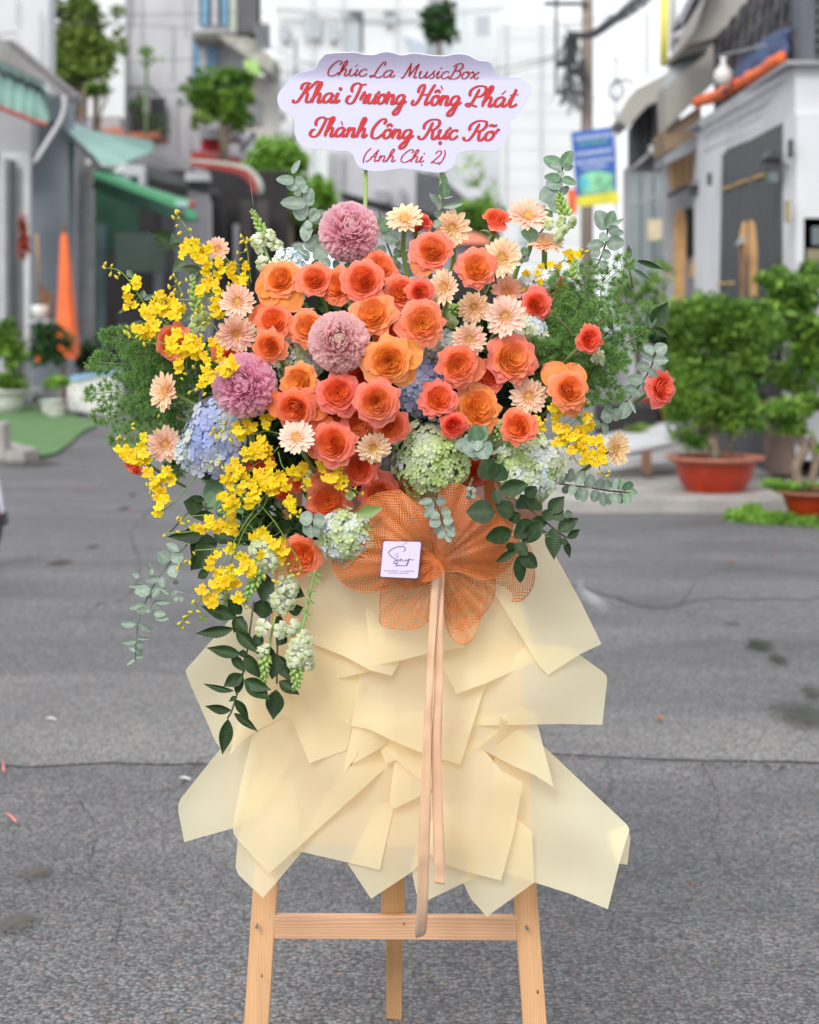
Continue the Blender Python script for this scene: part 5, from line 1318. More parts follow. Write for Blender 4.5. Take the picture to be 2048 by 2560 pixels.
# ================================================================ STROKE LETTERING
GL = {
'a': (1.2, [[(.85, .8), (.6, 1), (.25, .85), (.08, .45), (.25, .05), (.5, .1), (.8, .5), (.88, .95)], [(.88, .95), (.8, .4), (.9, .05), (1.1, .1), (1.25, .35)]]),
'c': (.95, [[(.8, .8), (.6, 1), (.25, .85), (.08, .45), (.3, .02), (.65, .08), (.95, .4)]]),
'h': (1.1, [[(.0, .3), (.35, 1.1), (.55, 1.8), (.42, 2.1), (.25, 1.8), (.17, 1.0), (.1, 0)], [(.12, .4), (.4, .9), (.65, .95), (.72, .6), (.68, .15), (.85, .02), (1.15, .35)]]),
'u': (1.15, [[(.0, .6), (.15, 1), (.1, .4), (.25, .03), (.55, .15), (.8, .6), (.85, 1)], [(.85, 1), (.78, .35), (.9, .03), (1.18, .35)]]),
'i': (.55, [[(.0, .5), (.2, 1), (.12, .3), (.25, .02), (.58, .35)]]),
's': (.85, [[(.0, .2), (.35, .7), (.5, 1.1), (.42, .75), (.66, .35), (.45, .02), (.1, .1)]]),
'o': (1.0, [[(.5, 1), (.2, .85), (.08, .45), (.3, .02), (.65, .15), (.8, .6), (.6, .98), (.5, .9), (.75, .8), (1.05, .85)]]),
'x': (1.0, [[(.05, .8), (.2, 1), (.4, .6), (.6, .1), (.8, .05), (1.0, .3)], [(.9, 1), (.5, .55), (.1, .02)]]),
'r': (.85, [[(.0, .3), (.3, 1.15), (.32, .88), (.6, .85), (.5, .4), (.55, .05), (.9, .35)]]),
'n': (1.1, [[(.0, .6), (.2, 1), (.15, .4), (.1, 0)], [(.13, .4), (.4, .9), (.65, .95), (.72, .6), (.68, .15), (.85, .02), (1.15, .35)]]),
'g': (1.2, [[(.85, .8), (.6, 1), (.25, .85), (.08, .45), (.25, .08), (.5, .15), (.8, .5), (.88, .95)], [(.88, .95), (.8, 0), (.6, -.8), (.25, -1.05), (.1, -.8), (.5, -.2), (1.25, .4)]]),
't': (.8, [[(.1, .4), (.4, 1.2), (.5, 1.8), (.35, .6), (.4, .05), (.7, .1), (.95, .35)], [(.05, 1.2), (.85, 1.3)]]),
'y': (1.2, [[(.0, .5), (.15, 1), (.1, .4), (.25, .03), (.55, .15), (.8, .6), (.88, 1)], [(.88, 1), (.75, 0), (.5, -.8), (.25, -1.0), (.2, -.7), (.6, -.1), (1.0, .5), (1.3, .9), (1.5, .8), (1.9, 1.0)]]),
'f': (.8, [[(.1, .5), (.5, 1.4), (.6, 1.9), (.45, 2.0), (.35, 1.2), (.2, -.9)], [(.1, .6), (.6, .6)]]),
'l': (.55, [[(.05, .5), (.4, 1.4), (.4, 1.9), (.25, 1.6), (.15, .4), (.3, .02), (.6, .4)]]),
'w': (1.4, [[(.0, .6), (.15, 1), (.12, .3), (.3, .02), (.55, .3), (.65, .9), (.65, .3), (.85, .02), (1.1, .4), (1.1, 1), (1.4, .9)]]),
'e': (.85, [[(.05, .4), (.5, .6), (.6, .9), (.4, 1), (.12, .6), (.2, .05), (.55, .05), (.88, .4)]]),
'C': (1.35, [[(1.1, 1.5), (1.25, 1.85), (1.0, 2.08), (.55, 1.8), (.15, 1.0), (.2, .2), (.6, -.02), (1.0, .15), (1.3, .5)]]),
'K': (1.35, [[(-.45, .3), (-.35, 0), (.0, .1), (.3, .8), (.6, 1.9)], [(.0, 1.3), (.05, 1.8), (.4, 2.0), (.85, 1.9)], [(1.55, 2.0), (1.35, 2.15), (1.0, 1.7), (.45, 1.0)], [(.45, 1.0), (.75, .9), (.85, .1), (1.2, .1), (1.35, .4)]]),
'L': (1.25, [[(1.0, 1.6), (1.05, 2.0), (.8, 2.05), (.5, 1.2), (.35, .3), (.05, -.02), (-.05, .2), (.3, .2), (.8, -.05), (1.25, .25)]]),
'M': (1.75, [[(-.2, .1), (.0, .0), (.2, .6), (.45, 1.9), (.35, 2.0)], [(.45, 1.9), (.6, .9), (.65, .2)], [(.65, .2), (1.0, 1.3), (1.35, 2.0)], [(1.35, 2.0), (1.25, .9), (1.3, .05), (1.6, .2)]]),
'B': (1.4, [[(.55, 1.8), (.35, .7), (.2, .0), (.0, .15)], [(.15, 1.6), (.45, 1.95), (.95, 2.1), (1.2, 1.7), (.95, 1.2), (.5, 1.05)], [(.5, 1.05), (1.05, 1.0), (1.2, .5), (.9, .05), (.4, -.02), (.1, .15)]]),
'T': (1.2, [[(.1, 1.1), (-.05, 1.5), (.1, 1.9), (.5, 2.05), (.9, 1.9), (1.5, 1.95)], [(.95, 1.9), (.75, .9), (.5, .15), (.1, -.05), (-.3, .2), (-.2, .65), (.1, .75)]]),
'H': (1.6, [[(-.3, .5), (-.38, .1), (-.05, .0), (.28, .6), (.55, 1.95)], [(-.05, 1.2), (.0, 1.75), (.3, 2.05), (.55, 1.95)], [(1.6, 2.1), (1.45, 1.9), (1.15, 1.0), (1.02, .4), (1.1, .02), (1.5, .35)], [(.2, .95), (.6, 1.05), (1.15, 1.05)]]),
'P': (1.3, [[(.65, 1.8), (.4, .6), (.15, .0), (-.15, .15), (.05, .3), (.5, .1), (.9, .0)], [(-.05, 1.0), (-.1, 1.6), (.4, 2.05), (1.1, 2.0), (1.25, 1.5), (.95, 1.05), (.5, 1.0)]]),
'R': (1.5, [[(.65, 1.8), (.4, .6), (.1, .0), (-.3, .05), (-.4, .35)], [(-.1, 1.0), (-.1, 1.6), (.4, 2.05), (1.15, 2.0), (1.3, 1.5), (1.0, 1.05), (.55, 1.0)], [(.55, 1.0), (.85, .9), (1.0, .1), (1.25, .0), (1.5, .4)]]),
'A': (1.4, [[(-.1, .15), (.05, .0), (.4, .5), (1.0, 2.0)], [(1.0, 2.0), (.92, 1.0), (1.0, .05), (1.4, .3)], [(.3, .6), (.6, .85), (1.05, .75)]]),
'S': (1.6, [[(1.5, 1.3), (1.75, 1.8), (1.4, 2.1), (.7, 2.1), (.1, 1.6), (.1, 1.1), (.6, .6), (.95, .1), (.9, -.3), (.6, -.35), (.45, -.1), (.7, .2), (1.25, .45)]]),
'2': (1.1, [[(.15, 1.5), (.35, 1.95), (.75, 2.0), (.85, 1.5), (.5, .8), (.0, .05), (.3, .2), (.7, -.02), (1.05, .2)]]),
'(': (.6, [[(.55, 2.2), (.2, 1.5), (.1, .6), (.25, -.25)]]),
')': (.5, [[(.1, 2.2), (.35, 1.5), (.3, .6), (.0, -.25)]]),
}
AC = {';': [[(.62, 2.0), (.92, 1.62)]], '/': [[(.45, 1.25), (.75, 1.65)]], '`': [[(.3, 1.65), (.55, 1.25)]], '^': [[(.15, 1.25), (.45, 1.55), (.75, 1.25)]], '.': [[(.5, -.42), (.53, -.40)]],
 '*': [[(.3, 1.42), (.33, 1.45)]], '~': [[(.1, 1.5), (.35, 1.68), (.55, 1.5), (.8, 1.7)]], '+': [[(.82, 1.0), (1.05, 1.1), (1.05, 1.3)]], '"': [[(.1, 1.75), (.4, 1.55)]]}
def word(txt, x0, x1, yb0, yb1, xh, wd, Dfun, slant=.28, cal=.55):
 """strokes for one word; 'o|^' style: accents follow the letter in []"""
 strokes = []; pen = 0; i = 0
 while i < len(txt):
  ch = txt[i]; i += 1
  acc = ''
  if i < len(txt) and txt[i] == '[':
   j = txt.index(']', i); acc = txt[i + 1:j]; i = j + 1
  if ch == ' ': pen += .6; continue
  adv, st = GL[ch]
  for s in st: strokes.append(([(p[0] + pen, p[1]) for p in s], False))
  for c in acc:
   for s in AC[c]: strokes.append(([(p[0] + pen, p[1]) for p in s], c in '.*'))
  pen += adv * .97
 xs = [p[0] + p[1] * slant for s, _ in strokes for p in s]
 mn, mx_ = min(xs), max(xs)
 out = MB()
 for si, (s, dot) in enumerate(strokes):
  dz = si * .00002
  q = spline([Vector((p[0] + p[1] * slant, p[1])) for p in s], 6)
  pts = []
  for v in q:
   t = (v.x - mn) / (mx_ - mn)
   pts.append((x0 + (x1 - x0) * t, yb0 + (yb1 - yb0) * t - v.y * xh))
  L1, R1 = [], []
  n = len(pts)
  for k in range(n):
   a, b = pts[max(0, k - 1)], pts[min(n - 1, k + 1)]
   d = Vector((b[0] - a[0], b[1] - a[1])); d = d.normalized() if d.length > 1e-6 else Vector((1, 0))
   nn = Vector((-d.y, d.x))
   ww = wd * ((1 - cal) + cal * abs(d.y) ** 1.2) * .5
   if dot: ww = wd * .62
   if not dot and (k == 0 or k == n - 1): ww *= .45
   L1.append((pts[k][0] + nn.x * ww, pts[k][1] + nn.y * ww)); R1.append((pts[k][0] - nn.x * ww, pts[k][1] - nn.y * ww))
  if dot:
   cxy = pts[0]; ring = [(cxy[0] + wd * .62 * math.cos(a), cxy[1] + wd * .62 * math.sin(a)) for a in [2 * PI * t / 10 for t in range(10)]]
   out.add([P(p[0], p[1], Dfun(p[1]) - dz) for p in ring], [tuple(range(10))])
   continue
  out.add([P(p[0], p[1], Dfun(p[1]) - dz - .00001 * (q_ % n)) for q_, p in enumerate(L1 + R1)], [(k, k + 1, n + k + 1, n + k) for k in range(n - 1)])
 return out
# ================================================================ MESSAGE BOARD
BD = 2.985
def bdep(py):
 return BD - .02 * max(0, (200 - py) / 65) ** 1.5 if py < 200 else BD
SGN = M('lilac_white_board', (.60, .59, .79), .5, .02, 2)
sg = thing('message_board', P(1010, 425, BD), 'scalloped white message board with red script greeting on two green sticks', 'sign')
ol = [(380, 88), (430, 82), (480, 80), (560, 78), (620, 90), (680, 92), (720, 79), (760, 75), (800, 82), (850, 95), (900, 86), (930, 83), (970, 88), (1040, 97), (1110, 100), (1160, 91), (1200, 87), (1250, 93), (1290, 112), (1330, 128), (1380, 133), (1405, 155), (1425, 205), (1450, 225), (1510, 230), (1570, 235), (1620, 255), (1645, 285), (1646, 325), (1620, 380), (1590, 430), (1555, 475), (1522, 495), (1518, 540), (1500, 590), (1475, 630), (1450, 672), (1400, 688), (1340, 682), (1280, 680), (1220, 690), (1190, 705), (1175, 750), (1155, 790), (1110, 812), (1060, 817), (1000, 808), (900, 796), (840, 792), (760, 803), (700, 810), (640, 803), (590, 783), (565, 750), (550, 708), (510, 684), (450, 685), (380, 675), (290, 672), (230, 645), (200, 605), (187, 560), (190, 510), (180, 475), (150, 455), (110, 430), (90, 400), (82, 360), (95, 320), (125, 285), (155, 250), (180, 220), (220, 202), (290, 185), (325, 165), (345, 125)]
olp = [(660 + x / 2.464, 100 + y / 2.464) for x, y in ol]
q = spline([Vector(p) for p in olp] + [Vector(olp[0])], 4)[:-1]
cen = Vector((1010, 280)); vs = [P(cen.x, cen.y, bdep(cen.y))]; RG = 12; nn_ = len(q)
for r in range(1, RG + 1):
 for p in q:
  v = cen.lerp(p, r / RG); vs.append(P(v.x, v.y, bdep(v.y)))
fs = [(0, 1 + j, 1 + (j + 1) % nn_) for j in range(nn_)]
for r in range(RG - 1):
 for j in range(nn_):
  a0 = 1 + r * nn_; fs.append((a0 + j, a0 + nn_ + j, a0 + nn_ + (j + 1) % nn_, a0 + (j + 1) % nn_))
me = mesh('board', [v - sg.location for v in vs], fs, SGN, False)
o = link('board', me, sg); md = o.modifiers.new('s', 'SOLIDIFY'); md.thickness = .003; md.offset = 1
bm = bmesh.new(); bm.from_mesh(me); bmesh.ops.recalc_face_normals(bm, faces=bm.faces)
if bm.faces[0].normal.y > 0:
 for f in bm.faces: f.normal_flip()
bm.to_mesh(me); bm.free(); md.offset = -1
INK = M('red_ink', (.58, .012, .015), .45, .03)
INKD = M('dark_red_ink', (.36, .012, .03), .45, .03)
def C(x, y): return (660 + x / 2.464, 100 + y / 2.464)
f1 = lambda e: (lambda py: bdep(py) - e)
rows = [
('Chu[/]c', 395, 637, 220, 223, 45, 9, 0), ('La', 655, 808, 228, 231, 45, 9, 0), ('Musi[*]cBox', 843, 1328, 234, 240, 45, 9, 0),
('Khai[*]', 182, 474, 384, 388, 61, 20, 1), ('Tru[+]o[+]ng', 508, 880, 388, 398, 61, 20, 1), ('Ho[^;]ng', 912, 1218, 398, 406, 61, 20, 1), ('Pha[/]t', 1245, 1570, 408, 414, 61, 20, 1),
('Tha[`]nh', 284, 638, 592, 600, 58, 20, 1), ('Co[^]ng', 664, 925, 604, 610, 58, 20, 1), ('Ru[+.]c', 954, 1196, 608, 612, 58, 20, 1), ('Ro[+~]', 1232, 1446, 616, 620, 58, 20, 1),
('(Anh', 612, 812, 748, 750, 38, 8.5, 0), ('Chi[*.]', 845, 990, 752, 754, 38, 8.5, 0), ('2)', 1030, 1116, 758, 760, 38, 8.5, 0)]
for t_, x0, x1, y0, y1, xh, wd, bold in rows:
 a, b = C(x0, y0), C(x1, y1)
 k_ = 1 / 2.464
 if bold:
  m_ = word(t_, a[0], b[0], a[1], b[1], xh * k_, wd * k_ * 1.0, f1(.0004)); m_.build('lettering', INKD, sg, fix=False)
  m_ = word(t_, a[0], b[0], a[1], b[1], xh * k_, wd * k_ * .72, f1(.0013)); m_.build('lettering', INK, sg, fix=False)
 else:
  m_ = word(t_, a[0], b[0], a[1], b[1], xh * k_, wd * k_ * 1.0, f1(.0004), cal=.5); m_.build('lettering', INKD, sg, fix=False)
  m_ = word(t_, a[0], b[0], a[1], b[1], xh * k_, wd * k_ * .55, f1(.0013), cal=.5); m_.build('lettering', INK, sg, fix=False)
STK = M('green_bamboo_stick', (.26, .38, .11), .55, .2, 12)
m_ = MB(); m_.tube([P(915, 400, 3.0), P(913, 560, 3.0), P(912, 900, 3.02)], 5 * mpp(3), 8); m_.build('stick', STK, sg, smooth=True)
m_ = MB(); m_.tube(spline([P(1105, 400, 3.0), P(1103, 470, 3.0), P(1098, 560, 3.0), P(1092, 900, 3.02)], 4), 5 * mpp(3), 8); m_.build('stick', STK, sg, smooth=True)

# ================================================================ SHOP CARD
cd = thing('shop_card', P(1001, 1440, 2.80), 'small square lilac card with script logo pinned on the orange netting', 'card')
CARD = M('lilac_card', (.70, .62, .84), .5, .02)
CARDE = M('dark_card_edge', (.12, .03, .12), .6)
def rr(c4, r):
 out = []
 for i in range(4):
  p0, p, p2 = Vector(c4[i - 1]), Vector(c4[i]), Vector(c4[(i + 1) % 4])
  a, b = p + (p0 - p).normalized() * r, p + (p2 - p).normalized() * r
  for t in range(5):
   t /= 4; out.append(a * (1 - t) ** 2 + p * 2 * t * (1 - t) + b * t * t)
 return [(v.x, v.y) for v in out]
m_ = MB(); m_.slab(rr([(957, 1351), (1055, 1353), (1046, 1448), (949, 1444)], 7), 2.812, .001); m_.build('backing', CARDE, cd)
m_ = MB(); m_.slab(rr([(959, 1353), (1053, 1355), (1044.5, 1446), (951, 1442)], 6), 2.809, .001); m_.build('face', CARD, cd)
INKP = M('plum_ink', (.10, .03, .10), .6)
dcf = lambda py: 2.8082
def cc(x, y): return (940 + x / 13.27, 1340 + y / 13.27)
def stroke(pts, wpx, name='logo'):
 q = spline([Vector(cc(*p)) for p in pts], 6)
 m_ = MB(); L1, R1 = [], []; n = len(q)
 for k in range(n):
  d = (q[min(n - 1, k + 1)] - q[max(0, k - 1)]).normalized(); nn = Vector((-d.y, d.x)) * wpx / 2
  L1.append(q[k] + nn); R1.append(q[k] - nn)
 m_.add([P(p.x, p.y, 2.8082) for p in L1 + R1], [(k, k + 1, n + k + 1, n + k) for k in range(n - 1)])
 return m_.build(name, INKP, cd, fix=False)
stroke([(915, 520), (975, 440), (940, 370), (840, 345), (700, 365), (540, 430), (435, 520), (440, 590), (530, 690), (660, 780), (725, 860), (690, 905), (610, 905), (595, 870), (660, 810), (740, 780)], 1.5)
stroke([(870, 770), (820, 770), (760, 810), (790, 835), (850, 790), (870, 800), (900, 835), (960, 820), (1000, 780)], 1.1)
stroke([(1000, 770), (1010, 820), (1060, 800), (1110, 750), (1080, 850), (1040, 970), (1010, 980), (1030, 900), (1100, 800), (1150, 770), (1200, 800), (1260, 770)], 1.1)
stroke([(700, 750), (680, 690), (640, 640), (600, 600)], .5, 'twig'); stroke([(690, 700), (690, 620), (715, 550), (720, 600), (690, 620)], .5, 'twig'); stroke([(700, 720), (740, 680), (765, 660)], .5, 'twig')
stroke([(640, 1030), (660, 980), (700, 930), (690, 960), (660, 975)], .7, 'small_lettering')
a, b = cc(690, 990), cc(1000, 990)
m_ = word('lower', a[0], b[0], a[1], b[1], 1.8, .8, dcf, cal=.3); m_.build('small_lettering', INKP, cd, fix=False)
a, b = cc(880, 300), cc(1030, 200)
m_ = MB(); m_.add([P(a[0], a[1], 2.8082), P(a[0] + .8, a[1] + .3, 2.8082), P(b[0] + .8, b[1] + .3, 2.8082), P(b[0], b[1], 2.8082)], [(0, 1, 2, 3)]); m_.build('pen_mark', INKP, cd, fix=False)
for (x0, x1, y) in ((265, 330, 1160), (360, 730, 1165), (810, 870, 1170), (910, 1250, 1175), (430, 740, 1235), (770, 880, 1243), (905, 945, 1243), (970, 1080, 1243)):
 m_ = MB(); x = x0
 while x < x1:
  a = cc(x, y); wq = R.uniform(.9, 1.3); hq = R.uniform(1.2, 1.9)
  m_.add([P(a[0], a[1], 2.8082), P(a[0] + wq, a[1], 2.8082), P(a[0] + wq, a[1] - hq, 2.8082), P(a[0], a[1] - hq, 2.8082)], [(0, 1, 2, 3)])
  x += 26
 m_.build('fine_print', INKP, cd, fix=False)
# ================================================================ FLOWER MATERIALS
def petal_mat(name, build, rough=.5, trans=.28, sheen=.0):
 m = bpy.data.materials.new(name); m.use_nodes = True
 n = m.node_tree; L = n.links.new; b = n.nodes['Principled BSDF']; b.inputs['Roughness'].default_value = rough
 b.inputs['Specular IOR Level'].default_value = .25
 at = n.nodes.new('ShaderNodeAttribute'); at.attribute_name = 'v'
 al = n.nodes.new('ShaderNodeAttribute'); al.attribute_name = 'layer'
 oi = n.nodes.new('ShaderNodeObjectInfo')
 def mix(f, a, c, mode='MIX'):
  x = n.nodes.new('ShaderNodeMixRGB'); x.blend_type = mode
  for i, s in enumerate((f, a, c)):
   if isinstance(s, (int, float)): x.inputs[i].default_value = s if i == 0 else (s, s, s, 1)
   elif isinstance(s, tuple): x.inputs[i].default_value = (*s, 1)
   else: L(s, x.inputs[i])
  return x.outputs[0]
 def math_(op, a, b2):
  x = n.nodes.new('ShaderNodeMath'); x.operation = op; x.use_clamp = True
  for i, s in enumerate((a, b2)):
   if isinstance(s, (int, float)): x.inputs[i].default_value = s
   else: L(s, x.inputs[i])
  return x.outputs[0]
 col = build(n, L, at.outputs['Fac'], al.outputs['Fac'], oi, mix, math_)
 L(col, b.inputs['Base Color'])
 t = n.nodes.new('ShaderNodeBsdfTranslucent'); L(col, t.inputs[0])
 ms = n.nodes.new('ShaderNodeMixShader'); ms.inputs[0].default_value = trans
 L(b.outputs[0], ms.inputs[1]); L(t.outputs[0], ms.inputs[2]); L(ms.outputs[0], n.nodes['Material Output'].inputs[0])
 return m
def _rose(n, L, v, lay, oi, mix, mt):
 sp = n.nodes.new('ShaderNodeSeparateColor'); L(oi.outputs['Color'], sp.inputs[0])
 red, pink, pale = sp.outputs[0], sp.outputs[1], sp.outputs[2]
 inner = mix(red, (1.0, .46, .06), (.96, .13, .03))
 inner = mix(mt('MULTIPLY', pale, .55), inner, (.99, .60, .16))
 edge = mix(red, (1.0, .34, .085), (.95, .12, .06))
 edge = mix(pink, edge, (.96, .155, .175))
 f = mt('MULTIPLY', mt('POWER', v, 2.4), mt('ADD', mt('MULTIPLY', lay, .95), .30))
 c = mix(f, inner, edge)
 c = mix(mt('MULTIPLY', mt('POWER', v, 16.0), .5), c, (1.0, .60, .44))  # rims lightened in colour, as if catching light above deep crevices
 tc = n.nodes.new('ShaderNodeTexCoord'); nz = n.nodes.new('ShaderNodeTexNoise'); nz.inputs['Scale'].default_value = 5; nz.inputs['Detail'].default_value = 5
 L(tc.outputs['Object'], nz.inputs['Vector'])
 g = n.nodes.new('ShaderNodeMapRange'); g.inputs[1].default_value = .3; g.inputs[2].default_value = .7; g.inputs[3].default_value = .86; g.inputs[4].default_value = 1.1; L(nz.outputs[0], g.inputs[0])
 return mix(1.0, c, g.outputs[0], 'MULTIPLY')
ROSE = petal_mat('rose_petal', _rose, .5, .33)
def _tip(c1, c2, pw=1.0):
 def f(n, L, v, lay, oi, mix, mt):
  c = mix(mt('POWER', v, pw), c1, c2)
  return mix(1.0, c, oi.outputs['Color'], 'MULTIPLY')
 return f
GERB = petal_mat('gerbera_petal', _tip((.95, .52, .38), (.98, .72, .56), .7), .55, .3)
GDISC = petal_mat('gerbera_disc', _tip((.80, .45, .12), (.98, .80, .38), 1.0), .7, .1)
MUM = petal_mat('mum_petal', _tip((1.0, .54, .63), (1.0, .73, .78), .6), .5, .55)
HYD = petal_mat('hydrangea_petal', _tip((.86, .88, .80), (1.0, 1.0, 1.0), 1.0), .55, .3)
ONC = petal_mat('orchid_petal', _tip((.88, .46, .01), (.97, .77, .015), .4), .45, .25)
SNAP = petal_mat('snapdragon_petal', _tip((.58, .68, .25), (.90, .92, .78), .9), .55, .35)
SBUD = M('snapdragon_bud', (.34, .50, .14), .5, .12, 30, tint=True, trans=.15)
YBUD = M('orchid_bud', (.80, .56, .05), .45, .12, 30, tint=True, trans=.15)
STEM = M('flower_stem', (.20, .29, .09), .55, .15, 20)
STEM_D = M('brown_green_stem', (.13, .11, .06), .6, .2, 20)
STEM_O = M('orchid_stem', (.20, .30, .05), .5, .2, 20)
def leafmat(name, c1, c2, rough, trans, spec=.5):
 m = bpy.data.materials.new(name); m.use_nodes = True
 n = m.node_tree; L = n.links.new; b = n.nodes['Principled BSDF']; b.inputs['Roughness'].default_value = rough; b.inputs['Specular IOR Level'].default_value = spec
 at = n.nodes.new('ShaderNodeAttribute'); at.attribute_name = 'v'           # 1 on the midrib
 tc = n.nodes.new('ShaderNodeTexCoord'); nz = n.nodes.new('ShaderNodeTexNoise'); nz.inputs['Scale'].default_value = 3.5; nz.inputs['Detail'].default_value = 6
 L(tc.outputs['Object'], nz.inputs['Vector'])
 cr = n.nodes.new('ShaderNodeValToRGB'); e = cr.color_ramp.elements; e[0].position = .34; e[0].color = (*c1, 1); e[1].position = .68; e[1].color = (*c2, 1)
 L(nz.outputs[0], cr.inputs[0])
 wv = n.nodes.new('ShaderNodeTexWave'); wv.inputs['Scale'].default_value = 4; wv.inputs['Distortion'].default_value = 2; L(tc.outputs['Object'], wv.inputs['Vector'])
 oi = n.nodes.new('ShaderNodeObjectInfo')
 m1 = n.nodes.new('ShaderNodeMixRGB'); m1.blend_type = 'MULTIPLY'; m1.inputs[0].default_value = 1; L(cr.outputs[0], m1.inputs[1]); L(oi.outputs['Color'], m1.inputs[2])
 m2 = n.nodes.new('ShaderNodeMixRGB'); m2.inputs[2].default_value = (c2[0] * 1.5, c2[1] * 1.4, c2[2] * 1.3, 1)
 mm_ = n.nodes.new('ShaderNodeMath'); mm_.operation = 'MULTIPLY'; mm_.inputs[1].default_value = .45; L(at.outputs['Fac'], mm_.inputs[0]); L(mm_.outputs[0], m2.inputs[0]); L(m1.outputs[0], m2.inputs[1])
 L(m2.outputs[0], b.inputs['Base Color'])
 bp = n.nodes.new('ShaderNodeBump'); bp.inputs['Strength'].default_value = .12; bp.inputs['Distance'].default_value = .05; L(wv.outputs[0], bp.inputs['Height']); L(bp.outputs[0], b.inputs['Normal'])
 t = n.nodes.new('ShaderNodeBsdfTranslucent'); L(m2.outputs[0], t.inputs[0])
 ms = n.nodes.new('ShaderNodeMixShader'); ms.inputs[0].default_value = trans
 L(b.outputs[0], ms.inputs[1]); L(t.outputs[0], ms.inputs[2]); L(ms.outputs[0], n.nodes['Material Output'].inputs[0])
 return m
EUC = leafmat('eucalyptus_leaf', (.19, .27, .21), (.31, .40, .33), .55, .2)
EUCG = leafmat('eucalyptus_leaf_green', (.12, .22, .13), (.20, .34, .20), .5, .25)
RUS = leafmat('ruscus_leaf', (.012, .030, .008), (.028, .064, .017), .48, .12, .35)
RUSG = leafmat('ruscus_leaf_pale', (.06, .11, .06), (.13, .20, .12), .4, .15)
FERN = FM('asparagus_needle', (.08, .20, .045), (.32, .55, .15), .35)

# ================================================================ PLACING
def Dp(px, py, lay=0.0):
 return 3.0 - .20 * max(0, 1 - ((px - 880) / 540) ** 2 - ((py - 930) / 420) ** 2) + .012 * lay
def root(name, px, py, r, D, tx, tz, roll, label, cat, group):
 t = thing(name, P(px, py, D), label, cat, group)
 nrm = Vector((tx, -1, tz)).normalized()
 q = nrm.to_track_quat('Z', 'Y').to_matrix().to_4x4() @ Matrix.Rotation(roll, 4, 'Z')
 s = r * mpp(D)
 t.matrix_basis = Matrix.Translation(P(px, py, D)) @ q @ Matrix.Scale(s, 4)
 return t
def world_tube(name, pts, r, mat, parent):
 """tube given in world coordinates under a rotated and scaled parent"""
 m_ = MB(); m_.tube(spline(pts, 5) if len(pts) > 2 else pts, r, 8)
 inv = parent.matrix_basis.inverted()
 me = mesh(name, [inv @ v for v in m_.v], m_.f, mat, True)
 return link(name, me, parent)
def grid(nu, nv, fn, attrs=True):
 vs, a1, a2 = [], [], []
 for j in range(nv + 1):
  for i in range(nu + 1):
   p, v, l = fn(-1 + 2 * i / nu, j / nv)
   vs.append(p); a1.append(v); a2.append(l)
 fs = [(j * (nu + 1) + i, j * (nu + 1) + i + 1, (j + 1) * (nu + 1) + i + 1, (j + 1) * (nu + 1) + i) for j in range(nv) for i in range(nu)]
 return vs, fs, a1, a2

# ---------------------------------------------------------------- roses
def rose_petals(kind, seed):
 rn = random.Random(seed)
 out = []
 N = {'full': 42, 'spiral': 31, 'bud': 18}[kind]
 for i in range(N):
  t = i / (N - 1)
  phi = i * 2.39996 + rn.uniform(-.35, .35)
  if kind == 'full':
   rt = .045 + .955 * t ** .80 + rn.uniform(-.045, .045); zt = .44 - .38 * t ** 1.5 + rn.uniform(-.05, .05); w_ = 1.10 - .30 * t; curl = .05 + .13 * t; rb = .03 + .16 * t
  elif kind == 'spiral':
   rt = .04 + .96 * t ** .95; zt = .62 - .52 * t ** 1.4 + rn.uniform(-.02, .02); w_ = 1.5 - .60 * t; curl = .03 + .18 * t * t; rb = .02 + .14 * t
  else:
   rt = .10 + .80 * t ** .9; zt = .95 - .35 * t ** 1.6; w_ = 1.5 - .5 * t; curl = .02 + .22 * t ** 3; rb = .02 + .15 * t
  zb = -.02 - .32 * t if kind != 'bud' else -.7
  s1, s2, s3 = rn.uniform(0, 6), rn.uniform(3.5, 6.5), rn.uniform(.5, 1.2)
  notch = rn.uniform(0, .13); ruf = (.048 if kind == 'full' else .026) * s3 * (.4 + t)
  def f(u, v):
   vm = 1 - .22 * abs(u) ** 4 - notch * max(0, 1 - (u * 3.2) ** 2) + .018 * math.sin(u * 9 + s1)
   x = v * vm
   c = max(0, (x - .66) / .34)
   ga = min(1, max(0, (.86 - t) / .3))
   rx_ = ga * math.sin(x * PI / 2) ** .8 + (1 - ga) * x ** 1.35
   zx_ = ga * x ** 1.25 + (1 - ga) * math.sin(min(1, x * 1.04) * PI / 2) ** .85
   r = rb + (rt - rb) * rx_ + curl * (1 - .75 * ga) * c * c * (1 - .25 * abs(u)) + ruf * math.sin(u * s2 + s1) * x ** 3
   z = zb + (zt - zb) * zx_ - curl * (1 - .9 * ga) * c ** 2.2 + ruf * 1.1 * math.sin(u * s2 * 1.4 + s1 * 2) * x ** 2
   a = phi + u * w_ * (.30 + .70 * x ** .55)
   r *= 1 - .10 * abs(u) ** 2 * (1 - t)
   return Vector((r * math.cos(a), r * math.sin(a), z)), x, t
  vs, fs, a1, a2 = grid(7, 6, f)
  out.append(mesh('petal', vs, fs, ROSE, True, {'v': a1, 'layer': a2}))
 return out
ROSES = {('full', k): rose_petals('full', 100 + k) for k in range(3)}
ROSES.update({('spiral', k): rose_petals('spiral', 200 + k) for k in range(2)})
ROSES[('bud', 0)] = rose_petals('bud', 300)
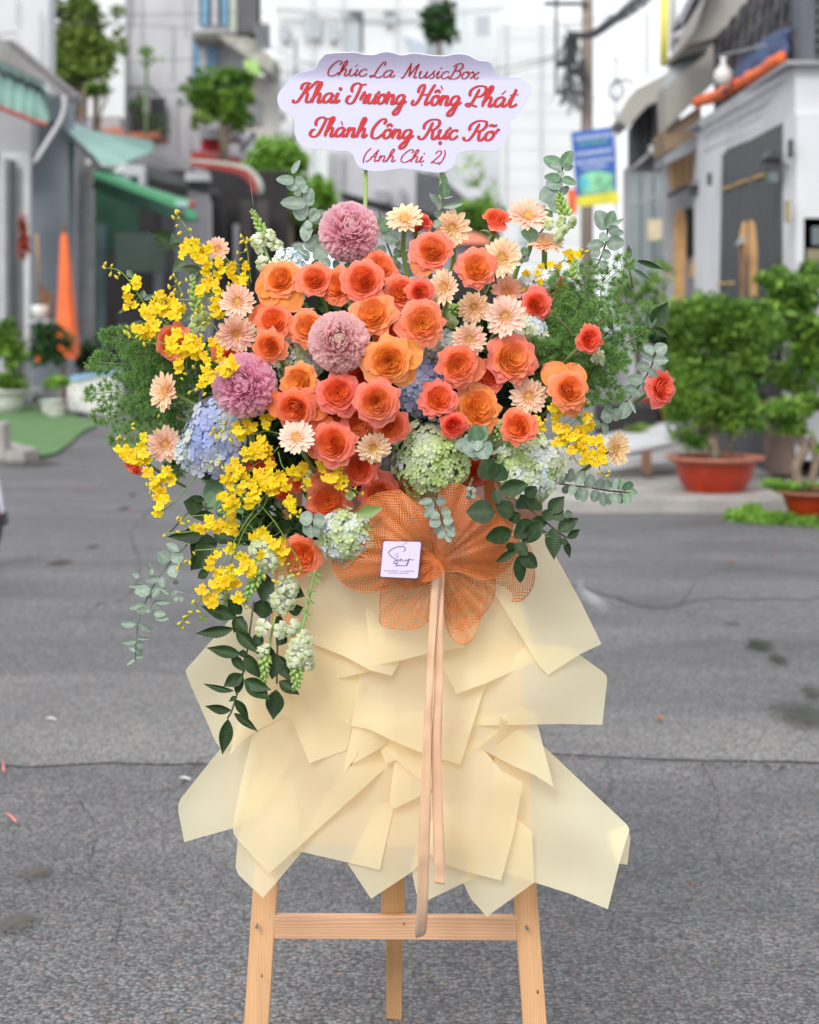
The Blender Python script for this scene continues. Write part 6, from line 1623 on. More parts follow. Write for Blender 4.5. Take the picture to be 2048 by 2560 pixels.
def loose_petal(seed, sweep):
 rn = random.Random(seed)
 def f(u, v):
  wv = math.sin(PI * min(1, v * .92 + .08)) ** .55
  x = .35 + v * .95; y = u * .55 * wv
  return Vector((x, y, -.1 - .35 * v * v * sweep + .10 * u * u + .03 * math.sin(u * 5 + v * 4 + seed))), .6 + .38 * v, .6
 vs, fs, a1, a2 = grid(8, 7, f)
 return mesh('guard_petal', vs, fs, ROSE, True, {'v': a1, 'layer': a2})
LOOSE = [loose_petal(k, .6 + .5 * k) for k in range(3)]
SEP = mesh('sepal', [(0, -.14, 0), (0, .14, 0), (.5, .08, .06), (.5, -.08, .06), (.9, 0, -.05)], [(0, 3, 2, 1), (3, 4, 2)], STEM)
GRP_ROSE = 'orange and coral garden roses of the arrangement'
def rose(px, py, r, kind, var, col, label, tx=0., tz=.12, lay=0., loose=(), stem=None, D=None):
 dx = (px - 900) / 1400; dz = -(py - 930) / 1500
 D = (Dp(px, py, lay) if D is None else D)
 t = root('rose', px, py, r * 1.10, D, tx + dx * .8 + R.uniform(-.16, .16), tz + dz * .5 + R.uniform(-.16, .16), R.uniform(0, 6.28), label, 'rose', GRP_ROSE)
 for me in ROSES[(kind, var)]:
  c = (min(1, max(0, col[0] + R.uniform(-.06, .06))), min(1, max(0, col[1] + R.uniform(-.08, .08))), min(1, max(0, col[2] + R.uniform(-.06, .06))))
  link('petal', me, t, Matrix.Rotation(R.uniform(-.05, .05), 4, 'Z'), c)
 rollinv = t.matrix_basis.to_3x3().inverted()
 for k_, (ang, sc_) in enumerate(loose):
  d = rollinv @ Vector((math.cos(ang), 0, math.sin(ang))); a = math.atan2(d.y, d.x)
  link('petal', LOOSE[k_ % 3], t, Matrix.Rotation(a, 4, 'Z') @ Matrix.Scale(sc_, 4), (col[0], col[1] * .8, col[2] * .3))
 for k_ in range(5):
  link('sepal', SEP, t, Matrix.Translation((0, 0, -.42 if kind != 'bud' else -.7)) @ Matrix.Rotation(k_ * 1.2566, 4, 'Z'))
 c0 = t.matrix_basis @ Vector((0, 0, -.4))
 if stem: pts = [c0] + [P(x, y, D + .06) for x, y in stem]
 else: pts = [c0, c0 + Vector(((980 - px) * .00005, .04, -.03)), c0 + Vector(((980 - px) * .0001, .11, -.06))]
 world_tube('stem', pts, .0032, STEM, t)
 return t
OR, YO, CO, PK, RD = (.12, .15, .25), (.0, .10, .8), (.55, .45, .1), (.35, .95, .15), (.95, .35, 0)
OP, CR = (.12, .85, .55), (.75, .6, 0)
RL = [
(704, 700, 44, 'spiral', 0, OR, 'big orange rose with two wide drooping outer petals, topmost at the left of the mass', dict(tz=.25, loose=((-2.3, 1.25), (-1.1, 1.35), (2.6, 1.2), (3.4, 1.2)))),
(788, 700, 40, 'spiral', 1, (.45, .6, .2), 'coral rose between the big drooping orange rose and the tall oval one', dict(tz=.3, stem=[(815, 770), (830, 860)])),
(846, 714, 43, 'full', 0, (.35, .4, .25), 'tall oval orange rose squeezed between two coral ones in the upper row', dict(tx=-.5, lay=1)),
(909, 702, 49, 'spiral', 0, (.45, .7, .1), 'wide open coral rose in the upper row directly under the top pink mum', dict(tz=.15, lay=-2)),
(948, 670, 42, 'full', 1, (.35, .7, .2), 'coral rose half hidden behind the wide open one under the top pink mum', dict(tz=.3, lay=2, tx=.2)),
(1082, 628, 47, 'spiral', 1, (.1, .95, .35), 'pink edged rose with glowing orange heart between two long gerbera stems', dict(tz=.15, loose=((-2.2, 1.1),), stem=[(1075, 710), (1080, 800)])),
(1192, 672, 46, 'full', 2, OP, 'orange rose with pink rim beside the tall pale gerbera, upper right of centre', dict(tx=-.1, stem=[(1215, 750), (1225, 830)])),
(1003, 731, 41, 'full', 1, (.4, .8, .2), 'left rose of the overlapping coral pair in the upper centre', dict(lay=1)),
(1050, 731, 33, 'spiral', 0, CR, 'smaller right rose of the overlapping coral pair in the upper centre', dict(lay=-2)),
(1058, 808, 54, 'full', 0, (.06, .8, .75), 'large flat orange rose with pink outer petals right of the middle pink mum', dict(lay=-1)),
(933, 788, 53, 'full', 2, (.06, .45, .8), 'large yellow orange rose touching the upper right of the middle pink mum', dict(lay=0)),
(977, 836, 40, 'full', 1, (.5, .2, .15), 'deep orange rose wedged below and between two large pale orange ones', dict(lay=2.5, tz=-.1)),
(971, 902, 56, 'spiral', 1, (.0, .0, .65), 'large pale orange rose with broad right petals, right of the middle pink mum', dict(lay=-2, loose=((.3, 1.15), (-.7, 1.05), (2.8, .95)))),
(772, 820, 43, 'full', 1, (.15, .5, .6), 'orange rose tucked behind the left side of the middle pink mum', dict(lay=3, tx=-.15)),
(684, 804, 42, 'full', 0, (.5, .35, .15), 'coral rose directly under the big drooping orange rose', dict(lay=2, loose=((2.7, 1.15), (-.3, 1.15)))),
(674, 866, 39, 'spiral', 0, (.35, .3, .2), 'round orange coral rose above the lower left pink mum', dict(tz=-.05)),
(749, 953, 44, 'full', 2, (.02, .15, .75), 'pale orange rose with ragged petals stacked above a wide coral one', dict(tz=.2, lay=1)),
(738, 1020, 48, 'spiral', 1, (.5, .4, .15), 'wide coral rose with big side petals right of the lower left pink mum', dict(tz=-.1, lay=-1, loose=((.1, 1.3), (3.0, 1.2), (-.9, 1.0)))),
(845, 982, 49, 'full', 0, (.55, .95, .05), 'round pink coral rose under the middle pink mum', dict(lay=-1)),
(832, 1038, 33, 'full', 1, (.4, .8, .2), 'small coral rose peeping out under the round pink coral rose', dict(lay=3, tz=-.3)),
(903, 936, 38, 'spiral', 0, (.8, .1, .05), 'deep red orange rose in the shade under the middle pink mum', dict(lay=4)),
(941, 1004, 53, 'spiral', 0, (.10, .9, .65), 'large open rose with yellow orange heart and pink rim at the centre', dict(lay=-3)),
(898, 1056, 39, 'full', 2, (.45, .45, .2), 'orange coral rose half hidden below left of the central yellow hearted rose', dict(lay=1, tz=-.2)),
(977, 1066, 44, 'spiral', 1, (.35, .85, .1), 'coral rose with crisp spiral below right of the central yellow hearted rose', dict(lay=-1, tz=.05)),
(833, 1108, 52, 'spiral', 0, (.35, .8, .1), 'broad coral rose between the two gerberas on the lower edge', dict(lay=-2, loose=((2.2, 1.1), (3.3, 1.05)))),
(899, 1171, 42, 'full', 1, (.75, .5, .05), 'dark red coral rose under the broad coral one', dict(lay=0)),
(948, 1235, 48, 'spiral', 1, (.4, .85, .1), 'coral rose hanging lowest at the centre beside the orange netting', dict(lay=-1, tz=-.05)),
(821, 1252, 51, 'full', 2, (.4, .65, .1), 'ruffled coral rose with one petal standing up above the small green hydrangea', dict(lay=-2, loose=((1.7, 1.3),))),
(756, 1386, 47, 'full', 0, (.35, .5, .1), 'lowest rose, ruffled orange, hanging beside the small green hydrangea', dict(lay=-2, D=2.88)),
(1146, 914, 48, 'full', 1, (.3, .8, .2), 'coral rose with pink petals left of the small oval rose, right of centre', dict(lay=-1, loose=((-.2, 1.1),))),
(1222, 941, 38, 'full', 0, (.7, .7, .0), 'small oval red coral rose between two large pink rimmed ones', dict(lay=1, tx=-.4)),
(1279, 899, 58, 'full', 2, (.02, .95, .75), 'largest pink rimmed rose with golden heart, right side', dict(lay=-2)),
(1096, 997, 43, 'full', 1, (.5, .95, .05), 'pink coral ruffled rose left of the flat quartered orange rose', dict(lay=-1)),
(1195, 1022, 58, 'full', 0, (.08, .05, .55), 'flat quartered orange rose above the eucalyptus rosette', dict(lay=-1, tz=.2)),
(1133, 1064, 32, 'spiral', 0, (1, .35, 0), 'small red spray rose under the pink coral ruffled rose', dict(lay=-3)),
(1296, 1066, 42, 'full', 1, (.5, .4, .1), 'tall oval coral rose below the round gerbera on the right', dict(D=2.82, tx=-.45)),
(1180, 1180, 36, 'full', 2, RD, 'red rose mostly hidden behind the big pale green hydrangea', dict(lay=2)),
(1422, 975, 46, 'spiral', 0, (.2, .35, .25), 'orange rose with two upright side petals at the lower right before the fern', dict(D=2.86, loose=((2.3, 1.35), (1.1, 1.2), (-1.2, 1.05)))),
(1473, 848, 32, 'full', 1, RD, 'small bright red rose alone in the dark fern on the right', dict(D=2.88)),
(1652, 968, 42, 'full', 0, (.75, .95, 0), 'pinkish red rose standing alone at the far right on the eucalyptus', dict(tx=.3)),
(1340, 762, 38, 'spiral', 1, (.65, .85, 0), 'coral red rose between the large flat gerbera and the fern', dict(lay=-1)),
(1387, 718, 31, 'full', 2, (.85, .1, 0), 'red orange rose veiled by fern behind the dark gerbera stem', dict(lay=2)),
(1238, 562, 36, 'bud', 0, (.75, .4, 0), 'coral red half open rose standing highest near the second stick', dict(tz=.75, stem=[(1222, 640), (1212, 720)])),
(1046, 562, 30, 'bud', 0, RD, 'red rosebud behind the leftmost top gerbera', dict(tz=1.0, tx=.4, lay=3)),
(434, 856, 44, 'full', 1, (.5, .6, .1), 'coral rose at the far left overlaid by yellow orchids', dict(lay=2, tx=-.1)),
(566, 873, 38, 'full', 0, (.75, .3, .05), 'red orange rose between the left gerbera and the lower left pink mum', dict(lay=3)),
(646, 1153, 33, 'full', 2, RD, 'red rose under the yellow orchids beside the blue hydrangea', dict(lay=3)),
(345, 1155, 30, 'bud', 0, RD, 'red rose at the far lower left behind yellow orchids', dict(lay=3, tz=-.5, tx=-.4)),
(706, 1226, 27, 'full', 1, RD, 'dark red rose under the long yellow orchid cluster', dict(lay=4)),
(745, 1205, 22, 'full', 0, RD, 'tiny red rose right of the long yellow orchid cluster', dict(lay=4)),
]
for px, py, r, kind, var, col, label, kw in RL:
 rose(px, py, r, kind, var, col, label, **kw)

# ---------------------------------------------------------------- gerberas
def gpetal(seed, L0=.26, L1=1.04, w_=.150, rise=.16):
 rn = random.Random(seed); s = rn.uniform(-.06, .06); d = rn.uniform(-.08, .10)
 def f(u, v):
  wv = math.sin(PI * (.12 + .80 * v ** .8)) ** .6
  if v > .93: wv *= .62
  x = L0 + (L1 - L0) * v - .02 * u * u * v
  return Vector((x, u * w_ * wv + s * v * v, rise * v - d * v * v * 1.2 - .30 * v ** 3 * abs(d) + .05 * (u * u) * (1 - .3 * v))), v, 0.
 vs, fs, a1, a2 = grid(4, 6, f)
 return mesh('petal', vs, fs, GERB, True, {'v': a1, 'layer': a2})
GP_O = [gpetal(k) for k in range(5)]
GP_I = [gpetal(20 + k, .22, .72, .11, .22) for k in range(3)]
GP_S = [gpetal(40 + k, .16, .42, .05, .20) for k in range(2)]
rn = random.Random(5); vs, fs, a1 = [], [], []
for i in range(150):
 rr_ = .30 * (i / 150) ** .5; a = i * 2.39996
 c = Vector((rr_ * math.cos(a), rr_ * math.sin(a), .10 - .5 * rr_ * rr_)); b_ = len(vs); hgt = .05 + .16 * (rr_ / .3) ** 2 * rn.uniform(.6, 1.2); wd = .012
 out_ = Vector((math.cos(a), math.sin(a), 0)) * .05 * rr_ / .3
 for k in range(3): vs.append(c + Vector((math.cos(a + k * 2.09) * wd, math.sin(a + k * 2.09) * wd, 0)))
 vs.append(c + out_ + Vector((0, 0, hgt)))
 fs += [(b_, b_ + 1, b_ + 3), (b_ + 1, b_ + 2, b_ + 3), (b_ + 2, b_, b_ + 3)]; a1 += [.15, .15, .15, .9 if rr_ > .12 else .5]
b_ = len(vs); vs += [Vector((.32 * math.cos(t_ * .524), .32 * math.sin(t_ * .524), 0)) for t_ in range(12)] + [Vector((0, 0, .10))]
fs += [(b_ + k, b_ + (k + 1) % 12, b_ + 12) for k in range(12)]; a1 += [.1] * 13
GDM = mesh('disc', vs, fs, GDISC, False, {'v': a1, 'layer': [0.] * len(a1)})
m_ = MB(); m_.lathe((0, 0, 0), [(.07, -.45), (.12, -.34), (.26, -.14), (.30, .0)], 12); CALM = mesh('calyx', m_.v, m_.f, STEM_D, True)
GRP_G = 'peach gerberas of the arrangement'
def gerbera(px, py, r, tx, tz, label, lay=0., tint=(1, 1, 1), stem=None, D=None, dtint=(1, 1, 1), srad=.0042):
 D = Dp(px, py, lay) - .012 if D is None else D
 t = root('gerbera', px, py, r, D, tx, tz, R.uniform(0, 6.28), label, 'gerbera', GRP_G)
 n1 = 22
 for i in range(n1):
  s = R.uniform(.92, 1.06); v = R.uniform(.93, 1.05); c = (tint[0] * v, tint[1] * v, tint[2] * v)
  link('petal', R.choice(GP_O), t, Matrix.Rotation(i * 2 * PI / n1 + R.uniform(-.06, .06), 4, 'Z') @ Matrix.Rotation(R.uniform(-.10, .06), 4, 'Y') @ Matrix.Diagonal((s, 1.12, 1, 1)), c)
 for i in range(17):
  s = R.uniform(.9, 1.15)
  link('petal', R.choice(GP_I), t, Matrix.Translation((0, 0, .012)) @ Matrix.Rotation(i * 2 * PI / 17 + R.uniform(-.1, .1), 4, 'Z') @ Matrix.Diagonal((s, 1, 1, 1)), tint)
 for i in range(14):
  link('petal', R.choice(GP_S), t, Matrix.Translation((0, 0, .02)) @ Matrix.Rotation(i * 2 * PI / 14 + R.uniform(-.1, .1), 4, 'Z'), (tint[0], tint[1] * 1.02, tint[2] * .9))
 link('disc', GDM, t, None, dtint)
 link('calyx', CALM, t)
 c0 = t.matrix_basis @ Vector((0, 0, -.40))
 if stem: pts = [c0] + [P(x, y, D + .03 + .01 * i) for i, (x, y) in enumerate(stem)]
 else: pts = [c0, c0 + Vector(((980 - px) * .00005, .04, -.03)), c0 + Vector(((980 - px) * .0001, .09, -.06))]
 world_tube('stem', pts, srad, STEM, t)
GL_ = [
(544, 622, 30, .2, .1, 'small gerbera at the upper left behind the yellow orchids', dict(lay=2)),
(594, 754, 45, -.05, .05, 'round peach gerbera below the upper left orchids', dict(lay=-1)),
(590, 832, 49, .15, -.5, 'gerbera with drooping lower petals just under the round peach one, left side', dict(lay=0, dtint=(1, .85, .8))),
(414, 979, 50, -.95, .15, 'gerbera turned sideways to the left before the left fern', dict(stem=[(445, 990), (500, 1020), (540, 1040)], tint=(1, 1.02, .9))),
(413, 1110, 46, .02, -.05, 'flat facing gerbera at the far left under the sideways one', dict(stem=[(450, 1145), (490, 1142), (530, 1150)])),
(741, 1094, 46, .05, .45, 'pale gerbera with slender petals below the wide coral rose', dict(lay=-3, tint=(1, 1.12, 1.2))),
(933, 1118, 44, .2, -.35, 'creamy gerbera with loose petals left of the pale green hydrangea', dict(lay=-2, tint=(1, 1.1, .95), dtint=(1, 1, .8))),
(1012, 548, 46, -.05, .8, 'leftmost top gerbera on a long curved stem before the red rosebud', dict(stem=[(1008, 620), (1015, 670), (1026, 740)], tint=(1, 1.12, 1.0), dtint=(1, 1.1, 1))),
(1130, 570, 46, .02, -.1, 'top gerbera with ragged petals directly beside the second green stick', dict(stem=[(1135, 640), (1125, 700), (1115, 780)], tint=(1, 1.08, .92))),
(1320, 540, 51, .1, .8, 'peach gerbera seen from below its rim, between rosebud and eucalyptus top', dict(stem=[(1330, 590), (1318, 640), (1298, 660), (1280, 720)], dtint=(1, 1.1, 1))),
(1256, 645, 51, -.45, .1, 'tall pale gerbera overlapping the pink rimmed rose', dict(lay=-2, tint=(1, 1.12, .98), dtint=(.9, .95, .8))),
(1363, 610, 47, .05, 1.35, 'gerbera seen edge on atop a dark thick stem', dict(stem=[(1362, 670), (1366, 720), (1352, 760)], srad=.0048)),
(1111, 718, 46, -.8, .05, 'narrow gerbera turned left beside the coral rose pair', dict(lay=-1, tint=(1, 1.1, 1), stem=[(1115, 770), (1108, 810)])),
(1185, 768, 41, -.1, -.15, 'gerbera with dark yellow eye behind the green snapdragon tip', dict(lay=3, tint=(.95, .96, .82), dtint=(.8, .75, .5))),
(1268, 728, 40, .0, .35, 'deeper coral gerbera half hidden behind the large flat one', dict(lay=4, tint=(1, .82, .75), dtint=(1, .8, .5))),
(1263, 791, 52, .03, .0, 'largest flat pink peach gerbera, upper right of centre', dict(lay=-3, tint=(1, 1.05, 1.12))),
(1173, 847, 43, -.05, -.2, 'gerbera hanging slightly below the largest flat one', dict(lay=-1)),
(1321, 990, 47, .1, .05, 'round pale gerbera on the lower right beside the fern', dict(lay=-2, tint=(1, 1.06, 1.02))),
(1540, 1122, 44, 1.0, .05, 'gerbera turned right at the lower right end of the yellow orchids', dict(tint=(1, 1.1, .85))),
]
for px, py, r, tx, tz, label, kw in GL_:
 gerbera(px, py, r, tx, tz, label, **kw)

# ---------------------------------------------------------------- pink chrysanthemums
def mpetal(seed):
 rn = random.Random(seed); s = rn.uniform(-.08, .08); k = rn.uniform(.30, .50)
 def f(u, v):
  wv = (.42 + .58 * math.sin(PI * min(1, v * .80 + .1))) * (1 if v < .85 else .78)
  return Vector((v - .05 * u * u, u * .19 * wv + s * v * v, k * v * v + .11 * u * u * (1 - .2 * v))), v, 0.
 vs, fs, a1, a2 = grid(2, 5, f)
 return mesh('petal', vs, fs, MUM, True, {'v': a1, 'layer': a2})
MP = [mpetal(k) for k in range(5)]
def mum(px, py, r, D, tx, tz, label, tint, creamy):
 t = root('chrysanthemum', px, py, r, D, tx, tz, R.uniform(0, 6), label, 'chrysanthemum', 'large pink incurved chrysanthemums')
 NN = 300; mass = ([], [], [])
 for lay in (0, 1):
  for i in range(NN if lay == 0 else 330):
   z = 1 - (i + .5) / NN * 1.62 if lay == 0 else 1 - (i + .5) / 330 * 1.7
   th = math.acos(z); ph = i * 2.39996 + lay
   d = Vector((math.sin(th) * math.cos(ph), math.sin(th) * math.sin(ph), math.cos(th)))
   tan = Vector((-math.cos(th) * math.cos(ph), -math.cos(th) * math.sin(ph), math.sin(th)))   # toward the pole
   side = d.cross(tan).normalized()
   jit = R.uniform(-.25, .25)
   lean = .45 + .25 * R.random() if th > .35 else .15
   tw = .12 - .50 * min(1, th / 1.35)
   x = (d * .8 + tan * tw + side * jit).normalized()
   y = tan.cross(x).normalized(); zz = x.cross(y)
   ln = (.30 + .24 * min(1, th / .9)) * R.uniform(.85, 1.15)
   rs = .96 - ln if lay == 0 else .93 - ln
   if th < .5: rs -= .10 * (1 - th / .5) - .02
   wsc = .56 if th > .5 else .40
   m4 = Matrix((x * ln, y * wsc, zz * ln * .85)).transposed().to_4x4(); m4.translation = d * rs
   cf = max(0, 1 - th / .55) * creamy
   b_ = R.uniform(.90, 1.06) * (1.0 - .04 * (z < -.1))
   c = (min(1, tint[0] * b_), tint[1] * b_ * (1 + .55 * cf), tint[2] * b_ * (1 + .0 * cf))
   if lay == 0: link('petal', R.choice(MP), t, m4, c)
   else:
    me = MP[i % 5]; k = len(mass[0])
    mass[0].extend(m4 @ v.co for v in me.vertices); mass[1].extend(tuple(q + k for q in p.vertices) for p in me.polygons); mass[2].extend(a.value for a in me.attributes['v'].data)
 o = link('inner_petals', mesh('inner_petals', mass[0], mass[1], MUM, True, {'v': mass[2], 'layer': [0.] * len(mass[2])}), t, None, tint); o['kind'] = 'stuff'
 m_ = MB(); m_.lathe((0, 0, 0), [(.01, .55), (.3, .47), (.5, .2), (.55, 0), (.4, -.35), (.1, -.5)], 14)
 link('core', mesh('core', m_.v, m_.f, M('mum_core', (.95, .5, .62), .8)), t)
 c0 = t.matrix_basis @ Vector((0, 0, -.5)); world_tube('stem', [c0, c0 + Vector((0, .03, -.05)), c0 + Vector((0, .05, -.13))], .0045, STEM, t)
mum(873, 580, 77, 2.93, .08, .42, 'topmost pink chrysanthemum ball, standing above the roses', (1, 1, 1.0), .45)
mum(848, 855, 79, 2.80, .03, .15, 'middle pale pink chrysanthemum ball with creamy centre, among the roses', (1, 1.08, 1.0), .6)
mum(612, 963, 84, 2.84, -.12, .25, 'lower left pink chrysanthemum ball above the blue hydrangea', (1, .94, 1.03), .15)

# ---------------------------------------------------------------- hydrangeas
def floret(seed, cup):
 rn = random.Random(seed); vs, fs, a1 = [], [], []
 for k in range(4):
  a = k * PI / 2 + rn.uniform(-.12, .12); ca, sa = math.cos(a), math.sin(a); z0 = .012 * (k % 2); b_ = len(vs)
  loc = [(0.02, 0, 0, .1), (.22, -.20, cup * .4, .6), (.26, 0, .0, .5), (.22, .20, cup * .4, .6), (.50, -.27, cup, 1), (.60, 0, cup * .6, 1), (.50, .27, cup, 1)]
  for x, y, z, v in loc:
   vs.append(Vector((x * ca - y * sa, x * sa + y * ca, z + z0 + rn.uniform(-.015, .015)))); a1.append(v)
  fs += [(b_, b_ + 1, b_ + 2), (b_, b_ + 2, b_ + 3), (b_ + 1, b_ + 4, b_ + 5, b_ + 2), (b_ + 2, b_ + 5, b_ + 6, b_ + 3)]
 b_ = len(vs)
 vs += [Vector((.05, 0, .02)), Vector((0, .05, .02)), Vector((-.05, 0, .02)), Vector((0, -.05, .02)), Vector((0, 0, .08))]; a1 += [0] * 5
 fs += [(b_ + k, b_ + (k + 1) % 4, b_ + 4) for k in range(4)]
 return mesh('floret', vs, fs, HYD, True, {'v': a1, 'layer': [0.] * len(a1)})
FLO = [floret(k, c) for k, c in enumerate((.05, .12, -.06, .16, -.02))]
CORE = M('hydrangea_core', (.10, .15, .05), .9, .3, 10)
def hydrangea(px, py, rx, ry, D, n, fs_px, pal, label, seed, lobes=0.12):
 t = thing('hydrangea', P(px, py, D), label, 'hydrangea', 'hydrangea heads of the arrangement')
 k = mpp(D); ax, az, ay = rx * k, ry * k, min(rx, ry) * k * .75
 rnh = random.Random(seed)
 for i in range(n):
  z = 1 - (i + .5) / n * 1.18
  th = math.acos(z); ph = i * 2.39996
  d = Vector((math.sin(th) * math.cos(ph), -math.cos(th), math.sin(th) * math.sin(ph)))
  lump = 1 + lobes * n3(d.x * 3 + seed, d.z * 3, d.y * 3) * 2
  j = rnh.uniform(.86, 1.04) * lump
  p = Vector((d.x * ax, d.y * ay, d.z * az)) * j
  nrm = (Vector((d.x / ax, d.y / ay, d.z / az)).normalized() + Vector((rnh.uniform(-.45, .45), rnh.uniform(-.3, .1), rnh.uniform(-.35, .5)))).normalized()
  s = fs_px * k * rnh.uniform(.68, 1.15)
  m4 = Matrix.Translation(p) @ nrm.to_track_quat('Z', 'Y').to_matrix().to_4x4() @ Matrix.Rotation(rnh.uniform(0, 6.28), 4, 'Z') @ Matrix.Scale(s, 4)
  f = min(.999, max(0, .5 + .5 * n3(d.x * 2.2 + seed * 3, d.z * 2.2, 1.3) * 1.6 + rnh.uniform(-.22, .22)))
  c = pal[int(f * len(pal))]; b_ = rnh.uniform(.90, 1.08)
  link('floret', rnh.choice(FLO), t, m4, (c[0] * b_, c[1] * b_, c[2] * b_))
 m_ = MB(); m_.lathe((0, 0, 0), [(.01, .82), (.5, .62), (.74, .2), (.74, -.2), (.5, -.62), (.01, -.82)], 14)
 link('core', mesh('core', [Vector((v.x * ax, v.y * ay, v.z * az)) for v in m_.v], m_.f, CORE), t)
 m_ = MB(); m_.tube([Vector((0, ay * .6, 0)), Vector((0, ay + .03, -.01)), Vector(((980 - px) * .00006, ay + .06, -.03))], .004, 6)
 link('stem', mesh('stem', m_.v, m_.f, STEM), t)
BLUE = [(.36, .42, .74), (.44, .52, .84), (.50, .56, .88), (.58, .66, .88), (.66, .68, .84), (.78, .84, .74)]
GREEN = [(.44, .58, .20), (.54, .68, .27), (.62, .74, .36), (.68, .78, .46), (.74, .82, .58), (.74, .80, .82)]
GREEN2 = [(.44, .58, .22), (.58, .72, .34), (.68, .78, .46), (.74, .82, .60), (.72, .80, .86), (.82, .86, .84)]
CREAM = [(.62, .68, .40), (.72, .76, .50), (.80, .82, .62), (.80, .84, .76), (.70, .77, .88)]
PALEB = [(.66, .80, .90), (.76, .86, .92), (.84, .88, .80), (.86, .86, .66)]
hydrangea(548, 1098, 82, 92, 2.93, 130, 34, BLUE, 'blue lilac hydrangea head at the left under the lower left mum', 1)
hydrangea(470, 1130, 30, 40, 2.96, 30, 26, [(.60, .68, .84), (.78, .84, .80), (.66, .74, .9)], 'pale edge cluster of hydrangea left of the blue head beside the flat gerbera', 2)
hydrangea(1082, 1150, 95, 98, 2.88, 280, 21, GREEN, 'big pale green hydrangea head below the centre', 3)
hydrangea(1318, 1172, 88, 88, 2.90, 220, 24, GREEN2, 'pale green and white hydrangea head at the lower right above the dark leaves', 4)
hydrangea(866, 1340, 70, 68, 2.86, 140, 23, GREEN2, 'small pale green hydrangea beside the orange netting, left of the card', 5)
hydrangea(1052, 975, 58, 72, 2.92, 70, 33, BLUE[1:5], 'blue hydrangea in the centre between the roses', 6)
hydrangea(745, 895, 62, 62, 2.92, 90, 25, CREAM, 'cream hydrangea between the middle mum and lower left mum', 7)
hydrangea(722, 690, 52, 66, 2.97, 70, 24, PALEB, 'pale bluish white hydrangea behind the drooping orange rose', 8)
hydrangea(1100, 868, 62, 46, 2.93, 60, 27, [(.62, .72, .88), (.72, .78, .78), (.76, .80, .60), (.66, .74, .9)], 'mixed blue and cream hydrangea above the centre', 9)
hydrangea(1320, 838, 46, 50, 2.96, 55, 25, CREAM, 'cream hydrangea between the largest flat gerbera and the fern', 10)
hydrangea(950, 1160, 46, 42, 2.96, 40, 26, [(.42, .46, .62), (.56, .60, .66), (.6, .62, .5)], 'dusky blue hydrangea piece in the shade left of the big green head', 11)
hydrangea(1255, 1115, 52, 40, 2.96, 60, 20, GREEN, 'green hydrangea piece right of the eucalyptus rosette', 12)
hydrangea(1345, 700, 44, 30, 2.99, 34, 24, [(.84, .88, .88), (.9, .9, .88)], 'white hydrangea piece behind the dark gerbera stem', 13)
hydrangea(600, 830, 40, 34, 3.01, 24, 26, CREAM, 'cream hydrangea piece behind the drooping gerbera', 14)
hydrangea(1495, 893, 12, 18, 2.93, 9, 18, [(.66, .72, .5), (.6, .66, .42)], 'white ruffled bloom peeking out of the right fern', 15)

# ---------------------------------------------------------------- leaves
def leaf_mesh(kind, seed, mat):
 rn = random.Random(seed); bend = rn.uniform(-.10, .22); fold = rn.uniform(.05, .16); tw = rn.uniform(-.3, .3)
 def prof(v):
  if kind == 'round': return (math.sin(PI * v ** .80) ** .60) if 0 < v < 1 else .0
  if kind == 'oval': return (math.sin(PI * v ** .85) ** .75) if 0 < v < 1 else .0
  return (math.sin(PI * v ** .78) ** 1.15) if 0 < v < 1 else 0.
 nv = 10; vs, a1 = [], []
 for j in range(nv + 1):
  v = j / nv; w_ = prof(v)
  for i, u in enumerate((-1, -.5, 0, .5, 1)):
   a = tw * v * u
   vs.append(Vector((v, u * .5 * w_, bend * (v * v - v * .4) + fold * abs(u) * w_ * (1 if kind != 'round' else .6) + a * .15))); a1.append(1. if i == 2 else 0.)
 fs = [(j * 5 + i, j * 5 + i + 1, (j + 1) * 5 + i + 1, (j + 1) * 5 + i) for j in range(nv) for i in range(4)]
 return mesh('leaf', vs, fs, mat, True, {'v': a1})
LM = {(k, m_.name): [leaf_mesh(k, s, m_) for s in range(4)] for k, m_ in (('round', EUC), ('round', EUCG), ('oval', EUC), ('oval', EUCG), ('oval', RUSG), ('lance', RUS), ('lance', RUSG), ('oval', RUS), ('lance', STEM))}
def leaf(t, kind, mat, x0, y0, x1, y1, w_, D, dd=0., roll=None, tint=None):
 A, B = P(x0, y0, D), P(x1, y1, D + dd)
 X = B - A; ln = X.length; X.normalize()
 N = Vector((0, -1, .12)); Y = N.cross(X).normalized(); N = X.cross(Y)
 rl = R.uniform(-.35, .35) if roll is None else roll
 Y, N = Y * math.cos(rl) + N * math.sin(rl), N * math.cos(rl) - Y * math.sin(rl)
 if mat is RUS: w_ *= 1.25
 wm = w_ * mpp(D) / max(.5, abs(math.cos(rl)))
 m4 = Matrix((X * ln, Y * wm, N * ln * .8)).transposed().to_4x4(); m4.translation = A - world_loc(t)
 b_ = R.uniform(.82, 1.18)
 link('leaf', R.choice(LM[(kind, mat.name)]), t, m4, tint or (b_, b_, b_))
def sprig(name, label, cat, group, D, stem, lv, kind, mat, smat=STEM_D, sr=.0016):
 """lv: (x0, y0, x1, y1, width[, mat])"""
 t = thing(name, P(stem[0][0], stem[0][1], D), label, cat, group)
 m_ = MB(); m_.tube(spline([P(x, y, D + .004) for x, y in stem], 5) if len(stem) > 2 else [P(x, y, D + .004) for x, y in stem], sr, 6); m_.build('stem', smat, t, smooth=True)
 for i, q in enumerate(lv):
  leaf(t, kind, q[5] if len(q) > 5 else mat, q[0], q[1], q[2], q[3], q[4], D - .002 - .0016 * (i % 7), R.uniform(-.015, .015))
 return t
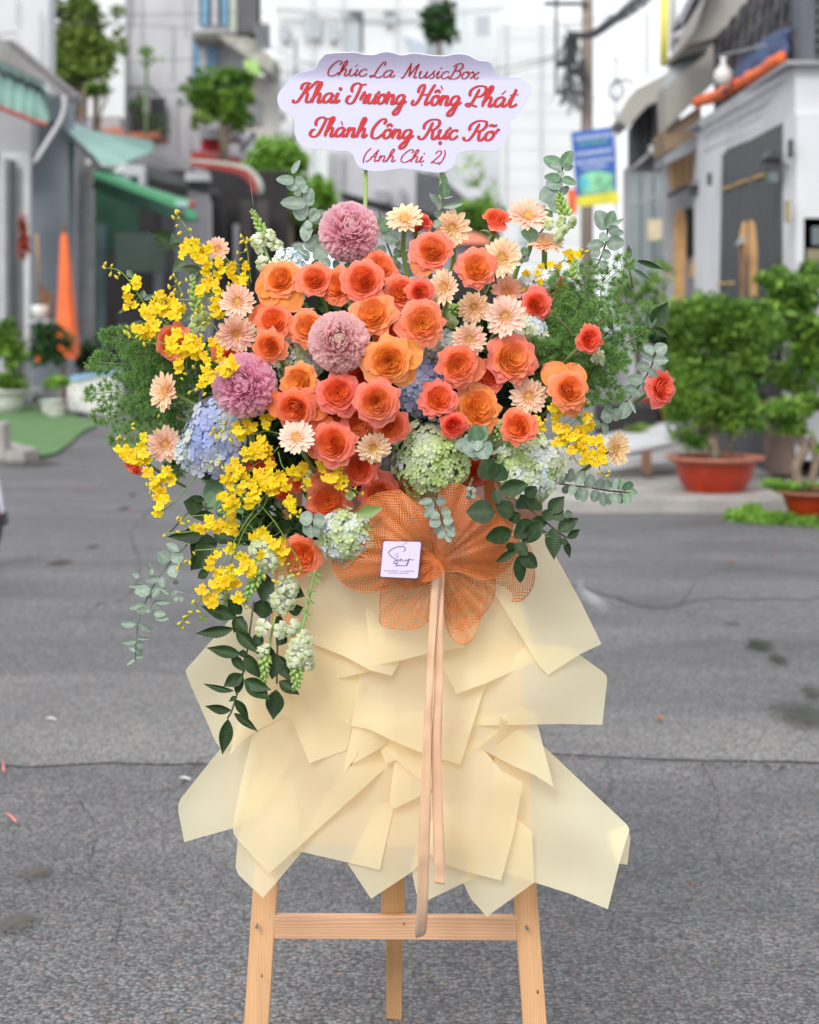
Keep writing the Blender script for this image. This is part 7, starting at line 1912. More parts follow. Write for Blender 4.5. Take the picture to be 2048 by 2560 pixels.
GE, GR = 'eucalyptus sprigs', 'dark glossy leaf sprigs'
def Bc(u, v): return (600 + u / 3.45, 440 + v / 3.45)
def cv(ox, oy, s, lst):
 return [(ox + q[0] / s, oy + q[1] / s, ox + q[2] / s, oy + q[3] / s, q[4] / s) + tuple(q[5:]) for q in lst]
def cs(ox, oy, s, lst): return [(ox + x / s, oy + y / s) for x, y in lst]
sprig('eucalyptus_sprig', 'tall silvery eucalyptus sprig at the upper left beside the top mum', 'eucalyptus', GE, 3.0,
 cs(600, 440, 3.45, [(440, -60), (500, 90), (560, 200), (600, 330), (645, 490)]),
 cv(600, 440, 3.45, [(450, -20, 520, -140, 60), (470, 40, 310, 30, 90), (475, 60, 570, 50, 120), (500, 110, 400, 60, 90), (530, 140, 460, 150, 60), (530, 140, 580, 80, 70),
 (575, 240, 345, 240, 120), (575, 230, 620, 100, 100), (570, 250, 640, 190, 90), (590, 330, 450, 280, 160), (590, 340, 700, 330, 120), (600, 390, 740, 300, 110),
 (620, 400, 560, 440, 80), (630, 470, 520, 480, 190), (640, 500, 700, 620, 150), (660, 560, 560, 620, 160), (650, 620, 760, 700, 170), (560, 640, 450, 660, 120), (540, 700, 600, 660, 110),
 (620, 740, 690, 790, 90, EUCG), (700, 720, 780, 790, 100), (560, 780, 500, 760, 80), (800, 780, 860, 760, 90, EUCG), (900, 800, 980, 790, 90, EUCG)]), 'round', EUC)
sprig('eucalyptus_sprig', 'silvery eucalyptus leaves right of the top mum behind the leftmost top gerbera', 'eucalyptus', GE, 3.04,
 cs(600, 440, 3.45, [(1200, 300), (1260, 560), (1360, 800), (1420, 900)]),
 cv(600, 440, 3.45, [(1190, 480, 1260, 360, 140, EUCG), (1210, 540, 1330, 470, 130), (1190, 600, 1240, 690, 110), (1250, 520, 1370, 560, 110), (1400, 560, 1370, 640, 100), (1430, 570, 1480, 640, 110),
 (1400, 640, 1330, 690, 100, EUCG), (1420, 680, 1500, 700, 90), (1380, 740, 1330, 800, 110), (1400, 760, 1460, 830, 100), (1440, 800, 1520, 850, 100), (1400, 830, 1370, 900, 90), (1300, 700, 1350, 760, 80, EUCG),
 (1520, 780, 1600, 760, 90), (1540, 830, 1620, 850, 80, EUCG)]), 'round', EUC)
sprig('eucalyptus_sprig', 'eucalyptus sprig climbing along the right green stick', 'eucalyptus', GE, 2.975,
 cs(960, 440, 3.45, [(525, -30), (515, 120), (500, 260), (480, 380)]),
 cv(960, 440, 3.45, [(510, 60, 540, 0, 60, EUCG), (520, 190, 520, 40, 110, EUCG), (510, 190, 600, 175, 22), (490, 250, 390, 150, 70), (500, 280, 430, 200, 60), (510, 270, 680, 240, 50), (490, 340, 430, 300, 70), (480, 380, 430, 450, 60), (470, 460, 440, 500, 50)]), 'oval', EUC)
sprig('eucalyptus_sprig', 'tallest eucalyptus sprig with round dark green leaves at the upper right', 'eucalyptus', GE, 3.0,
 cs(1300, 360, 4.107, [(440, 230), (420, 350), (380, 480), (330, 700), (240, 870), (150, 980)]),
 cv(1300, 360, 4.107, [(430, 230, 240, 140, 140, EUCG), (440, 230, 530, 70, 130, EUCG), (430, 250, 310, 220, 100), (440, 240, 550, 235, 80), (380, 310, 460, 300, 80), (420, 350, 250, 340, 100, EUCG), (430, 350, 580, 410, 90, EUCG),
 (430, 360, 270, 440, 170), (430, 440, 470, 520, 130), (410, 500, 190, 570, 220), (380, 500, 350, 720, 200), (330, 690, 170, 820, 130, EUCG), (250, 780, 350, 800, 110, EUCG), (190, 960, 10, 900, 140, EUCG), (60, 1150, 30, 1060, 90, EUCG), (100, 1160, 10, 1190, 80), (400, 820, 440, 900, 60)]), 'round', EUC)
sprig('eucalyptus_sprig', 'silvery eucalyptus tip with folded top leaf above the right fern', 'eucalyptus', GE, 3.0,
 cs(1300, 360, 4.107, [(905, 850), (880, 1020), (820, 1190), (760, 1300)]),
 cv(1300, 360, 4.107, [(900, 880, 780, 680, 190), (900, 870, 960, 680, 130, EUCG), (880, 860, 1100, 770, 50), (910, 900, 1020, 860, 110), (905, 910, 1070, 910, 90), (900, 930, 810, 990, 110), (880, 1020, 1080, 1010, 150), (870, 1020, 680, 1050, 110), (840, 1130, 940, 1140, 110), (830, 1120, 720, 1110, 110), (820, 1200, 900, 1290, 70), (820, 1190, 700, 1190, 30)]), 'round', EUC)
sprig('eucalyptus_sprig', 'arching eucalyptus sprig carrying the pinkish red rose at the far right', 'eucalyptus', GE, 2.99,
 cs(1260, 840, 3.75, [(1420, 150), (1400, 230), (1370, 310), (1290, 440), (1170, 590), (1060, 690), (900, 800)]),
 cv(1260, 840, 3.75, [(1420, 150, 1530, 90, 130), (1410, 160, 1310, 100, 90), (1400, 230, 1270, 140, 60), (1400, 230, 1545, 230, 90), (1370, 290, 1230, 280, 110), (1360, 310, 1440, 400, 80), (1310, 410, 1150, 400, 110), (1300, 430, 1350, 570, 60),
 (1250, 510, 1120, 500, 110), (1240, 510, 1290, 560, 90), (1170, 590, 1240, 730, 40), (1170, 590, 1080, 550, 40), (1160, 620, 1100, 780, 130), (1080, 680, 1030, 800, 100), (1030, 720, 930, 640, 60, EUCG), (1020, 730, 900, 760, 150), (930, 800, 960, 930, 70), (900, 800, 830, 850, 100)]), 'round', EUC)
sprig('eucalyptus_sprig', 'densely leaved eucalyptus branch hanging to the lower right beyond the green hydrangea', 'eucalyptus', GE, 2.93,
 cs(1260, 840, 3.75, [(500, 1380), (620, 1400), (800, 1420), (980, 1450), (1180, 1470)]),
 cv(1260, 840, 3.75, [(600, 1370, 650, 1230, 90), (580, 1370, 520, 1330, 60), (600, 1400, 560, 1480, 80), (680, 1390, 750, 1270, 110), (660, 1400, 620, 1500, 80), (700, 1410, 690, 1540, 90), (760, 1420, 740, 1560, 90), (800, 1420, 820, 1290, 110), (840, 1410, 750, 1370, 80),
 (880, 1430, 920, 1330, 100), (870, 1440, 840, 1560, 100), (960, 1440, 960, 1340, 120), (920, 1460, 940, 1600, 90), (1000, 1450, 1060, 1330, 90), (980, 1470, 990, 1590, 60), (1030, 1470, 1060, 1600, 110), (1080, 1450, 1110, 1340, 90, EUCG), (1100, 1470, 1090, 1570, 80, EUCG), (1150, 1450, 1170, 1350, 110, EUCG), (1150, 1470, 1170, 1590, 90, EUCG), (1180, 1440, 1250, 1480, 60, EUCG), (1160, 1440, 1120, 1400, 70, EUCG)]), 'round', EUC)
sprig('eucalyptus_sprig', 'eucalyptus rosette of broad leaves at the centre above the green hydrangea', 'eucalyptus', GE, 2.83,
 cs(960, 840, 3.45, [(810, 950), (820, 1010), (830, 1060)]),
 cv(960, 840, 3.45, [(800, 930, 780, 760, 150, EUCG), (810, 920, 880, 770, 120, EUCG), (790, 950, 680, 990, 190), (830, 960, 930, 1020, 170), (800, 970, 770, 1070, 140), (790, 950, 610, 940, 140), (830, 970, 880, 1080, 120), (770, 930, 700, 850, 110), (820, 900, 800, 1000, 90)]), 'round', EUC)
sprig('eucalyptus_sprig', 'small woolly eucalyptus tip hanging over the netting beside the ribbon knot', 'eucalyptus', GE, 2.80,
 cs(760, 1200, 2.27, [(740, 100), (780, 210), (830, 340)]),
 cv(760, 1200, 2.27, [(740, 130, 680, 150, 60), (750, 120, 810, 120, 60), (740, 160, 680, 210, 60), (760, 180, 720, 220, 60), (780, 190, 830, 180, 70), (770, 220, 710, 260, 70), (790, 230, 850, 230, 60), (790, 260, 740, 300, 60), (800, 260, 860, 280, 60), (800, 290, 760, 330, 50), (820, 290, 855, 320, 50), (815, 310, 830, 355, 40), (730, 110, 650, 130, 40)]), 'round', EUC)
sprig('eucalyptus_sprig', 'tiny eucalyptus tip on the netting under the red hidden rose', 'eucalyptus', GE, 2.82,
 cs(960, 840, 3.45, [(740, 1300), (750, 1360), (760, 1400)]),
 cv(960, 840, 3.45, [(740, 1350, 700, 1370, 60), (755, 1330, 790, 1320, 60), (745, 1370, 720, 1410, 50), (760, 1370, 790, 1400, 50), (745, 1330, 720, 1300, 50)]), 'round', EUC)
sprig('eucalyptus_sprig', 'four round bluish eucalyptus leaves on the small green hydrangea by the lowest rose', 'eucalyptus', GE, 2.835,
 cs(600, 840, 3.45, [(640, 1540), (625, 1600), (610, 1680)]),
 cv(600, 840, 3.45, [(630, 1580, 510, 1570, 130), (630, 1590, 740, 1600, 140), (625, 1640, 540, 1690, 120), (630, 1680, 700, 1680, 110), (610, 1650, 620, 1740, 100)]), 'round', EUC)
sprig('eucalyptus_sprig', 'long thin eucalyptus spray drooping at the lower left over the asphalt', 'eucalyptus', GE, 2.95,
 cs(280, 1240, 2.875, [(540, 350), (415, 480), (330, 590), (240, 760), (190, 900), (175, 1050), (165, 1180)]),
 cv(280, 1240, 2.875, [(480, 400, 390, 340, 60), (410, 470, 330, 400, 100), (420, 460, 520, 430, 90), (430, 500, 460, 590, 90), (280, 520, 260, 470, 40), (200, 580, 150, 555, 50), (290, 570, 275, 500, 40), (340, 590, 240, 610, 60), (360, 580, 370, 660, 60), (250, 640, 120, 650, 35), (200, 650, 225, 640, 50), (280, 680, 160, 690, 90), (260, 680, 280, 740, 60), (340, 660, 290, 730, 60),
 (340, 660, 410, 715, 40), (460, 600, 455, 640, 40), (480, 680, 415, 710, 40), (480, 680, 520, 690, 20), (300, 760, 420, 765, 40), (480, 740, 440, 740, 50), (480, 740, 515, 730, 50), (240, 780, 120, 810, 50), (200, 800, 280, 830, 60), (350, 760, 280, 800, 70), (250, 820, 170, 830, 60), (300, 850, 390, 850, 55), (310, 880, 410, 885, 45),
 (175, 920, 65, 920, 55), (190, 920, 290, 975, 50), (180, 1020, 285, 1025, 22), (180, 1040, 65, 1055, 45), (175, 1080, 230, 1060, 60), (170, 1120, 120, 1080, 30), (170, 1110, 220, 1140, 50), (165, 1170, 105, 1215, 28), (170, 1160, 230, 1155, 25)]), 'oval', EUC, EUCG)
sprig('eucalyptus_sprig', 'round eucalyptus leaves in the shade under the blue hydrangea', 'eucalyptus', GE, 2.97,
 cs(220, 840, 3.45, [(1150, 1180), (1080, 1400), (1150, 1600)]),
 cv(220, 840, 3.45, [(1150, 1200, 980, 1260, 130), (1160, 1270, 1000, 1400, 170), (1170, 1330, 1010, 1500, 170), (1200, 1440, 1110, 1520, 130), (1230, 1480, 1350, 1530, 130), (1180, 1500, 1140, 1570, 120), (1270, 1450, 1330, 1480, 80), (1620, 1400, 1670, 1500, 80)]), 'round', EUCG)
# dark glossy leaves
sprig('leaf_sprig', 'two glossy oval leaves reaching out at the top left', 'leaves', GR, 3.02,
 cs(220, 480, 3.45, [(770, 480), (880, 570), (990, 680), (1080, 760)]),
 cv(220, 480, 3.45, [(760, 480, 540, 340, 140, RUS), (770, 480, 720, 350, 90, RUSG), (790, 490, 730, 440, 90, RUSG), (860, 580, 730, 690, 110, RUSG), (970, 670, 770, 660, 80, RUSG), (1000, 680, 930, 790, 60), (1050, 600, 1100, 720, 90, RUSG), (1130, 880, 1000, 920, 110, RUSG), (340, 670, 390, 750, 60), (470, 920, 480, 840, 60, RUSG), (480, 930, 590, 890, 50),
 (260, 1045, 320, 1000, 30, RUSG), (350, 1160, 470, 1100, 40, RUSG), (820, 1120, 920, 1040, 60), (900, 1060, 1000, 1130, 90, RUSG), (1010, 1180, 950, 1200, 50, RUSG)]), 'lance', RUSG)
sprig('leaf_sprig', 'narrow curled leaves pointing right above the right fern', 'leaves', GR, 3.02,
 cs(1300, 360, 4.107, [(1060, 1160), (1120, 1280), (1160, 1480)]),
 cv(1300, 360, 4.107, [(1190, 1200, 1475, 1300, 50, RUS), (1150, 1280, 1360, 1440, 50, RUSG), (1120, 1180, 1110, 1030, 60, RUSG), (1090, 1440, 1170, 1560, 20, RUSG), (880, 1660, 950, 1770, 40)]), 'lance', RUSG)
sprig('leaf_sprig', 'forked pair of broad pointed leaves at the right edge over the bonsai', 'leaves', GR, 3.0,
 cs(1300, 360, 4.107, [(1100, 2040), (1220, 1970), (1350, 1890), (1400, 1840)]),
 cv(1300, 360, 4.107, [(1370, 1880, 1520, 1620, 160, RUS), (1340, 1900, 1330, 1670, 130, RUSG), (1360, 1890, 1540, 1980, 70, RUS), (1200, 2030, 1250, 2120, 60)]), 'lance', RUS)
sprig('leaf_sprig', 'dark leaf cluster hanging left below the blue hydrangea', 'leaves', GR, 2.96,
 cs(220, 840, 3.45, [(1100, 1480), (900, 1500), (700, 1700)]),
 cv(220, 840, 3.45, [(1000, 1480, 820, 1430, 150), (1010, 1420, 890, 1390, 50), (1080, 1540, 900, 1560, 80), (1080, 1180, 980, 1240, 60)]) +
 cv(280, 1240, 2.875, [(660, 265, 460, 310, 95), (620, 280, 400, 290, 60), (680, 270, 690, 430, 120), (650, 280, 570, 440, 90), (730, 250, 900, 330, 110), (700, 300, 640, 520, 130), (660, 420, 570, 530, 90), (660, 440, 720, 540, 60), (700, 540, 610, 590, 60), (920, 180, 1060, 230, 120), (1000, 100, 1050, 270, 120), (1120, 120, 1080, 250, 130), (1200, 200, 1110, 300, 120), (1290, 190, 1200, 260, 90),
 (1180, 30, 1220, 100, 50, RUSG), (1020, 260, 900, 330, 80), (950, 280, 980, 340, 40)]), 'lance', RUS)
sprig('leaf_sprig', 'long trailing leaf branch hanging lowest at the left over the paper', 'leaves', GR, 2.87,
 cs(280, 1240, 2.875, [(1020, 760), (990, 980), (950, 1240), (870, 1520), (830, 1600)]),
 cv(280, 1240, 2.875, [(900, 870, 640, 790, 90), (930, 850, 830, 730, 80), (940, 860, 880, 980, 80), (890, 880, 980, 1000, 70), (880, 950, 600, 990, 70), (890, 950, 1060, 1130, 80), (930, 1140, 680, 1090, 75), (860, 1140, 960, 1270, 60), (960, 1130, 1070, 1320, 90), (940, 1160, 950, 1100, 60), (940, 1280, 800, 1370, 85), (940, 1270, 890, 1440, 60), (950, 1320, 1150, 1390, 80), (950, 1320, 1140, 1470, 100), (880, 1400, 655, 1350, 40), (900, 1440, 840, 1480, 30), (880, 1460, 985, 1600, 55), (860, 1540, 665, 1510, 60), (875, 1560, 1050, 1695, 50), (835, 1600, 790, 1855, 80)]), 'lance', RUS)
sprig('leaf_sprig', 'second trailing leaf branch between the hanging snapdragons', 'leaves', GR, 2.885,
 cs(280, 1240, 2.875, [(1200, 900), (1190, 1100), (1185, 1350)]),
 cv(280, 1240, 2.875, [(1110, 560, 1080, 780, 110), (1090, 740, 1090, 890, 130), (1120, 700, 1040, 640, 80), (1260, 650, 1390, 720, 90), (1270, 830, 1380, 800, 70), (1160, 880, 1240, 920, 60), (1250, 1000, 1180, 1080, 70), (1180, 1140, 1010, 1050, 60), (1180, 1130, 1150, 1320, 110), (1190, 1140, 1290, 1330, 90), (1200, 1330, 1350, 1430, 75), (1180, 1390, 1160, 1605, 110), (1080, 1000, 1010, 1080, 70)]), 'lance', RUS)
sprig('leaf_sprig', 'large dark leaf branch hanging right of centre over the netting', 'leaves', GR, 2.78,
 cs(960, 840, 3.45, [(940, 1180), (980, 1300), (1020, 1430), (1090, 1600)]),
 cv(960, 840, 3.45, [(940, 1240, 860, 1060, 160), (960, 1250, 1020, 1100, 150), (1000, 1330, 1240, 1280, 120), (1220, 1380, 1320, 1300, 90), (960, 1520, 710, 1520, 170), (1120, 1540, 960, 1450, 130), (960, 1330, 990, 1450, 80)]) +
 cv(760, 1200, 2.27, [(1180, 290, 1030, 330, 85), (1170, 230, 1230, 190, 60), (1200, 360, 1160, 410, 60), (1210, 390, 1080, 465, 40), (1200, 360, 1270, 430, 60), (1220, 420, 1325, 495, 75), (1215, 430, 1230, 585, 60), (1300, 230, 1190, 330, 90), (1350, 240, 1240, 360, 80), (1330, 250, 1270, 350, 60)]), 'oval', RUS)
sprig('leaf_sprig', 'pointed dark leaf branch at the lower right over the asphalt', 'leaves', GR, 2.80,
 cs(760, 1200, 2.27, [(1200, 120), (1300, 180), (1400, 260), (1490, 330)]),
 cv(760, 1200, 2.27, [(1270, 160, 1230, 80, 100), (1290, 170, 1320, 100, 90), (1390, 190, 1480, 90, 75), (1400, 220, 1470, 150, 90), (1360, 230, 1410, 160, 60), (1440, 290, 1560, 215, 70), (1490, 330, 1570, 280, 40), (1410, 270, 1420, 455, 80), (1380, 250, 1290, 220, 60), (1480, 340, 1510, 445, 35), (1470, 330, 1480, 380, 40), (1340, 290, 1390, 300, 20, RUSG), (1365, 315, 1400, 320, 20, RUSG), (1480, 190, 1530, 190, 60, EUCG) if False else (1480, 200, 1530, 190, 50, RUSG)]), 'lance', RUS)
t = thing('rose_leaf', P(930, 1290, 2.83), 'single fresh green serrated leaf between two roses and the netting', 'leaf')
leaf(t, 'lance', STEM, 893, 1285, 958, 1270, 34, 2.82, tint=(1, 1, 1)); leaf(t, 'lance', STEM, 862, 1240, 888, 1232, 30, 2.85)

# ---------------------------------------------------------------- asparagus fern
def fern_tuft(vs, fs, at, c, d, ln, n, rnf, tone):
 for _ in range(n):
  e = (d * rnf.uniform(.2, 1.1) + Vector((rnf.gauss(0, .75), rnf.gauss(0, .75), rnf.gauss(0, .75)))).normalized()
  l = ln * rnf.uniform(.45, 1.05); s = e.cross(Vector((rnf.uniform(-1, 1), -1, rnf.uniform(-1, 1)))).normalized() * .00036
  b_ = len(vs); sag = Vector((0, 0, -.06 * l))
  vs.extend([c - s, c + s, c + e * l * .6 + s * .9, c + e * l * .6 - s * .9, c + e * l + sag])
  fs.extend([(b_, b_ + 1, b_ + 2, b_ + 3), (b_ + 3, b_ + 2, b_ + 4)])
  at.extend([min(1, max(0, tone + rnf.gauss(0, .14)))] * 5)
def fern(label, base, tip, D0, D1, spread, seed, nb=12, ln=19, dens=52):
 rnf = random.Random(seed)
 t = thing('fern_frond', P(base[0], base[1], D0), label, 'fern', 'feathery asparagus fern fronds')
 A, B = P(base[0], base[1], D0), P(tip[0], tip[1], D1)
 ax = (B - A); L0 = ax.length; side = Vector((-ax.z, 0, ax.x)).normalized()
 arch = Vector((0, 0, .012 * rnf.uniform(-1, 2)))
 st = spline([A, (A + B) / 2 + arch, B], 5)
 m_ = MB(); m_.tube(st, .0007, 5)
 vs, fs, at = [], [], []
 k = mpp(D0)
 for i in range(nb):
  f = .12 + .88 * i / (nb - 1)
  p = A.lerp(B, f) + arch * math.sin(f * PI)
  for sg_ in (-1, 1):
   bl = spread * k * (1 - f) ** .6 * rnf.uniform(.55, 1.1) + 10 * k
   dirv = (side * sg_ + ax.normalized() * .7 + Vector((0, rnf.uniform(-.5, .4), 0))).normalized()
   e = p + dirv * bl
   m_.tube([p, e], .0004, 4)
   nt = max(2, int(bl / (11 * k)))
   for j in range(nt):
    q = p.lerp(e, (j + .7) / nt) + Vector((rnf.gauss(0, 3), rnf.gauss(0, 4), rnf.gauss(0, 3))) * k
    fern_tuft(vs, fs, at, q, dirv, ln * k, dens, rnf, .45 + rnf.uniform(-.2, .25))
 m_.build('stem', STEM, t, smooth=True)
 base_ = world_loc(t)
 o = link('needles', mesh('needles', [v - base_ for v in vs], fs, FERN, False, {'v': at}), t); o['kind'] = 'stuff'
for i, (bx_, by_, tx_, ty_, sp_, lb) in enumerate((
 (440, 930, 262, 838, 55, 'topmost frond of the left fern'), (470, 960, 235, 905, 75, 'upper middle frond of the left fern'), (470, 990, 222, 985, 75, 'frond pointing furthest left over the cooler cart'),
 (480, 1010, 240, 1040, 60, 'lowest left pointing frond of the left fern'), (500, 900, 330, 880, 80, 'bright frond behind the far left coral rose'), (500, 970, 350, 930, 80, 'frond filling the middle of the left fern'),
 (520, 1020, 330, 1020, 70, 'frond behind the sideways gerbera'), (500, 1060, 285, 1100, 55, 'low frond under the sideways gerbera'), (480, 1120, 430, 1185, 34, 'short frond hanging below the flat facing gerbera'), (540, 960, 470, 900, 50, 'frond left of the lower left mum'))):
 fern(lb, (bx_, by_), (tx_, ty_), 3.03, 3.0, sp_, 500 + i)
for i, (bx_, by_, tx_, ty_, sp_, D_, lb) in enumerate((
 (1380, 900, 1570, 655, 85, 2.99, 'tallest frond of the right fern'), (1370, 880, 1480, 665, 80, 2.98, 'upright frond of the right fern beside the veiled rose'), (1380, 930, 1620, 765, 70, 3.0, 'frond of the right fern pointing upper right'),
 (1390, 950, 1610, 830, 60, 3.0, 'frond of the right fern pointing right beside the broad leaves'), (1380, 930, 1500, 760, 90, 2.96, 'frond filling the middle of the right fern'), (1370, 960, 1440, 820, 90, 2.95, 'frond behind the small bright red rose'),
 (1390, 980, 1560, 900, 75, 2.98, 'frond under the small bright red rose'), (1380, 1000, 1550, 985, 60, 2.98, 'lowest frond of the right fern'), (1330, 900, 1400, 690, 60, 2.97, 'frond veiling the red orange rose'), (1340, 930, 1350, 860, 60, 2.94, 'frond next to the largest pink rimmed rose'),
 (1400, 900, 1430, 740, 70, 2.97, 'frond left of the right fern middle'), (1350, 1010, 1400, 940, 50, 2.97, 'dark frond between round gerbera and orange rose'))):
 fern(lb, (bx_, by_), (tx_, ty_), D_ + .02, D_, sp_, 600 + i)

# ---------------------------------------------------------------- oncidium orchids
def onc_flower(seed):
 rn = random.Random(seed); vs, fs, a1 = [], [], []
 # skirt-like lip
 na = 13; b_ = 0
 vs.append(Vector((0, .02, .02))); a1.append(.05)
 for rr_, vv in ((.22, .5), (.46, 1.)):
  for i in range(na):
   a = -PI * (.02 + .96 * i / (na - 1)); ruf = math.sin(i * 2.3 + seed) * .05 * vv; lob = 1 - .22 * max(0, 1 - abs(i - (na - 1) / 2) / 1.2) * vv - .12 * (i in (3, 9))
   vs.append(Vector((math.cos(a) * rr_ * lob * 1.05, math.sin(a) * rr_ * lob * 1.1 - .02, ruf + .06 * vv * rn.uniform(-1, 1)))); a1.append(vv)
 fs += [(0, 1 + i, 2 + i) for i in range(na - 1)] + [(1 + i, 1 + na + i, 2 + na + i, 2 + i) for i in range(na - 1)]
 for ang, ln, wd in ((90, .34, .10), (38, .30, .11), (142, .30, .11), (5, .24, .08), (175, .24, .08)):
  a = rad(ang + rn.uniform(-8, 8)); d = Vector((math.cos(a), math.sin(a), 0)); s = Vector((-d.y, d.x, 0)); b_ = len(vs)
  vs += [d * .03 + Vector((0, 0, .03)), d * ln * .55 - s * wd + Vector((0, 0, .07)), d * ln * .55 + s * wd + Vector((0, 0, .05)), d * ln + Vector((0, 0, -.02))]; a1 += [.1, .55, .55, .8]
  fs += [(b_, b_ + 1, b_ + 2), (b_ + 1, b_ + 3, b_ + 2)]
 b_ = len(vs)
 vs += [Vector((.06, .0, .03)), Vector((0, .07, .04)), Vector((-.06, 0, .03)), Vector((0, -.06, .03)), Vector((0, .01, .13))]; a1 += [0, 0, 0, 0, .1]
 fs += [(b_ + k, b_ + (k + 1) % 4, b_ + 4) for k in range(4)]
 return mesh('flower', vs, fs, ONC, True, {'v': a1, 'layer': [0.] * len(a1)})
OF = [onc_flower(k) for k in range(5)]
m_ = MB(); m_.lathe((0, 0, 0), [(.0, -.5), (.18, -.36), (.27, -.1), (.25, .15), (.12, .42), (0, .52)], 7); OBM = mesh('bud', m_.v, m_.f, YBUD, True); SBM = mesh('bud', m_.v, m_.f, SBUD, True)
def orchid(label, D, stems, fl, buds, o, s, size=29):
 t = thing('orchid_spray', P(o[0] + stems[0][0][0] / s, o[1] + stems[0][0][1] / s, D), label, 'orchid', 'yellow dancing lady orchid sprays')
 base = world_loc(t); m_ = MB(); nodes = []
 for st in stems:
  q = spline([P(o[0] + x / s, o[1] + y / s, D + .006) for x, y in st], 5) if len(st) > 2 else [P(o[0] + x / s, o[1] + y / s, D + .006) for x, y in st]
  m_.tube(q, .0010, 5); nodes += q
 k = mpp(D)
 def ped(p):
  n_ = min(nodes, key=lambda q: (q - p).length)
  if (n_ - p).length < .05: m_.tube([n_, (n_ + p) / 2 + Vector((0, .003, -.002)), p], .0006, 4)
 for i, (x, y) in enumerate(fl):
  p = P(o[0] + x / s, o[1] + y / s, D + R.uniform(-.014, .006)); ped(p)
  nrm = Vector((R.uniform(-.6, .6), -1, R.uniform(-.3, .5))).normalized()
  sz = size * k * R.uniform(.95, 1.35)
  m4 = Matrix.Translation(p - base) @ nrm.to_track_quat('Z', 'Y').to_matrix().to_4x4() @ Matrix.Rotation(R.gauss(0, .8), 4, 'Z') @ Matrix.Scale(sz, 4)
  b_ = R.uniform(.88, 1.04); link('flower', R.choice(OF), t, m4, (b_, b_ * R.uniform(.86, 1.05), b_))
 for (x, y) in buds:
  p = P(o[0] + x / s, o[1] + y / s, D + R.uniform(-.008, .006)); ped(p)
  e = Euler((R.uniform(-.7, .7), R.uniform(-1.2, 1.2), 0)).to_matrix().to_4x4(); g = R.uniform(.45, 1)
  link('bud', OBM, t, Matrix.Translation(p - base) @ e @ Matrix.Scale(14 * k * R.uniform(.75, 1.15), 4), (.45 + .55 * g, 1, .6 + .4 * g))
 m_.build('stem', STEM_O, t, smooth=True)
A_, E_, F_, H_, I_, DD_ = (220, 480), (220, 840), (600, 840), (1260, 840), (280, 1240), (1300, 360)
orchid('orchid spray reaching furthest left at mid height with buds at its tip', 2.95, [[(120, 650), (250, 670), (330, 735), (400, 830), (480, 950), (600, 1060), (710, 1150)]],
[(400, 780), (320, 830), (360, 900), (340, 980), (400, 960), (435, 745), (410, 800), (600, 900), (560, 960), (640, 960), (700, 930), (660, 1030), (500, 1040), (540, 1000), (740, 1010), (780, 980), (750, 1060), (620, 870), (690, 990), (480, 990), (590, 1010), (650, 900), (720, 1060), (530, 1060), (800, 1000)],
[(150, 620), (140, 650), (205, 635), (270, 700), (195, 712), (245, 735)], A_, 3.45)
orchid('orchid spray rising highest at the upper left', 2.97, [[(755, 170), (800, 240), (870, 340), (940, 450), (1030, 560), (1100, 640), (1180, 700)]],
[(850, 450), (820, 480), (940, 430), (930, 520), (960, 500), (1000, 480), (1010, 560), (1050, 470), (830, 530), (980, 570), (1020, 620), (1140, 600), (1020, 680), (1150, 660), (870, 430), (960, 560)],
[(760, 180), (735, 220), (780, 225), (765, 290), (885, 325), (790, 355), (775, 165)], A_, 3.45)
orchid('upright orchid spray left of the tall snapdragon', 2.98, [[(1330, 370), (1375, 500), (1390, 650), (1410, 790)]],
[(1375, 650), (1240, 620), (1240, 710), (1280, 740), (1350, 760), (1220, 650), (1150, 620), (1130, 700), (1340, 720), (1300, 780)],
[(1320, 380), (1325, 430), (1290, 525), (1360, 500), (1320, 580), (1370, 430), (1375, 410), (1215, 790)], A_, 3.45, 27)
orchid('orchid cluster touching the left rim of the round peach gerbera', 2.93, [[(1000, 720), (1060, 860), (960, 1000), (1100, 1170), (1140, 1240)], [(780, 930), (900, 925), (1040, 870)]],
[(1000, 770), (1040, 820), (1110, 790), (1100, 850), (970, 860), (1010, 800), (1080, 930), (1140, 960), (1100, 1020), (1180, 940), (1130, 1040), (1060, 760), (1130, 860), (960, 830), (1080, 990)],
[(985, 990), (940, 1020), (870, 860), (905, 1080), (1050, 1090), (1000, 1130), (990, 1040), (950, 960), (930, 1050), (1040, 1140)], A_, 3.45)
orchid('green budded orchid twig at the left of the cluster', 2.97, [[(740, 710), (800, 850), (840, 1050), (850, 1150)]], [], [(740, 715), (715, 740), (790, 790), (700, 820), (750, 850), (740, 880), (810, 890), (850, 760), (720, 880), (760, 770)], A_, 3.45)
orchid('short orchid spray pointing left above the left fern', 2.93, [[(330, 1190), (400, 1260), (520, 1300), (700, 1310)]],
[(450, 1170), (520, 1150), (560, 1130), (590, 1160), (500, 1220), (420, 1170), (540, 1190), (600, 1120)], [(340, 1165), (320, 1210), (360, 1250), (425, 1245), (455, 1265), (535, 1280), (485, 1315), (585, 1250), (350, 1225)], A_, 3.45)
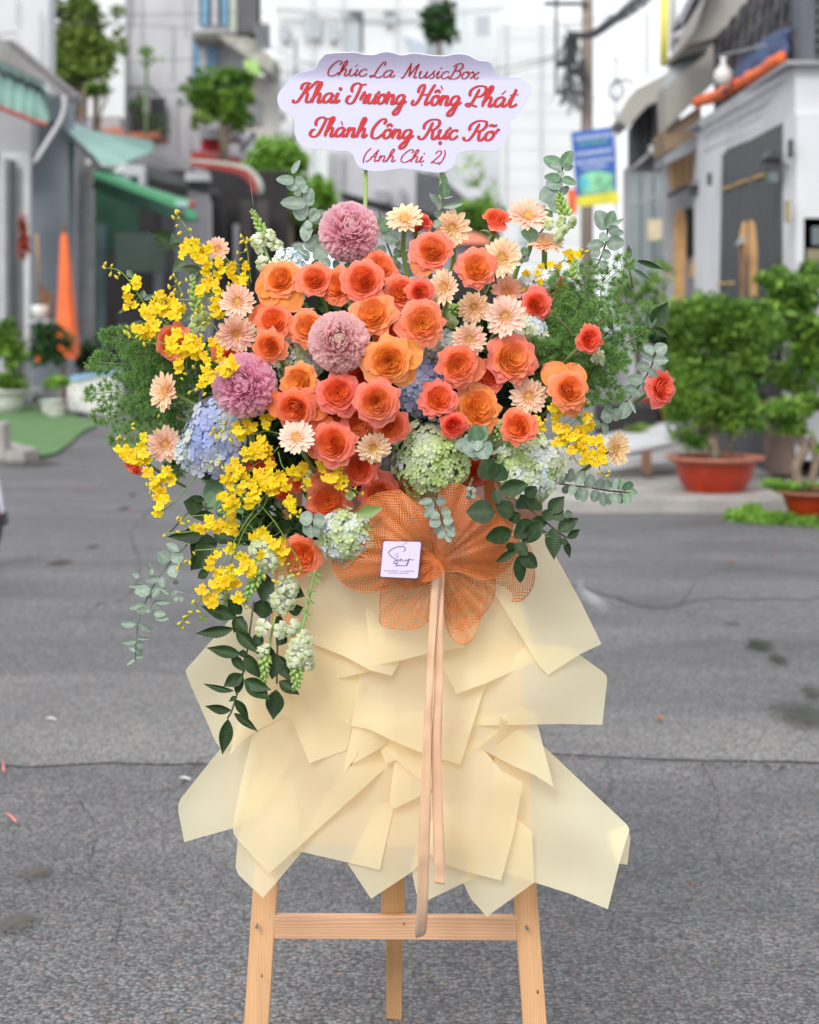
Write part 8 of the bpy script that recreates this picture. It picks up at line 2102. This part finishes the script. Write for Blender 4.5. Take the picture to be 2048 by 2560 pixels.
orchid('orchid spray lying over the far left coral rose', 2.88, [[(600, 1290), (720, 1330), (860, 1350), (980, 1380), (1140, 1500)]],
[(780, 1200), (700, 1270), (720, 1310), (690, 1370), (760, 1340), (880, 1290), (920, 1260), (950, 1310), (900, 1340), (860, 1370), (840, 1310), (940, 1390), (960, 1290), (800, 1400), (780, 1450), (770, 1510), (1010, 1400), (1040, 1450), (1130, 1380), (1140, 1320), (1140, 1430), (1060, 1280), (880, 1240), (730, 1260)],
[(910, 1510), (980, 1510), (840, 1570), (980, 1240), (1060, 1330), (810, 1610)], A_, 3.45)
orchid('orchid spray curling over the lower left mum', 2.80, [[(960, 1650), (1050, 1560), (1160, 1540), (1260, 1440)]],
[(1030, 1520), (1060, 1560), (1000, 1590), (1040, 1610), (1130, 1530), (1180, 1560), (1220, 1520), (1250, 1430), (1260, 1480), (980, 1640), (1230, 1470)], [(1220, 1590), (1150, 1545), (935, 1705), (875, 1730), (1100, 1560), (1005, 1745)], A_, 3.45, 27)
orchid('orchid spray at the far lower left below the flat facing gerbera', 2.92, [[(260, 880), (400, 960), (500, 1080), (600, 1250), (640, 1400), (600, 1520)], [(960, 1175), (840, 1320), (740, 1440), (640, 1510)]],
[(260, 960), (330, 960), (370, 1000), (350, 1040), (470, 930), (480, 1000), (430, 1060), (320, 1020), (500, 1050), (490, 860), (420, 980), (300, 990), (390, 1050), (500, 1160), (560, 1230), (690, 1150), (710, 1200), (650, 1180), (640, 1240), (590, 1290), (620, 1330), (600, 1380), (680, 1390), (640, 1400), (610, 1460), (600, 1510), (530, 1180), (580, 1260), (700, 1240), (640, 1350)],
[(255, 885), (320, 890), (390, 760), (395, 800), (610, 690), (510, 1280), (535, 1350), (690, 1390), (280, 870)], E_, 3.45)
orchid('large orchid cluster spread over the blue hydrangea edge', 2.85, [[(1080, 840), (1250, 800), (1400, 850), (1540, 820), (1680, 850)], [(1650, 950), (1560, 1050), (1430, 1120), (1350, 1260)]],
[(1290, 760), (1350, 740), (1400, 790), (1330, 850), (1440, 770), (1540, 700), (1580, 680), (1550, 760), (1480, 880), (1440, 940), (1350, 980), (1360, 1030), (1530, 940), (1570, 970), (1500, 1000), (1430, 1010), (1380, 830), (1300, 800), (1470, 960), (1400, 980), (1500, 910)],
[(1180, 750), (1230, 830), (1230, 900), (1110, 860), (1085, 800), (1060, 845), (1160, 820), (1490, 610), (1480, 580), (1115, 880)], E_, 3.45)
orchid('densest orchid cluster in the lower left under the blue hydrangea', 2.84, [[(1150, 1120), (1250, 1180), (1350, 1250), (1500, 1200), (1680, 1230)], [(1520, 1380), (1300, 1700), (1150, 2000)]],
[(1280, 1080), (1230, 1150), (1310, 1130), (1180, 1250), (1240, 1290), (1260, 1210), (1160, 1220), (1340, 1270), (1380, 1240), (1460, 1250), (1500, 1290), (1430, 1330), (1390, 1380), (1380, 1440), (1330, 1330), (1490, 1170), (1550, 1150), (1580, 1200), (1590, 1110), (1560, 1270), (1580, 1330), (1640, 1180), (1650, 1250), (1700, 1290), (1690, 1210), (1180, 1370), (1200, 1420), (1160, 1400), (1250, 1400), (1220, 1460), (1270, 1440), (1230, 1360), (1350, 1190), (1410, 1300), (1450, 1400), (1530, 1220), (1620, 1300), (1300, 1180), (1210, 1210), (1470, 1350), (1600, 1250)],
[(1130, 1095), (1160, 1135), (1140, 1505), (1175, 1560)], E_, 3.45, 31)
orchid('orchid spray crossing below the broad coral rose', 2.84, [[(330, 1000), (380, 1140), (520, 1180)], [(740, 1120), (880, 1240), (990, 1330), (1070, 1380)]],
[(680, 1030), (700, 1080), (720, 1140), (480, 1200), (520, 1160), (540, 1110), (440, 1160), (870, 1130), (860, 1200), (910, 1220), (790, 1210), (430, 1400), (440, 1450), (460, 1480), (690, 1050), (560, 1120), (500, 1150), (750, 1210), (830, 1170), (410, 1430), (590, 1250), (860, 1280)],
[(920, 1285), (700, 1150), (925, 1340), (995, 1315), (990, 1375), (1060, 1360), (520, 1510), (480, 1530), (500, 1560), (435, 1555), (560, 1330), (540, 1300), (600, 1400)], F_, 3.45)
orchid('orchid spray pointing left under the dark leaf cluster', 2.88, [[(770, 1570), (900, 1555), (1050, 1540)], [(680, 1700), (860, 1690), (1060, 1650), (1250, 1640)]],
[(1060, 1570), (1020, 1640), (980, 1660), (1080, 1620), (920, 1640), (1250, 1540), (1220, 1600), (1230, 1660), (1270, 1680), (1160, 1620), (1120, 1650), (1470, 1680), (1500, 1700), (1040, 1600), (1200, 1640), (1260, 1600), (960, 1640)],
[(870, 1600), (820, 1620), (775, 1570), (800, 1590), (660, 1720), (780, 1690), (1180, 1560)], E_, 3.45)
orchid('lowest orchid spray trailing over the paper and asphalt at the left', 2.85, [[(1120, 0), (1085, 85), (980, 200), (910, 340), (850, 480)], [(1085, 85), (1180, 200), (1260, 330), (1330, 440), (1370, 540)], [(900, 360), (750, 380), (600, 390)], [(850, 500), (700, 620), (620, 780), (500, 920)], [(560, 450), (480, 500)]],
[(840, 380), (710, 450), (750, 410), (700, 500), (920, 420), (960, 440), (980, 480), (790, 520), (860, 510), (920, 530), (1000, 550), (870, 570), (810, 590), (740, 620), (830, 640), (880, 620), (650, 660), (900, 610), (690, 740), (720, 760), (740, 720), (910, 720), (1090, 390), (1060, 270), (1090, 240), (1130, 300), (1160, 330), (1210, 320), (1180, 360), (1230, 380), (1190, 420), (1210, 450), (1030, 290), (940, 500), (990, 520), (780, 560), (850, 350), (1070, 410), (960, 470), (760, 640), (800, 610)],
[(590, 410), (530, 470), (560, 480), (585, 760), (565, 835), (620, 830), (485, 915), (545, 910), (510, 950), (1225, 495), (1165, 610), (1195, 620), (1160, 550), (1100, 580), (1285, 540), (1340, 560), (1270, 490), (1330, 460), (1300, 570), (535, 870), (1355, 520), (480, 500), (470, 520), (900, 690), (970, 800), (520, 870)], I_, 2.875, 31)
orchid('main orchid cluster on the right below the orange rose with upright petals', 2.90, [[(560, 610), (650, 700), (760, 880), (830, 1000), (890, 1150), (900, 1260), (980, 1320)], [(630, 1060), (680, 1180), (740, 1200)]],
[(470, 650), (490, 700), (500, 770), (560, 690), (520, 850), (590, 850), (580, 920), (550, 960), (500, 980), (770, 740), (680, 870), (720, 860), (780, 870), (720, 910), (640, 930), (700, 980), (740, 1000), (790, 960), (760, 1060), (770, 1140), (840, 970), (900, 950), (880, 1000), (930, 1040), (900, 1080), (860, 1170), (760, 780), (680, 900), (740, 940), (540, 900), (580, 960), (690, 1020), (800, 1100), (940, 1150), (630, 1050), (800, 840)],
[(570, 615), (635, 640), (750, 630), (790, 625), (625, 1145), (720, 1200), (745, 1210), (690, 740), (960, 1200), (905, 1270), (985, 1265), (970, 1310), (670, 750), (890, 1280)], H_, 3.75, 30)
orchid('small orchid piece between the oval coral rose and green hydrangea on the right', 2.90, [[(280, 740), (340, 820), (300, 930)]], [(300, 760), (330, 800), (290, 880), (330, 900), (370, 850), (260, 890), (310, 780), (350, 930)], [(265, 860), (395, 790), (340, 700)], H_, 3.75, 22)
orchid('orchid twig behind the dark stemmed gerbera at the upper right', 2.985, [[(690, 1095), (520, 1200), (440, 1200), (380, 1280), (280, 1340), (100, 1420)]],
[(480, 1110), (530, 1140), (600, 1130), (540, 1190), (200, 1260), (180, 1310), (130, 1340), (140, 1380), (300, 1230), (370, 1260), (60, 1310), (30, 1440), (70, 1450), (200, 1410), (240, 1370), (500, 1130), (180, 1360), (620, 1110)], [(640, 1095), (690, 1100), (90, 1330), (130, 1460)], DD_, 4.107, 24)

# ---------------------------------------------------------------- snapdragons
def snap_floret(seed):
 rn = random.Random(seed); vs, fs, a1 = [], [], []
 for k, (ang, ln, tz_) in enumerate(((60, .52, .1), (120, .52, .1), (200, .42, .25), (270, .46, .30), (340, .42, .25))):
  a = rad(ang); d = Vector((math.cos(a), math.sin(a), 0)); s = Vector((-d.y, d.x, 0)); b_ = len(vs)
  for (x, y, z, v) in ((0, 0, .15, 0), (.5, -.42, .3, .4), (.55, 0, .42, .3), (.5, .42, .3, .4), (1.05, -.62, .05, 1), (1.3, -.2, -.14, 1), (1.22, .22, -.04, 1), (1.1, .62, .12, 1)):
   vs.append(d * x * ln + s * y * ln * .95 + Vector((0, 0, z + tz_ * x * .3 + rn.uniform(-.04, .04)))); a1.append(v)
  fs += [(b_, b_ + 1, b_ + 2), (b_, b_ + 2, b_ + 3), (b_ + 1, b_ + 4, b_ + 5, b_ + 2), (b_ + 2, b_ + 5, b_ + 6), (b_ + 2, b_ + 6, b_ + 7, b_ + 3)]
 b_ = len(vs); n = 8
 for (rr_, z) in ((.20, .28), (.17, .0), (.10, -.35)):
  for j in range(n): vs.append(Vector((rr_ * math.cos(j * PI / 4), rr_ * math.sin(j * PI / 4), z))); a1.append(.2)
 for i in range(2):
  for j in range(n): fs.append((b_ + i * n + j, b_ + i * n + (j + 1) % n, b_ + (i + 1) * n + (j + 1) % n, b_ + (i + 1) * n + j))
 return mesh('floret', vs, fs, SNAP, True, {'v': a1, 'layer': [0.] * len(a1)})
SF = [snap_floret(k) for k in range(4)]
def snapdragon(label, D, stem, fl, buds, size=30, bsz=16, tint=(1, 1, 1), sr=.0034, leaflets=()):
 t = thing('snapdragon', P(stem[-1][0], stem[-1][1], D), label, 'snapdragon', 'white snapdragon stems')
 base = world_loc(t); k = mpp(D); m_ = MB()
 q = spline([P(x, y, D) for x, y in stem], 5) if len(stem) > 2 else [P(x, y, D) for x, y in stem]
 m_.tube(q, [sr * (1 - .5 * i / len(q)) for i in range(len(q))][::-1], 7); m_.build('stem', M('snapdragon_stem', (.24, .42, .11), .5, .12, 20), t, smooth=True)
 for i, (x, y) in enumerate(fl):
  p = P(x, y, D - R.uniform(.0, .014)); c = min(q, key=lambda v: (v - p).length); out_ = (p - c); out_.y = 0
  nrm = (out_.normalized() * .9 + Vector((R.uniform(-.3, .3), -1, R.uniform(-.4, .2)))).normalized() if out_.length > 1e-5 else Vector((0, -1, 0))
  m4 = Matrix.Translation(p - base) @ nrm.to_track_quat('Z', 'Y').to_matrix().to_4x4() @ Matrix.Rotation(R.uniform(-.4, .4), 4, 'Z') @ Matrix.Scale(size * k * R.uniform(.75, 1.1), 4)
  b_ = R.uniform(.86, 1.0); link('floret', R.choice(SF), t, m4, (tint[0] * b_, tint[1] * b_, tint[2] * b_))
 if buds:                      # (x0, y0, x1, y1, n, w0, w1): a tapering spike of buds from base to tip
  x0, y0, x1, y1, n, w0, w1 = buds
  for i in range(n):
   f = i / (n - 1); a = i * 2.39996; wv = w0 + (w1 - w0) * f
   dx, dy = x1 - x0, y1 - y0; L_ = math.hypot(dx, dy); nx, ny = -dy / L_, dx / L_
   p = P(x0 + dx * f + nx * math.cos(a) * wv, y0 + dy * f + ny * math.cos(a) * wv, D + math.sin(a) * wv * k * .8)
   ax_ = Vector((dx, 0, -dy)).normalized(); side = (Vector((nx * math.cos(a), math.sin(a), -ny * math.cos(a))))
   dr = (ax_ * .8 + side * .9).normalized()
   s = 1.25 * bsz * k * (1.15 - .50 * f) * R.uniform(.9, 1.1); g = R.uniform(.85, 1.15) * (1.25 - .35 * f)
   link('bud', SBM, t, Matrix.Translation(p - base) @ dr.to_track_quat('Z', 'Y').to_matrix().to_4x4() @ Matrix.Diagonal((s * 1.05, s * 1.05, s * .95, 1)), (g, g, g))
 for (x0, y0, x1, y1, w_) in leaflets:
  leaf(t, 'lance', STEM, x0, y0, x1, y1, w_, D - .004, tint=(.8, .8, .6))
snapdragon('tall snapdragon with green tip at the upper left between orchids and top mum', 2.985, [(632, 525), (650, 590), (668, 640), (688, 690)], [(646, 612), (655, 600), (640, 605), (682, 610), (697, 615), (700, 626), (660, 655), (655, 662), (676, 588), (650, 622)], (662, 592, 630, 526, 24, 11, 3))
snapdragon('snapdragon with green tip at the upper right before the tallest eucalyptus', 2.97, [(1402, 490), (1412, 530), (1408, 565), (1385, 595)], [(1378, 565), (1400, 560), (1410, 575), (1428, 556), (1432, 552), (1398, 585), (1372, 560), (1395, 596), (1405, 548)], (1412, 535, 1397, 484, 24, 13, 5), size=27, tint=(.95, 1, .86))
snapdragon('small green snapdragon tip between gerberas at the upper centre', 2.93, [(1120, 775), (1140, 778), (1160, 776)], [(1118, 765), (1125, 800), (1112, 790), (1130, 808)], (1118, 780, 1164, 770, 26, 15, 6), size=26, tint=(.85, 1, .7))
snapdragon('green snapdragon bud cluster above the green hydrangea on the right', 2.88, [(1240, 1050), (1243, 1070), (1240, 1095)], [(1250, 1062), (1262, 1080)], (1246, 1060, 1240, 1100, 24, 15, 9), size=24, tint=(.8, .95, .6))
snapdragon('green snapdragon tip among the orchids at the left', 2.96, [(480, 688), (484, 730), (492, 780), (500, 820)], [(495, 800), (505, 815), (488, 820), (510, 795)], (492, 775, 480, 690, 24, 13, 3), tint=(.85, .98, .7))
snapdragon('small green snapdragon tip poking out of the right fern top', 2.97, [(1438, 648), (1435, 665), (1428, 690)], [], (1428, 690, 1440, 648, 18, 9, 3))
snapdragon('left hanging snapdragon whose bare stem ends in a green tip', 2.865, [(688, 1540), (676, 1600), (668, 1650), (660, 1712)], [(655, 1565), (662, 1572), (650, 1580), (705, 1570), (698, 1580), (714, 1578), (734, 1560), (738, 1572), (728, 1582), (662, 1625), (650, 1632)], (664, 1640, 658, 1712, 26, 12, 5), size=32)
snapdragon('right hanging snapdragon with full white florets and green tip', 2.855, [(788, 1425), (776, 1480), (764, 1540), (752, 1590), (744, 1660), (740, 1725)], [(762, 1590), (752, 1602), (768, 1608), (746, 1620), (760, 1630), (736, 1612), (742, 1636), (726, 1640), (770, 1640), (748, 1650), (732, 1655), (764, 1655), (774, 1662)], (744, 1650, 740, 1724, 30, 17, 6), size=34,
  leaflets=((780, 1440, 765, 1432, 9), (785, 1445, 806, 1462, 10), (780, 1470, 766, 1490, 9), (778, 1480, 794, 1482, 8), (772, 1505, 758, 1500, 8), (772, 1500, 788, 1512, 8), (765, 1535, 778, 1540, 8), (766, 1530, 756, 1520, 8), (790, 1430, 808, 1440, 8)))
snapdragon('short white snapdragon in the shade left of the lowest rose', 2.87, [(720, 1435), (712, 1480), (700, 1540)], [(708, 1455), (722, 1450), (730, 1462), (700, 1470), (715, 1475), (728, 1480), (690, 1500), (700, 1512), (715, 1500), (725, 1512), (708, 1525), (694, 1520), (735, 1475), (704, 1485)], (), size=32)
snapdragon('pale snapdragon with long green tip under the trailing orchids', 2.86, [(668, 1390), (655, 1430), (630, 1470), (612, 1500)], [(640, 1360), (655, 1355), (665, 1370), (650, 1378), (672, 1385), (660, 1400), (690, 1390), (684, 1410), (668, 1420), (648, 1402), (636, 1372), (690, 1405)], (652, 1425, 606, 1508, 34, 15, 6), size=34, tint=(.98, 1, .9))
snapdragon('whitish snapdragon florets half hidden left under the trailing orchids', 2.90, [(550, 1465), (556, 1500), (550, 1530)], [(545, 1480), (556, 1475), (548, 1500), (560, 1505), (550, 1522), (565, 1488), (542, 1510)], (), size=30, tint=(.95, 1, .9))
snapdragon('white snapdragon florets peeping beside the broad coral rose base', 2.92, [(780, 1180), (775, 1210)], [(780, 1180), (775, 1195), (770, 1215), (784, 1205)], (), size=26, tint=(.95, .93, .9))
g_ = thing('green_rosette', P(508, 1548, 2.9), 'small tight green leaf rosette hanging left of the trailing branch', 'leaves')
for a in range(14):
 an = a * 2.4; rr_ = 8 + 6 * (a / 14)
 leaf(g_, 'lance', STEM, 508, 1546, 508 + math.cos(an) * rr_, 1546 + math.sin(an) * rr_, 9, 2.9 - .0008 * a, tint=(.6, .8, .4))
for pts_, lab in (([(1508, 800), (1480, 835), (1450, 880), (1410, 900)], 'thin reddish bare twig in the right fern above the red rose'), ([(1390, 790), (1425, 826), (1432, 835)], 'short bare twig crossing in the right fern'), ([(440, 1042), (470, 1055), (480, 1070)], 'bare brown twig between left fern and blue hydrangea')):
 tagp(tpart(None, 'twig', STEM_D, pts_, 2.93, 1.8, 5), lab, 'twig')

# ---------------------------------------------------------------- dark filling added behind the blooms, near-black colour standing for shade between them
def fill_blob(px, py, rx, ry, D): 
 k = mpp(D); return (P(px, py, D), rx * k, .05, ry * k)
tagp(foliage('filler_leaves', [fill_blob(900, 900, 300, 190, 3.06), fill_blob(620, 960, 150, 150, 3.07), fill_blob(1250, 930, 170, 170, 3.06), fill_blob(640, 1160, 110, 110, 3.02), fill_blob(1080, 1120, 170, 90, 3.02), fill_blob(820, 1120, 130, 110, 3.02), fill_blob(640, 1290, 70, 90, 2.96), fill_blob(1440, 860, 110, 110, 3.07), fill_blob(400, 930, 60, 60, 3.08), fill_blob(760, 1330, 60, 60, 2.97)], .016, 1.0, F_DARK, None, 77), kind='stuff')
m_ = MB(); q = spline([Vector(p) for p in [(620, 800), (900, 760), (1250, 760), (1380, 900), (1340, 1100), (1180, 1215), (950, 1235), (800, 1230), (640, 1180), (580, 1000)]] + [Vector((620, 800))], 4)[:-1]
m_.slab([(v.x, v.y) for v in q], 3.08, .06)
tagp(m_.build('foam_block', M('shade_dark_foam', (.012, .022, .014), .95, .4, 30, .8, 80), smooth=False), 'near-black floral foam block added behind the blooms as shade between them', 'foam')
